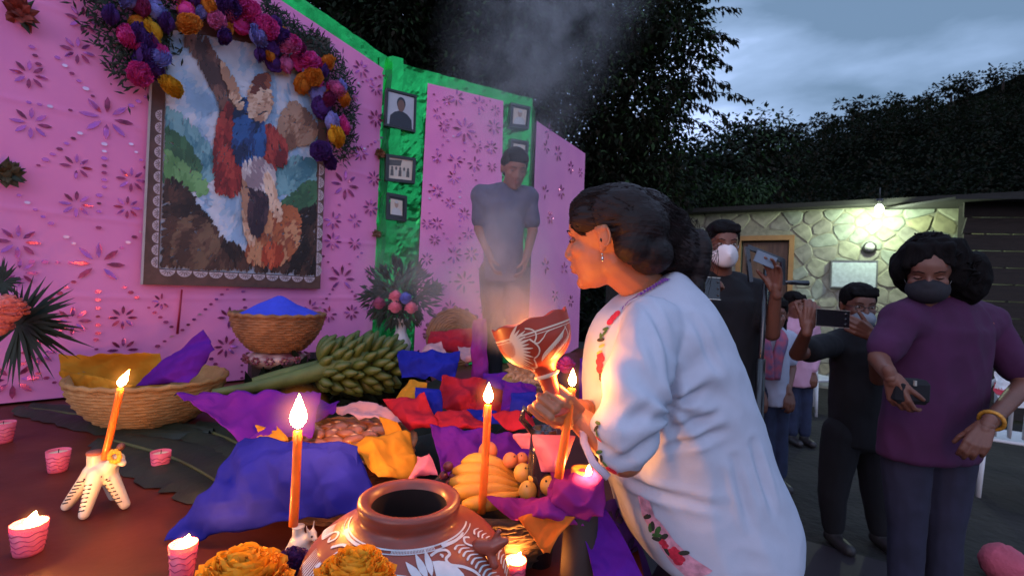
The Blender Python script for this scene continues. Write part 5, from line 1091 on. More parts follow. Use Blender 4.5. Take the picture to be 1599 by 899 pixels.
# painted censer of red clay
YC = .99; ca, cb = P(768, 517, YC), P(884, 480, YC); cu = (cb-ca).normalized(); up_ = Vector((0, -1, 0)).cross(cu); up_ = -up_ if up_.z < 0 else up_
up_ = (up_+Vector((0, .06, 0))).normalized(); cy = up_.cross(cu).normalized(); MC = Matrix((cu, cy, up_)).transposed(); CR = (cb-ca).length/2; cc_ = (ca+cb)/2
cen = thing('clay_censer', 'red clay incense burner with white painted flowers held up smoking', 'censer', cc_-up_*.15)
M_cc = mat('censer_clay', (.42, .040, .015), .5, var=.15, vscale=10, coat=.08); hC = px2m(76, YC)
bp = [(CR*1.0, 0), (CR*.985, -hC*.16), (CR*.97, -hC*.30), (CR*.93, -hC*.48), (CR*.82, -hC*.68), (CR*.62, -hC*.85), (CR*.40, -hC*.96), (.0225, -hC*1.10), (.018, -hC*1.32), (.0175, -hC*1.5), (.0205, -hC*1.85), (.024, -hC*2.0), (.001, -hC*2.02)]
bp2 = [(a.x, a.y) for a in catmull([Vector((a, b, 0)) for a, b in bp], 4)]
scal = lambda p, t, i: p+Vector((0, 0, (.0028*math.cos(8*t)+.001*math.sin(4*t)) if p.z > -hC*.06 else 0))
m = MB(); m.lathe([(CR*.5, -hC*.62), (CR*.85, -hC*.4), (CR*.93, -hC*.12), (CR*.955, .0)]+bp2, cc_, 88, MC, fn=scal); obj('bowl', m, M_cc, cen)
m = MB(); m.lathe([(.001, -hC*.30), (CR*.42, -hC*.34)], cc_, 24, MC); obj('coals', m, mat('embers', (.02, .01, .01), .9, emit=48, ecol=(1, .24, .05)), cen)
m = MB(); m.lathe([(.0235, -hC*1.14), (.0265, -hC*1.18), (.0235, -hC*1.22)], cc_, 24, MC); obj('stem_ring', m, mat('slip_ring', (.70, .45, .30), .5), cen)
SF = LatheSurf(cc_, bp2, MC); wm = MB(); W0 = mat('censer_slip', (.80, .58, .42), .5)
for z_, w_ in ((.022, .0032), (.0275, .0014)): stroke(wm, SF, [(FR-1.5+.2*i, z_+.002) for i in range(16)], w_, off=.001)
fx, fz = FR-.86, .040
for rr_ in (.003, .007, .011, .0145): stroke(wm, SF, [(fx+rr_*math.cos(a)/.07, fz+rr_*math.sin(a)) for a in [2*PI*k/12 for k in range(13)]], .0013, off=.001, n=3)
for k in range(17): a = -.75+2.6*k/16; petal(wm, SF, fx, fz, a, .050 if k % 2 else .056, .0052, off=.001, inner=.32)
for k in range(4): a0 = -.55+.62*k; r_ = .052; stroke(wm, SF, [(fx+(r_+.008*math.sin(PI*j/5))*math.cos(a0+.6*j/5)/.065, fz+(r_+.008*math.sin(PI*j/5))*math.sin(a0+.6*j/5)) for j in range(6)], .0028, off=.0012, n=4)
for k in range(15):
    t = k/14; a = FR-.02+.75*t; z_ = .040+.030*(1-t); stroke(wm, SF, [(a, z_+.012), (a+.10, z_), (a+.30, z_-.010)], .0026, .0006, 4, off=.001); 
    if k % 2: stroke(wm, SF, [(a+.3, z_+.018), (a+.45, z_+.008), (a+.6, z_-.004)], .0024, .0006, 4, off=.001)
stroke(wm, SF, [(FR-.15, .034), (FR+.0, .046), (FR+.18, .040), (FR+.35, .031), (FR+.8, .030)], .0034, .001, off=.0012); stroke(wm, SF, [(FR+.9, .032), (FR+1.0, .05), (FR+.9, .068), (FR+.6, .08)], .0026, .001, off=.0012)
obj('white_brushwork', wm, W0, cen)
sm_ = MB()
for k in range(9): a = k*2.4; sm_.ell(cc_+MC@Vector((.03*math.sqrt(k/9)*math.cos(a)*1.4, .03*math.sqrt(k/9)*math.sin(a)*1.4, -hC*.42)), .011, n=7, m=5)
obj('charcoal', sm_, mat('charcoal', (.02, .016, .015), .95, bump=.6), cen)
# paper blossom behind the censer stem
marigold('magenta_flower', 'small magenta paper blossom just right of the censer stem', P(884, 572, 1.7), .035, mat('paper_m2', (.6, .05, .30)), 5, seed=8)
# ground clutter
def gnd(px, py): return T(px, py, 0)
q = gnd(1566, 908); m = MB(); m.ell((q.x, q.y, .09), .09, n=28, m=18); m.v = [tuple(Vector((q.x, q.y, .09))+(Vector(v)-Vector((q.x, q.y, .09)))*(1+.08*ridge(v, 30, 2))) for v in m.v]; tag(obj('pink_pompom', m, mat('pompom_pink', (.50, .09, .14), .9, var=.2, bump=.6, bscale=60)), 'round pink paper pompom lying on the ground in the lower right corner', 'pompom')
mt_ = thing('floor_mat', 'dark floor mat with a thin violet edge on the ground beside the altar', 'mat', gnd(1280, 880)); a, b = gnd(1245, 843), gnd(1400, 885); d = (b-a).normalized(); n_ = Vector((d.y, -d.x, 0)); n_ = n_ if n_.y < 0 else -n_
m = MB(); a0 = a-d*1.6; m.poly([a0+Vector((0, 0, .012)), b+Vector((0, 0, .012)), b+n_*1.2+Vector((0, 0, .012)), a0+n_*1.2+Vector((0, 0, .012))], .012, (0, 0, 1)); obj('sheet', m, mat('dark_mat', (.022, .014, .018), .7), mt_); m = MB(); m.tube([a0+Vector((0, 0, .014)), b-d*.5+Vector((0, 0, .014))], .007, 6); obj('piping', m, mat('violet_piping', (.25, .10, .25), .6), mt_)
# white plastic chairs
M_pl = mat('white_plastic', (.62, .64, .64), .35, var=.05)
def chair(lab, px, py, rz):
    o = gnd(px, py); root = thing('plastic_chair', lab, 'chair', o, 'white plastic chairs'); Rz = Matrix.Rotation(rz, 3, 'Z'); q = lambda x, y, z: o+Rz@Vector((x, y, z))
    m = MB(); m.grid([[q((i/8-.5)*.44, (j/8-.5)*.42, .43-.015*math.sin(PI*i/8)*math.sin(PI*j/8)) for i in range(9)] for j in range(9)]); m.grid([[q((i/8-.5)*.44, (j-.5)*.42, .40+.03*(j)) for i in range(9)] for j in (0,)]+[[q((i/8-.5)*.44, -.21, .43) for i in range(9)]]); s_ = obj('seat', m, M_pl, root); s_.modifiers.new('t', 'SOLIDIFY').thickness = .02
    for k in range(5): x = -.15+.075*k; m = MB(); m.tube([q(x, .20, .45), q(x*1.05, .24, .66), q(x*1.1, .27, .84)], .017, 6, flat=.5); obj('back_slat', m, M_pl, root)
    m = MB(); m.tube(catmull([q(-.21, .19, .43), q(-.22, .25, .72), q(-.16, .28, .87), q(0, .29, .90), q(.16, .28, .87), q(.22, .25, .72), q(.21, .19, .43)], 4), .02, 8, flat=.6); obj('back_frame', m, M_pl, root)
    for sx_ in (-1, 1):
        for sy_ in (-1, 1): m = MB(); m.tube([q(.20*sx_, .18*sy_, .43), q(.225*sx_, .215*sy_, .0)], [.028, .020], 8, flat=.6); obj('leg', m, M_pl, root)
        m = MB(); m.tube(catmull([q(.21*sx_, .24, .66), q(.25*sx_, .05, .66), q(.25*sx_, -.18, .64), q(.22*sx_, -.2, .43)], 4), .018, 8, flat=.7); obj('armrest', m, M_pl, root)
    return root
chair('white plastic chair with a red striped cloth at the right edge', 1578, 772, 2.6); chair('white plastic chair standing against the stone wall behind the man in pink', 1272, 642, .3)
ch = P(1578, 590, 3.45); sheet('striped_cloth', 'white cloth with a broad red band hung over the chair at the right edge', M_pl, [P(1548, 580, 3.2), P(1630, 590, 3.25), P(1630, 640, 3.2), P(1555, 632, 3.15)], amp=.01, seed=91, cat='cloth')
sheet('red_band', None, mat('red_band_cloth', (.50, .03, .06), .7), [P(1549, 598, 3.185), P(1628, 606, 3.235), P(1628, 626, 3.21), P(1553, 617, 3.16)], amp=.01, seed=91, parent=bpy.data.objects['striped_cloth'])
# ================================================================== people
M_skin = mat('skin_brown', (.16, .060, .036), .5, var=.08, vscale=12, sss=.15, bump=.08, bscale=120, bdist=.002); M_skin2 = mat('skin_deep', (.17, .07, .045), .5, var=.08, vscale=12, sss=.1)
M_hair = mat('black_hair', (.005, .0035, .0035), .8, spec=.12, var=.4, vscale=30, bump=.7, bscale=60, bdist=.004, stretch=(1, 6, 1)); M_eye = mat('eye_white', (.28, .22, .19), .3); M_iris = mat('iris_dark', (.015, .01, .008), .15)
M_lips = mat('lips', (.32, .08, .06), .45)
def head_prims(mb, c, M, s=1.0, jaw=1.0, neck=None):
    q = lambda x, y, z: c+M@Vector((x*s, y*s, z*s)); e = lambda p, r: mb.ell(q(*p), tuple(a*s for a in r), M, 18, 12)
    e((0, -.008, .035), (.074, .094, .088)); e((0, .028, -.03), (.060*jaw, .062, .078)); e((0, .040, -.075), (.045*jaw, .040, .036)); e((0, .066, -.095), (.022, .020, .017)); e((0, .062, .040), (.052, .026, .040))
    e((-.036, .056, -.016), (.025, .024, .024)); e((.036, .056, -.016), (.025, .024, .024)); e((0, .076, .028), (.046, .014, .012))
    mb.cap(q(0, .084, .014), q(0, .101, -.022), .0085*s, .0118*s); e((-.013, .093, -.030), (.010, .011, .008)); e((.013, .093, -.030), (.010, .011, .008))
    e((0, .082, -.052), (.026, .015, .014)); e((0, .089, -.053), (.021, .009, .0058)); e((0, .086, -.065), (.019, .010, .0068))
    for sx in (-1, 1):
        mb.cap(q(.074*sx, -.008, .018), q(.082*sx, -.022, .022), .012*s, .009*s); e((.081*sx, -.018, .004), (.0065, .016, .028)); e((.079*sx, -.012, -.022), (.006, .009, .011))
    if neck is not None: mb.cap(q(0, -.012, -.05), neck, .052*s, .056*s)
def face_bits(root, c, M, s=1.0, closed=False, brow=True, lips=True):
    q = lambda x, y, z: c+M@Vector((x*s, y*s, z*s))
    for sx in (-1, 1):
        m = MB(); m.ell(q(.031*sx, .0712, .009), (.0135*s, .0115*s, .0062*s), M, 12, 8)
        if closed: m2 = m; obj('eyelid', m, M_skin2, root); m = MB(); m.tube([q((.031+t)*sx, .082-abs(t)*.25, .005+abs(t)*.2) for t in (-.012, -.006, 0, .006, .012)], .0016*s, 5); obj('lash', m, M_hair, root)
        else: obj('eye', m, M_eye, root); m = MB(); m.ell(q(.030*sx, .0795, .009), .0052*s, M, 8, 6); obj('iris', m, M_iris, root)
        if brow: m = MB(); m.tube([q(.013*sx, .088, .027), q(.030*sx, .086, .034), q(.046*sx, .074, .030)], [.0025*s, .0035*s, .002*s], 6, flat=.6); obj('eyebrow', m, M_hair, root)
    if lips: m = MB(); m.ell(q(0, .0905, -.0535), (.020*s, .0085*s, .0042*s), M, 10, 6); m.ell(q(0, .0885, -.0645), (.018*s, .0085*s, .005*s), M, 10, 6); obj('lips', m, M_lips, root)
def hand(wrist, fwd, palm, side=1, curl=(.5, .5, .5, .5), thumb=.4, s=1.0, spread=.04, vox=.0034):
    w_ = Vector(wrist); f = Vector(fwd).normalized(); p = Vector(palm); p = (p-f*p.dot(f)).normalized(); l = f.cross(p)*side; mb = MB()
    mb.cap(w_-f*.03*s, w_+f*.015*s, .024*s, .022*s)
    for i in range(4):
        o_ = (.030, .011, -.009, -.028)[i]; k_ = w_+f*(.088, .092, .088, .078)[i]*s+l*o_*s; mb.cap(w_+f*.01*s+l*o_*.55*s, k_, .0145*s, .0115*s)
        d = (f+l*spread*(1.2-i*.8)).normalized(); a = 0; q = k_; L_ = (.078, .086, .080, .062)[i]*s
        for j, (fr_, r_) in enumerate(((.46, .0098), (.30, .0086), (.24, .0078))):
            a += curl[i]*(.8, 1.15, .8)[j]; dd = d*math.cos(a)+p*math.sin(a); n_ = q+dd*L_*fr_; mb.cap(q, n_, r_*s*1.05, r_*s*.93); q = n_
    mb.cap(w_+l*.018*s+p*.006*s, w_+f*.045*s+l*.036*s+p*.012*s, .016*s, .014*s); q = w_+f*.045*s+l*.036*s+p*.012*s
    d = (f*.75+l*.65*(1-thumb)+p*thumb*1.0).normalized(); n_ = q+d*.036*s; mb.cap(q, n_, .0118*s, .0102*s); d2 = (d+p*thumb*.5-l*thumb*.5).normalized(); mb.cap(n_, n_+d2*.028*s, .0100*s, .0085*s)
    return fuse(mb, vox, 2)
def folds(amp, s, seed, axis=None):
    def f(c, n):
        q = Vector((c.x*1.0, c.y*1.0, c.z*.55)); return amp*(.65*ridge(q, s, seed)+.3*ridge(q, s*2.2, seed+3))
    return f
def hair_noise(amp, s=40, seed=1): return lambda c, n: amp*(ridge(Vector((c.x, c.y, c.z*.5)), s, seed)*.6+nz(c, s*.4, seed)*.8)
def person(lab, feet, J, H, Mh, skin, shirt, trousers, hairf=None, sleeves='short', vox=.011, closed=False, shoes=True, jaw=1.0, hs=1.0, hands=(), fm=True, s_f=(.010, 8), group=None, bulk=1.0):
    # J: joints in world metres  sl sr el er wl wr (shoulders, elbows, wrists) chest pelvis hl hr kl kr al ar neck
    root = thing('person', lab, 'person', feet, group); b = MB(); B = bulk
    head_prims(b, H, Mh, hs, jaw, J['neck'])
    def torso(m, e):
        ch, pv, nk = J['chest'], J['pelvis'], J['neck']; ax = (J['sr']-J['sl']).normalized(); Mx = Matrix((ax, ax.cross(Vector((0, 0, 1)))*-1, Vector((0, 0, 1)))).transposed()
        sw = (J['sr']-J['sl']).length/2
        m.ell(ch+Vector((0, 0, .03)), ((sw*.86)+e, .105*B+e, .17), Mx, 18, 12); m.ell(ch.lerp(pv, .5), (sw*.78*B+e, .108*B+e, .24), Mx, 18, 12); m.ell(pv+Vector((0, 0, .02)), (sw*.72*B+e, .098*B+e, .12), Mx, 18, 12)
        for s_ in ('sl', 'sr'): m.cap(J[s_], nk.lerp(J[s_], .35)-Vector((0, 0, .01)), .052+e, .05+e); m.cap(J[s_], ch.lerp(J[s_], .3), .055+e, .09+e)
    torso(b, -.006)
    for s_ in 'lr':
        b.cap(J['s'+s_], J['e'+s_], .046*B, .037*B); b.cap(J['e'+s_], J['w'+s_], .036*B, .024)
        b.cap(J['h'+s_], J['k'+s_], .078*B, .052); b.cap(J['k'+s_], J['a'+s_], .050, .033)
    body = fuse(b, vox*.75, 3); obj('body', join(body, *hands), skin, root)
    sh = MB(); torso(sh, .014); sw_ = (J['sr']-J['sl']).length/2; rg = []; ax_ = (J['sr']-J['sl']).normalized(); ay_ = ax_.cross(Vector((0, 0, 1)))
    for k in range(7):
        c_ = (J['chest']+Vector((0, 0, .06))).lerp(J['pelvis']-Vector((0, 0, .115)), k/6); rg.append([c_+ax_*((sw_*.80*B+.016)*math.cos(t))+ay_*((.112*B+.016)*math.sin(t)) for t in [2*PI*j/28 for j in range(28)]])
    b0_ = len(sh.v); sh.grid(rg, 0, True); sh.f += [tuple(b0_+j for j in reversed(range(28))), tuple(b0_+6*28+j for j in range(28))]; sh.m += [0, 0]; sh.sm += [True, True]
    for s_ in 'lr':
        e_ = J['e'+s_]; end = J['s'+s_].lerp(e_, .72) if sleeves == 'short' else e_
        sh.cap(J['s'+s_], end, .060*B, .056*B)
        if sleeves == 'long': sh.cap(e_, e_.lerp(J['w'+s_], .88), .052*B, .038)
    obj('shirt', fuse(sh, vox, 5, folds(s_f[0], s_f[1], len(lab))), shirt, root)
    tr = MB(); pv = J['pelvis']; tr.ell(pv-Vector((0, 0, .03)), ((J['sr']-J['sl']).length/2*.76*B+.004, .104*B+.004, .13), None, 16, 10)
    for s_ in 'lr': tr.cap(J['h'+s_], J['k'+s_], .090*B, .066*B); tr.cap(J['k'+s_], J['a'+s_].lerp(J['k'+s_], .06), .064*B, .052)
    obj('trousers', fuse(tr, vox, 4, folds(.006, 8, len(lab)+2)), trousers, root)
    if shoes:
        for s_ in 'lr': a = J['a'+s_]; m = MB(); m.cap(a+Vector((0, .02, -.05)), a+Vector((0, -.13, -.055)), .038, .034); m.ell(a-Vector((0, 0, .03)), .045); obj('shoe', fuse(m, .008, 3), mat('dark_shoe', (.03, .025, .025), .5), root)
    if fm: face_bits(root, H, Mh, hs, closed)
    if hairf: h = MB(); hairf(h, lambda x, y, z: H+Mh@Vector((x*hs, y*hs, z*hs)), Mh, hs); obj('hair', fuse(h, .006, 2, hair_noise(.013, 26) if hairf is curly_ else hair_noise(.005, 38)), M_hair, root)
    return root
curly_ = None
def short_hair(h, q, M, s):
    h.ell(q(0, -.018, .062), (.082*s, .098*s, .078*s), M, 20, 14); h.ell(q(0, -.055, .015), (.076*s, .060*s, .075*s), M, 16, 10)
    for sx in (-1, 1): h.ell(q(.066*sx, -.020, .045), (.018*s, .05*s, .042*s), M, 10, 8)
    for k in range(7): x = -.05+.0167*k; h.cap(q(x, .05, .095), q(x*1.05, .076, .075), .018*s, .010*s)
def joints(px, Y, head_px, face=(0, -1, 0), **kw):
    return {k: P(*v) if len(v) == 3 else P(v[0], v[1], Y) for k, v in kw.items()}
# ---------------- boy in the smoke
Yb = 3.05; zf = TZ
J = joints(0, Yb, 0, neck=(796, 298), chest=(786, 335), pelvis=(786, 412), sl=(752, 306), sr=(823, 308), el=(748, 358), er=(832, 360), wl=(764, 398, Yb-.10), wr=(822, 402, Yb-.08), hl=(768, 425), hr=(806, 425), kl=(770, 510), kr=(806, 512), al=(772, 588), ar=(808, 590))
for k in ('al', 'ar'): J[k].z = TZ+.085
Hb = P(803, 266, Yb-.06); Mb_ = frame((.30, -1, -.42))
hl_ = hand(J['wl'], (.25, -.2, -1), (.9, .1, .2), 1, (.5, .5, .5, .5), s=.9, vox=.005); hr_ = hand(J['wr'], (-.15, -.2, -1), (-.9, .1, .2), -1, (.5, .5, .5, .5), s=.9, vox=.005)
M_bs = mat('slate_shirt', (.085, .080, .13), .9, var=.12, vscale=20); M_bt = mat('black_trousers', (.012, .012, .018), .85, var=.3)
person('boy in a slate blue t-shirt standing in the smoke, head bowed', (J['pelvis'].x, Yb, TZ), J, Hb, Mb_, mat('skin_boy', (.26, .10, .06), .6), M_bs, M_bt, short_hair, hands=(hl_, hr_), vox=.012, closed=True, hs=.98, bulk=.92)
# ---------------- masked man
Ym_ = 2.62
J = joints(0, Ym_, 0, neck=(1125, 432), chest=(1128, 485), pelvis=(1135, 600), sl=(1072, 452), sr=(1180, 455), el=(1060, 530), er=(1232, 505, 2.5), wl=(1098, 475, 2.30), wr=(1212, 452, 2.35), hl=(1108, 615), hr=(1160, 615), kl=(1110, 740), kr=(1165, 740), al=(1112, 850), ar=(1168, 850))
for k in ('al', 'ar'): J[k].z = .09
J['er'] = P(1205, 520, 2.45); Hm = P(1128, 385, Ym_-.05); Mm = frame((-.12, -1, -.05))
ph = P(1110, 447, 2.25); hm1 = hand(J['wr'], (-.18, -.1, 1), (-.85, -.5, .0), -1, (.45, .35, .35, .5), .3, s=1.0, vox=.0045, spread=.16); hm2 = hand(J['wl'], (.1, -.2, .9), (.5, -.6, 0), 1, (.9, .9, .9, .9), .5, vox=.0045)
M_blackt = mat('black_cloth', (.005, .004, .006), .9, var=.3)
mm = person('man in black with a white cup face mask, one hand raised to a camera rig', (J['pelvis'].x, Ym_, 0), J, Hm, Mm, M_skin, M_blackt, M_blackt, short_hair, hands=(hm1, hm2), bulk=1.12, hs=1.04)
m = MB(); q = lambda x, y, z: Hm+Mm@Vector((x, y, z))
rows = []
for j in range(9):
    r = [1.0, .98, .93, .84, .70, .52, .33, .15, .01][j]; y = .070+.066*(j/8)**.75
    rows.append([q(.066*r*math.cos(t), y-.034*abs(math.cos(t))**2 * r, -.050+.060*r*math.sin(t)) for t in [2*PI*k/26 for k in range(26)]])
m.grid(rows, wrap=True); o = obj('face_mask', m, mat('white_mask', (.72, .66, .66), .8, var=.04), mm); o.modifiers.new('t', 'SOLIDIFY').thickness = .002
for sx in (-1, 1): m = MB(); m.tube([q(.064*sx, .03, -.03), q(.083*sx, -.005, .01)], .0015, 4); obj('mask_strap', m, mat('white_mask', (.7, .7, .7)), mm)
# phone and rig
M_ph = mat('phone_black', (.012, .012, .014), .25, coat=.5); M_scr = mat('phone_edge', (.55, .5, .42), .3, metal=.6)
def phone(lab, c, u, v, w_, h_, grp='phones held up by onlookers'):
    u = Vector(u).normalized(); v = Vector(v); v = (v-u*v.dot(u)).normalized(); n_ = u.cross(v); M = Matrix((u, v, n_)).transposed(); root = thing('phone', lab, 'phone', c, grp)
    m = MB(); m.box(c, (w_, h_, .008), M); b = obj('body', m, M_ph, root); b.modifiers.new('b', 'BEVEL').width = .003
    m = MB()
    for s_ in (-1, 1): m.bar(c+v*h_/2*s_-u*w_/2, c+v*h_/2*s_+u*w_/2, .003, .009, n_)
    obj('metal_edge', m, M_scr, root); m = MB()
    sgn = -1 if n_.y > 0 else 1
    for k in range(3): m.ell(c+u*w_*.36-v*h_*(.3-.3*k)+n_*.005*sgn, .006, n=8, m=5)
    obj('lens', m, M_ph, root); return root
phone('dark phone held low in front of the masked man\'s chest', P(1110, 450, 2.20), (1, 0, -.03), (0, .2, 1), .085, .10)
rg = thing('camera_rig', 'black monopod with phone clamp and side microphone held beside the masked man', 'camera rig', (P(1190, 640, 2.4).x, 2.4, 0)); m = MB(); m.tube([Vector((P(1185, 700, 2.4).x, 2.4, 0)), P(1188, 560, 2.4), P(1197, 420, 2.4)], .014, 10); m.tube([Vector((P(1185, 700, 2.4).x, 2.4, 0)), P(1188, 560, 2.4)], .022, 10); obj('pole', m, M_ph, rg)
m = MB(); m.bar(P(1166, 385, 2.36), P(1222, 407, 2.36), .02, .022); m.bar(P(1166, 385, 2.36), P(1172, 440, 2.36), .018, .018); m.bar(P(1222, 405, 2.36), P(1222, 445, 2.36), .018, .018); obj('clamp', m, M_ph, rg)
m = MB(); m.tube([P(1222, 440, 2.36), P(1232, 441, 2.36), P(1262, 442, 2.36)], [.006, .010, .013], 12); obj('microphone', m, M_ph, rg)
m = MB(); m.box(P(1195, 405, 2.33), (.10, .01, .055), Matrix.Rotation(.35, 3, 'Y')); obj('screen', m, mat('dim_screen', (.10, .12, .16), .2, emit=.12, ecol=(.2, .3, .5)), rg)
# ---------------- woman with floral scarf (mostly hidden)
Ys = 3.5
J = joints(0, Ys, 0, neck=(1208, 518), chest=(1208, 548), pelvis=(1206, 605), sl=(1186, 530), sr=(1230, 530), el=(1180, 575), er=(1236, 575), wl=(1188, 612, 3.4), wr=(1230, 610, 3.4), hl=(1196, 612), hr=(1217, 612), kl=(1196, 670), kr=(1217, 670), al=(1196, 720), ar=(1217, 720))
for k in ('al', 'ar'): J[k].z = .09
J['kl'].z = J['kr'].z = .48
Hs = P(1210, 492, Ys-.04); Ms_ = frame((-.35, -1, -.1)); M_wsh = mat('white_shirt', (.38, .40, .50), .85); M_jean = mat('blue_jeans', (.016, .024, .06), .85, var=.25, vscale=15); hs_ = [hand(J['w'+k], (0, -.3, -1), (0, 1, 0), 1, (.5,)*4, vox=.006) for k in 'lr']
def long_hair(h, q, M, s): short_hair(h, q, M, s); h.cap(q(-.05, -.05, 0), q(-.06, -.05, -.14), .04*s, .03*s); h.cap(q(.05, -.05, 0), q(.06, -.05, -.14), .04*s, .03*s)
ws = person('woman in a white top, floral scarf and blue jeans half hidden behind the camera rig', (J['pelvis'].x, Ys, 0), J, Hs, Ms_, M_skin2, M_wsh, M_jean, long_hair, hands=hs_, bulk=.9)
m = MB(); 
for sx in (-1, 1): m.tube(catmull([P(1208+6*sx, 512, Ys-.05), P(1208+14*sx, 528, Ys-.13), P(1206+8*sx, 560, Ys-.15), P(1204+5*sx, 592, Ys-.14)], 4), [.02, .022, .03, .035, .04]+[.04]*8, 8, flat=.5)
obj('scarf', m, mat('floral_scarf', (.45, .08, .12), .8, var=.8, vscale=22, col2=(.10, .09, .20)), ws)
# ---------------- man in pale pink shirt
Yp = 4.6
J = joints(0, Yp, 0, neck=(1241, 500), chest=(1244, 525), pelvis=(1246, 582), sl=(1220, 508), sr=(1267, 508), el=(1214, 545), er=(1275, 545), wl=(1222, 578, 4.5), wr=(1268, 580, 4.5), hl=(1236, 590), hr=(1256, 590), kl=(1236, 636), kr=(1256, 636), al=(1236, 680), ar=(1256, 680))
for k in ('al', 'ar'): J[k].z = .09
J['kl'].z = J['kr'].z = .50
hp_ = [hand(J['w'+k], (0, -.3, -1), (0, 1, 0), 1, (.5,)*4, vox=.007) for k in 'lr']; M_pks = mat('pale_pink_shirt', (.52, .28, .38), .85, var=.1)
person('man in a pale pink shirt and dark jeans standing far back by the wall', (J['pelvis'].x, Yp, 0), J, P(1240, 477, Yp), frame((.2, -1, -.1)), M_skin, M_pks, M_jean, short_hair, hands=hp_, sleeves='long')
# ---------------- man in black filming with a sideways phone
Yh = 2.72
J = joints(0, Yh, 0, neck=(1345, 518), chest=(1345, 560), pelvis=(1345, 660), sl=(1305, 535), sr=(1392, 535), el=(1232, 548, 2.55), er=(1372, 590, 2.5), wl=(1262, 510, 2.30), wr=(1340, 518, 2.30), hl=(1315, 675), hr=(1365, 675), kl=(1300, 770), kr=(1368, 770), al=(1300, 850), ar=(1372, 850))
for k in ('al', 'ar'): J[k].z = .09
J['el'] = P(1245, 552, 2.55)
Hh = P(1341, 480, Yh-.05); Mh_ = frame((-.25, -1, -.08)); pc = P(1300, 497, 2.22)
J['wr'] = P(1362, 524, 2.30); h1 = hand(J['wl'], (.2, .0, 1), (.3, 1, .2), 1, (.7, .75, .8, .8), .2, vox=.0045); h2_ = hand(J['wr'], (-.9, .0, .45), (-.1, 1, .2), -1, (.7, .75, .8, .8), .2, vox=.0045)
mh = person('man in black with glasses filming through a phone held sideways', (J['pelvis'].x, Yh, 0), J, Hh, Mh_, M_skin, M_blackt, M_blackt, short_hair, hands=(h1, h2_), sleeves='short', bulk=1.1)
q = lambda x, y, z: Hh+Mh_@Vector((x, y, z)); m = MB()
for sx in (-1, 1): m.tube([q(.031*sx+.021*math.cos(t), .094, .006+.016*math.sin(t)) for t in [2*PI*k/14 for k in range(15)]], .0016, 5, caps=False); m.tube([q(.052*sx, .092, .010), q(.080*sx, .0, .014)], .0016, 4)
m.tube([q(-.010, .097, .010), q(.010, .097, .010)], .0016, 4); obj('glasses', m, M_ph, mh)
m = MB(); m.ell(q(0, .062, -.055), (.058, .062, .048), Mh_, 16, 10); obj('face_mask', m, mat('grey_mask', (.20, .22, .25), .6, var=.1), mh)
phone('black phone held sideways in both hands by the man in glasses', pc, (1, 0, -.03), (0, .05, 1), .155, .078)
# ---------------- woman in purple t-shirt
Yw = 1.98
J = joints(0, Yw, 0, neck=(1462, 470), chest=(1470, 535), pelvis=(1450, 665), sl=(1408, 500, 1.92), sr=(1540, 502, 2.06), el=(1372, 560, 1.86), er=(1600, 600, 1.95), wl=(1392, 590, 1.70), wr=(1540, 665, 1.72), hl=(1415, 690), hr=(1485, 690), kl=(1415, 840), kr=(1475, 845), al=(1412, 950), ar=(1470, 950))
for k in ('al', 'ar'): J[k].z = .09
for k in ('kl', 'kr'): J[k].z = .47
Hw = P(1448, 428, Yw-.05); Mw = frame((-.75, -1, -.42)); M_pur = mat('purple_tshirt', (.050, .006, .042), .9, var=.12, vscale=14); M_jd = mat('faded_jeans', (.016, .016, .036), .9, var=.2, vscale=14)
h1 = hand(J['wl'], (.25, -.15, -.9), (.5, .3, .1), 1, (.55, .65, .7, .75), .4, s=.92, vox=.004, spread=.05); h2_ = hand(J['wr'], (-.6, -.2, -.8), (.2, .5, -.6), -1, (.55, .6, .65, .7), .4, s=.92, vox=.004)
def curly(h, q, M, s):
    h.ell(q(0, -.035, .055), (.094*s, .104*s, .088*s), M, 24, 16)
    for sx, l_ in ((-1, 1.25), (1, .7)):
        h.ell(q(sx*.080, -.045, .015), (.042*s*l_, .070*s, .090*s*l_), M, 16, 12); h.ell(q(sx*.098*l_, -.055, -.045*l_), (.045*s*l_, .060*s, .060*s*l_), M, 16, 12)
    h.ell(q(0, -.10, -.02), (.11*s, .06*s, .11*s), M, 16, 12); h.ell(q(-.13, -.06, -.02), (.055*s, .06*s, .09*s), M, 14, 10)
    for k in range(7): h.cap(q(-.050+.017*k, .030, .108), q(-.066+.022*k, .060, .080-.020*abs(k-3)*.5), .018*s, .010*s)
curly_ = curly
wp = person('woman in a purple t-shirt with big dark hair and a black face mask', (J['pelvis'].x, Yw, 0), J, Hw, Mw, M_skin, M_pur, M_jd, curly, hands=(h1, h2_), bulk=1.0, hs=1.04, vox=.010, closed=True, s_f=(.014, 6.5))
q = lambda x, y, z: Hw+Mw@Vector((x*1.04, y*1.04, z*1.04)); m = MB(); m.ell(q(0, .046, -.045), (.071, .079, .056), Mw, 20, 12); m.ell(q(0, .080, -.022), (.034, .036, .030), Mw, 14, 10)
obj('face_mask', fuse(m, .005, 4), mat('black_mask', (.012, .010, .014), .85), wp)
for sx in (-1, 1): m = MB(); m.tube([q(.060*sx, .05, -.03), q(.082*sx, -.01, .01)], .0018, 4); obj('mask_strap', m, M_ph, wp)
cu_ = MB(); rg_ = random.Random(5)
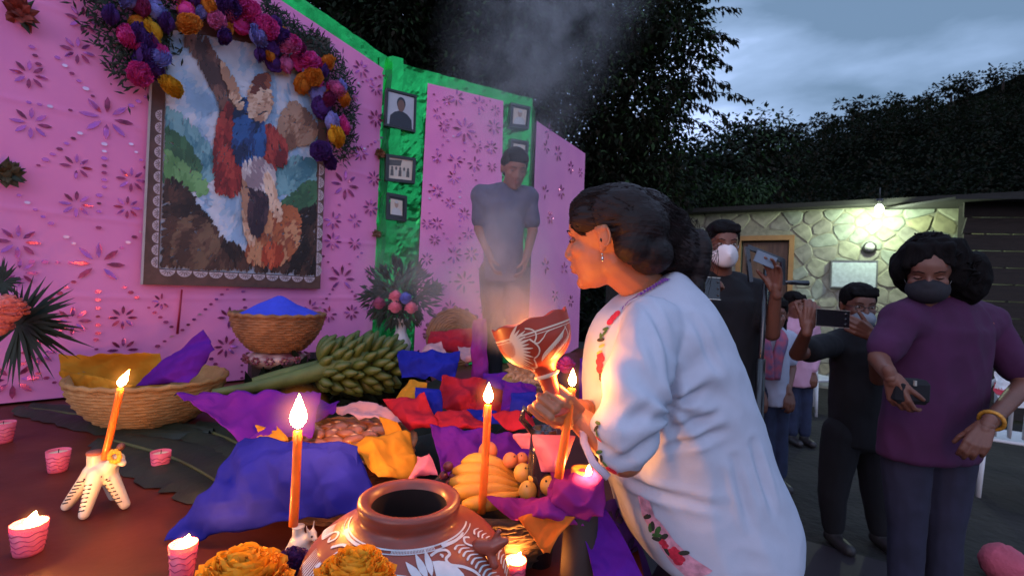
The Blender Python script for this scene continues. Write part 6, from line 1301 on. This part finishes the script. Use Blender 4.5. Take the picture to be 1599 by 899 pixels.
for k in range(140):
    a = rg_.uniform(0, 2*PI); e_ = rg_.uniform(-.8, 1.35); d_ = Vector((math.cos(a)*math.cos(e_), math.sin(a)*math.cos(e_), math.sin(e_)))
    if (d_.y > .35 and d_.z < .62) or d_.x > .45: continue
    p0 = q(d_.x*(.105+.045*(d_.z < .3)), -.04+d_.y*.10, .04+d_.z*(.115 if d_.z > 0 else .15)); f_ = rg_.uniform(.008, .014); t0 = rg_.uniform(0, 6); ax_ = (d_*.35+Vector((0, 0, -.8))+rv()*.5).normalized(); b1 = ax_.cross(d_+Vector((.01, 0, 0))).normalized(); b2 = ax_.cross(b1)
    cu_.tube([p0+ax_*(.012*i)+(b1*math.cos(t0+i*1.25)+b2*math.sin(t0+i*1.25))*f_ for i in range(7)], [.0035, .0045, .005, .005, .0045, .0035, .002], 4)
obj('hair_curls', cu_, M_hair, wp, kind='stuff')
bd = J['wr'].lerp(J['er'], .12); m = MB(); dq = (J['er']-J['wr']).normalized(); Mq = frame(dq); m.tube([bd+Mq@Vector((.034*math.cos(t), 0, .034*math.sin(t))) for t in [2*PI*k/18 for k in range(19)]], .007, 6, caps=False); obj('bracelet', m, mat('yellow_beads', (.45, .20, .02), .5, var=.5, vscale=60), wp)
m = MB(); m.ell(P(1545, 505, 1.955), (.022, .004, .008), n=10, m=6); obj('shirt_emblem', m, mat('orange_thread', (.50, .14, .06), .8), wp)
bg = thing('shoulder_bag', 'small black camera bag hanging at the purple t-shirt woman\'s hip', 'bag', P(1420, 632, 1.68)); m = MB(); m.box(P(1418, 610, 1.70), (.12, .07, .085)); o = obj('pouch', m, M_blackt, bg); o.modifiers.new('b', 'BEVEL').width = .015
m = MB(); m.box(P(1429, 598, 1.655), (.008, .006, .018)); obj('buckle', m, M_scr, bg)

# ================================================================== the woman with the censer
M_skw = mat('skin_warm', (.40, .150, .070), .48, var=.08, vscale=12, sss=.2, bump=.25, bscale=220, bdist=.002)
M_blo = mat('white_blouse', (.46, .49, .58), .88, var=.03, vscale=30, bump=.25, bscale=300, bdist=.001)
wroot = thing('person', 'dark haired woman in a white embroidered blouse leaning over the altar with the censer', 'person', (.62, 1.2, 0))
YW = 1.20
fb = [((962, 470), (1052, 424), .085), ((936, 492), (1092, 462), .135), ((918, 530), (1120, 505), .165), ((912, 580), (1145, 560), .175), ((916, 640), (1168, 628), .170), ((934, 700), (1190, 690), .165), ((955, 750), (1212, 745), .170), ((972, 800), (1230, 795), .178), ((1000, 848), (1232, 840), .182), ((1045, 880), (1212, 868), .175), ((1080, 900), (1190, 888), .14)]
def ring(f, b, d, Y, n=40, grow=1.0):
    f, b = P(*f, Y), P(*b, Y); c = (f+b)/2; a = (b-f)/2*grow; out = []
    for k in range(n):
        t = 2*PI*k/n; ct, st = math.cos(t), math.sin(t); out.append(c+a*(abs(ct)**.88*(1 if ct > 0 else -1))+Vector((0, d*grow, 0))*(abs(st)**.88*(1 if st > 0 else -1)))
    return out
fbc = [(Vector((f[0], f[1], 0)), Vector((b[0], b[1], 0)), d) for f, b, d in fb]
Fs = catmull([a for a, _, _ in fbc], 3); Bs = catmull([b for _, b, _ in fbc], 3); Ds = [p.x for p in catmull([Vector((d, 0, 0)) for _, _, d in fbc], 3)]
def closed_loft(mb, rings):
    base = len(mb.v); mb.grid(rings, 0, True); n = len(rings[0]); k = len(rings); mb.f.append(tuple(base+j for j in reversed(range(n)))); mb.f.append(tuple(base+(k-1)*n+j for j in range(n))); mb.m += [0]*2; mb.sm += [True]*2
bt_ = MB(); closed_loft(bt_, [ring((f.x, f.y), (b.x, b.y), d, YW) for f, b, d in zip(Fs, Bs, Ds)])
# near sleeve
slv = [P(1022, 500, 1.10), P(1004, 548, 1.02), P(992, 610, .975), P(982, 660, .96), P(965, 692, .96)]
slr = [.066, .062, .060, .060, .058]; sp2 = catmull(slv, 4); sr2 = [p.x for p in catmull([Vector((r, 0, 0)) for r in slr], 4)]; bt_.tube(sp2, sr2, 24); bt_.tube([P(985, 690, .965), P(968, 694, .965), P(948, 690, .98)], [.055, .053, .048], 20)
bt_.tube([P(1020, 480, 1.32), P(985, 560, 1.42), P(950, 640, 1.42)], [.07, .075, .07], 20)
def blouse_folds(c, n):
    q = Vector((c.x, c.y, c.z)); v = .0065*ridge(Vector((q.x*1.4+q.z*.5, q.y, q.z*1.0)), 5, 2)+.0022*ridge(Vector((q.x+q.z, q.y, q.z-.5*q.x)), 12, 5)
    e = P(1045, 640, .98); d = (c-e).length     # creases fan out from under the arm
    if d < .25: v += .009*(1-d/.25)*math.sin(math.atan2(c.z-e.z, c.x-e.x)*9+d*20)
    for a_, b_, am, sg in CREASE:
        t_ = max(0, min(1, (c-a_).dot(b_-a_)/(b_-a_).length_squared)); q_ = a_.lerp(b_, t_); dd = math.hypot(c.x-q_.x, c.z-q_.z)
        if dd < .05 and c.y < 1.2: v -= am*math.sin(PI*min(1, t_+.1))*(math.exp(-(dd/sg)**2)-.6*math.exp(-((dd-.018)/sg)**2))
    return v
CREASE = [(P(*a, 1.02), P(*b, 1.02), am, .009) for a, b, am in (((1052, 575), (1045, 680), .014), ((1045, 640), (1120, 596), .009), ((1052, 672), (1142, 640), .011), ((1048, 700), (1160, 668), .007), ((985, 760), (1090, 800), .008), ((1010, 770), (1150, 800), .006), ((1185, 700), (1222, 830), .009), ((1150, 720), (1180, 850), .008), ((1012, 478), (1040, 560), .007), ((960, 640), (1000, 600), .007), ((950, 690), (1010, 650), .008), ((1090, 500), (1130, 600), .006), ((1000, 520), (1010, 600), .006))]
blm = fuse(bt_, .0065, 9, blouse_folds); BV = BVHTree.FromPolygons([Vector(v) for v in blm.v], blm.f)
obj('blouse', blm, M_blo, wroot)
# body inside: trunk, neck, head, arms, legs as one skin
Hq = P(948, 376, 1.17); Mq_ = frame((-1, .55, -.14), (-.12, 0, 1)); bd_ = MB(); nb = P(1010, 450, 1.21)
head_prims(bd_, Hq, Mq_, 1.0, .98, nb)
closed_loft(bd_, [ring((f.x, f.y), (b.x, b.y), d, YW, grow=.86) for f, b, d in zip(Fs[2:], Bs[2:], Ds[2:])])
for s_, Y_ in ((-1, 1.15), (1, 1.30)):
    hp = P(1110, 880, Y_); hp.z = .74; kn = Vector((hp.x-.02, Y_, .46)); an = Vector((hp.x+.06, Y_, .09)); bd_.cap(hp, kn, .072, .055); bd_.cap(kn, an, .055, .036); bd_.cap(an+Vector((0, 0, -.05)), an+Vector((-.14, 0, -.055)), .035, .028)
wl = P(902, 652, 1.02); elb = P(975, 712, .955); bd_.tube([P(1022, 505, 1.10), P(996, 600, .985), elb], [.032, .032, .034], 14); bd_.cap(elb, wl, .040, .026)
wr_ = P(905, 640, 1.10); bd_.cap(P(960, 640, 1.36), P(925, 650, 1.22), .038, .032); bd_.cap(P(925, 650, 1.22), wr_, .032, .026)
st0 = cc_-up_*hC*1.62; st1 = cc_-up_*hC*1.95
hL = hand(wl, (st1+Vector((.0, -.028, .0)))-wl+Vector((-.02, -.01, .03)), (-.25, .95, .1), 1, (1.15, 1.2, 1.25, 1.3), .6, s=.92, vox=.0028)
hR = hand(wr_, (st1+Vector((-.015, .035, -.02)))-wr_, (.2, -.8, .5), -1, (1.3, 1.35, 1.35, 1.4), .5, s=.92, vox=.0028)
obj('body', join(fuse(bd_, .0042, 3), hL, hR), M_skw, wroot)
q = lambda x, y, z: Hq+Mq_@Vector((x, y, z))
face_bits(wroot, Hq, Mq_, 1.0, True)
# ear detail and ring
m = MB(); m.tube([q(-.0845, -.021, .0)+Mq_@Vector((0, .0125*math.cos(t), .004+.022*math.sin(t))) for t in [PI*.1+PI*1.5*k/14 for k in range(15)]], .0028, 6); m.ell(q(-.086, -.013, -.004), (.002, .003, .005), Mq_, 8, 6, 1); obj('ear_rim', m, [M_skw, M_iris], wroot)
m = MB(); m.ell(q(-.086, -.012, -.036), .0028, n=8, m=6); m.ell(q(-.086, -.012, -.046), (.003, .003, .006), n=8, m=6); obj('earring', m, mat('silver', (.7, .68, .62), .2, 1), wroot)
# hair pulled back into a loose gathered mass
h = MB(); h.ell(q(0, -.030, .052), (.083, .094, .080), Mq_, 24, 16); h.ell(q(0, .022, .078), (.070, .062, .050), Mq_, 20, 12); h.ell(q(-.0, -.075, .020), (.080, .070, .075), Mq_, 20, 12); h.ell(q(-.052, -.072, -.025), (.034, .040, .040), Mq_, 14, 10); h.ell(q(-.062, .030, .052), (.020, .036, .034), Mq_, 14, 10); h.ell(q(.062, .030, .052), (.020, .036, .034), Mq_, 14, 10)
h.ell(q(0, -.10, -.045), (.060, .050, .045), Mq_, 16, 10); h.ell(P(1022, 372, 1.2), (.085, .075, .082), None, 20, 12); h.ell(P(1055, 395, 1.2), (.060, .07, .075), None, 20, 12); h.ell(P(1000, 340, 1.19), (.08, .085, .07), None, 20, 12)
for px, py, rx, rz_ in ((1046, 362, .052, .060), (1066, 394, .050, .064), (1082, 415, .034, .055), (1078, 450, .026, .045), (1040, 400, .05, .05), (1012, 334, .060, .055), (1046, 385, .06, .065), (1010, 410, .04, .045), (1088, 395, .03, .06)): h.ell(P(px, py, 1.20), (rx, .06, rz_), None, 16, 12)
def hair_dir(c, n):
    l = Mq_.transposed()@(c-Hq); a = math.atan2(l.z-.03, l.y+.12); r_ = math.hypot(l.y+.12, l.z-.03)
    return .0022*ridge(Vector((a*1.5, l.x*14, r_*2)), 9, 3)*1.0+.0025*nz(c, 35, 2)
hm_ = fuse(h, .0042, 14, hair_dir); ho = obj('hair', hm_, mat('dark_brown_hair', (.010, .0035, .003), .6, var=.5, vscale=14, bump=.6, bscale=40, bdist=.004, stretch=(1, 1, 5), spec=.3), wroot)
fl_ = MB(); HB = BVHTree.FromPolygons([Vector(v)+wloc(ho) for v in hm_.v], hm_.f)
for k in range(1300):                                # loose strands following the gathered hair
    a0 = rnd.uniform(-.9, 1.5); x0 = rnd.uniform(-.085, .05); st = q(x0, .07*math.cos(a0), .05+.085*math.sin(a0)); en = P(1060+rnd.uniform(-30, 30), 360+rnd.uniform(-40, 70), 1.16+rnd.uniform(-.03, .03)); pts = []
    for i in range(9):
        p = st.lerp(en, i/8); loc, no, _, _ = HB.find_nearest(p)
        if loc is None: break
        pts.append(loc+no*.0015+rv()*.001)
    if len(pts) == 9: fl_.tube(pts, [.0008]*8+[.0003], 3, caps=False)
for k in range(60):
    a = rnd.uniform(-.5, 2.2); b0 = P(1072, 400, 1.20)+Vector((.05*math.cos(a), rnd.uniform(-.04, .04), .08*math.sin(a))); fl_.tube(bez([b0, b0+Vector((.02*math.cos(a)+.01, 0, .02)), b0+Vector((rnd.uniform(-.01, .018), 0, rnd.uniform(-.07, .01)))], 6), .0006, 3, caps=False)
obj('loose_strands', fl_, MATS['dark_brown_hair'], wroot, kind='stuff')
# embroidery laid on the blouse
def stick(p, off=.0015):
    loc, no, _, _ = BV.find_nearest(p); return loc+no*off, no
M_er = mat('red_thread', (.55, .02, .05), .75, var=.3, vscale=80); M_eg = mat('green_thread', (.05, .13, .03), .8, var=.3, vscale=80); M_ev = mat('violet_thread', (.18, .05, .32), .8); M_ek = mat('dark_thread', (.03, .03, .02), .8); M_ey = mat('yellow_thread', (.6, .45, .12), .8); M_mesh = mat('pink_lace', (.62, .28, .36), .8, var=.3, vscale=60)
def disc(mb, p, r, mi, squash=1.0, rot=0.0, off=.0025):
    c, n_ = stick(p, off); u = n_.cross(Vector((0, 0, 1))).normalized(); v = n_.cross(u); pts = []
    for k in range(9): t = 2*PI*k/9; a, b = r*math.cos(t), r*squash*math.sin(t); pts.append(c+u*(a*math.cos(rot)-b*math.sin(rot))+v*(a*math.sin(rot)+b*math.cos(rot)))
    mb.add([c+n_*.0015]+pts, [(0, 1+k, 1+(k+1) % 9) for k in range(9)], mi)
em = MB(); ml = [M_er, M_eg, M_ev, M_ek, M_ey, M_mesh]
def motif(px, py, Y, s=1.0):
    for k in range(7): a = 2*PI*k/7; disc(em, P(px+9*s*math.cos(a), py+9*s*math.sin(a), Y), .0085*s, 0, .75, a)
    disc(em, P(px, py, Y), .007*s, 0)
def eleaf(px, py, Y, s=1.0, mi=1, rot=.6): disc(em, P(px, py, Y), .013*s, mi, .42, rot)
for px, py in ((952, 478), (948, 486), (944, 494)): disc(em, P(px, py, 1.10), .010, 0)
for px, py, r_ in ((934, 506, .3), (938, 515, 1.2), (928, 520, 2.0)): eleaf(px, py, 1.10, .8, 1, r_)
for px, py in ((926, 534), (922, 545)): eleaf(px, py, 1.08, .7, 4, .5)
eleaf(932, 528, 1.1, .9, 3, .2)
for px, py in ((926, 552), (924, 562), (930, 570), (925, 578), (932, 558)): disc(em, P(px, py, 1.08), .0095, 0)
eleaf(922, 592, 1.08, 1.0, 3, 1.5); eleaf(930, 596, 1.08, .9, 3, .2)
cuffp = [(916, 655), (913, 668), (914, 682), (918, 696), (924, 710), (930, 722), (938, 734), (948, 742)]
for k, (px, py) in enumerate(cuffp): eleaf(px, py, .92, .7, (1, 3, 1, 0)[k % 4], k*.9)
for px, py in ((946, 744), (953, 746)): disc(em, P(px, py, .92), .008, 0)
motif(1047, 884, 1.02, 1.15); motif(1022, 872, 1.02, .7)
for px, py, mi, r_ in ((998, 850, 3, 1.5), (1006, 862, 1, .4), (1012, 852, 1, 1.1), (1000, 872, 3, .2), (1025, 858, 3, .8), (1027, 884, 3, 2.2), (1066, 872, 3, .4), (985, 838, 3, .7), (990, 856, 1, 1.4)): eleaf(px, py, 1.02, 1.0, mi, r_)
lb = MB(); rows = []
for i in range(21):
    t = i/20; c = Vector((962, 812, 0)).lerp(Vector((1100, 912, 0)), t)+Vector((-14, 10, 0))*math.sin(PI*t); rows.append([stick(P(c.x-28*w_, c.y+26*w_, 1.0), .002)[0] for w_ in (-.5, -.25, 0, .25, .5, .75, 1)])
lb.grid(rows); obj('lace_band', lb, M_mesh, wroot)
lb = MB(); rows = []
for i in range(15):
    t = i/14; c = Vector((934, 590, 0)).lerp(Vector((944, 660, 0)), t); rows.append([stick(P(c.x-12*w_, c.y, 1.07), .002)[0] for w_ in (-1, -.3, .4, 1)])
lb.grid(rows); obj('lace_band', lb, M_mesh, wroot)
# zigzag stitch round the collar
for k in range(34):
    t = k/33; c = Vector((962, 466, 0)).lerp(Vector((1042, 419, 0)), t); mid = P(c.x, c.y-4*math.sin(PI*t)+3, 1.10); disc(em, mid, .0075, 2, .32, 2.2+(k % 2)*.9, .006)
obj('embroidery', em, ml, wroot, kind='stuff')
cf = MB(); cf.tube([P(910, 664, 1.0), P(912, 690, .955), P(926, 722, .925), P(950, 745, .92)], .008, 8, flat=.5); obj('cuff_trim', cf, mat('cuff_binding', (.55, .42, .48), .8), wroot)
sk = MB(); closed_loft(sk, [ring((1050, 860), (1180, 860), .13, YW, grow=.9), ring((1045, 900), (1195, 895), .15, YW), ring((1015, 960), (1200, 955), .18, YW), [v+Vector((0, 0, 0)) for v in ring((1010, 1060), (1215, 1050), .19, YW)], [Vector((v.x, v.y, .15)) for v in ring((1005, 1100), (1220, 1090), .20, YW)]])
obj('skirt', fuse(sk, .012, 4, folds(.012, 6, 4)), mat('dark_skirt', (.035, .015, .035), .85), wroot)
m = MB(); m.tube([P(1000, 520, .99), P(1001, 521, .99)], .001, 4)
# ================================================================== incense smoke: one closed cloud of uneven density
def smoke_mat(name, center_line, dens):
    m = bpy.data.materials.new(name); m.use_nodes = True; nt = m.node_tree; nt.nodes.clear(); N = nt.nodes.new; L = nt.links.new
    o = N('ShaderNodeOutputMaterial'); v = N('ShaderNodeVolumePrincipled'); g = N('ShaderNodeNewGeometry'); v.inputs['Color'].default_value = (.93, .92, .95, 1); v.inputs['Anisotropy'].default_value = .1
    total = None
    for (a, b, r0, r1, k) in center_line:          # density falls away from the plume's axis
        a, b = Vector(a), Vector(b); ab = b-a
        s1 = N('ShaderNodeVectorMath'); s1.operation = 'SUBTRACT'; L(g.outputs['Position'], s1.inputs[0]); s1.inputs[1].default_value = a
        d1 = N('ShaderNodeVectorMath'); d1.operation = 'DOT_PRODUCT'; L(s1.outputs[0], d1.inputs[0]); d1.inputs[1].default_value = ab/ab.length_squared
        cl = N('ShaderNodeClamp'); L(d1.outputs['Value'], cl.inputs[0])
        sc = N('ShaderNodeVectorMath'); sc.operation = 'SCALE'; sc.inputs[0].default_value = ab; L(cl.outputs[0], sc.inputs['Scale'])
        s2 = N('ShaderNodeVectorMath'); s2.operation = 'SUBTRACT'; L(s1.outputs[0], s2.inputs[0]); L(sc.outputs[0], s2.inputs[1])
        ln = N('ShaderNodeVectorMath'); ln.operation = 'LENGTH'; L(s2.outputs[0], ln.inputs[0])
        rr_ = N('ShaderNodeMapRange'); L(cl.outputs[0], rr_.inputs[0]); rr_.inputs[3].default_value = r0; rr_.inputs[4].default_value = r1
        dv = N('ShaderNodeMath'); dv.operation = 'DIVIDE'; L(ln.outputs['Value'], dv.inputs[0]); L(rr_.outputs[0], dv.inputs[1])
        mr = N('ShaderNodeMapRange'); mr.interpolation_type = 'SMOOTHSTEP'; L(dv.outputs[0], mr.inputs[0]); mr.inputs[1].default_value = 1; mr.inputs[2].default_value = 0; mr.inputs[3].default_value = 0; mr.inputs[4].default_value = k
        if total is None: total = mr
        else: ad = N('ShaderNodeMath'); ad.operation = 'MAXIMUM'; L(total.outputs[0], ad.inputs[0]); L(mr.outputs[0], ad.inputs[1]); total = ad
    n = N('ShaderNodeTexNoise'); n.inputs['Scale'].default_value = 4.0; n.inputs['Detail'].default_value = 3; n.inputs['Distortion'].default_value = .8; L(g.outputs['Position'], n.inputs['Vector'])
    nm = N('ShaderNodeMapRange'); L(n.outputs[0], nm.inputs[0]); nm.inputs[1].default_value = .44; nm.inputs[2].default_value = .64; nm.inputs[3].default_value = .08; nm.inputs[4].default_value = 2.3
    mu = N('ShaderNodeMath'); mu.operation = 'MULTIPLY'; L(total.outputs[0], mu.inputs[0]); L(nm.outputs[0], mu.inputs[1])
    m2 = N('ShaderNodeMath'); m2.operation = 'MULTIPLY'; L(mu.outputs[0], m2.inputs[0]); m2.inputs[1].default_value = dens; L(m2.outputs[0], v.inputs['Density']); L(v.outputs[0], o.inputs['Volume']); return m
line = [(P(815, 498, 1.02), P(800, 455, 1.30), .05, .20, 15.0), (P(800, 455, 1.30), P(775, 330, 2.1), .17, .28, .85), (P(775, 330, 2.1), P(800, 130, 2.9), .28, .60, .33), (P(800, 130, 2.9), P(880, -60, 3.6), .60, .9, .33), (P(790, 440, 1.6), P(640, 430, 2.7), .20, .40, .5)]
m = MB(); m.grid([[Vector((x, y, z)) for x, y in ((-1.3, 1.0), (1.6, 1.0), (1.9, 4.9), (-1.2, 3.6))] for z in (.93, 4.6)], wrap=True, smooth=False); m.f += [(3, 2, 1, 0), (4, 5, 6, 7)]; m.m += [0, 0]; m.sm += [False, False]
so = obj('smoke', m, smoke_mat('incense_smoke', line, 1.0), kind='stuff'); so['label'] = 'pale incense smoke drifting up from the censer'
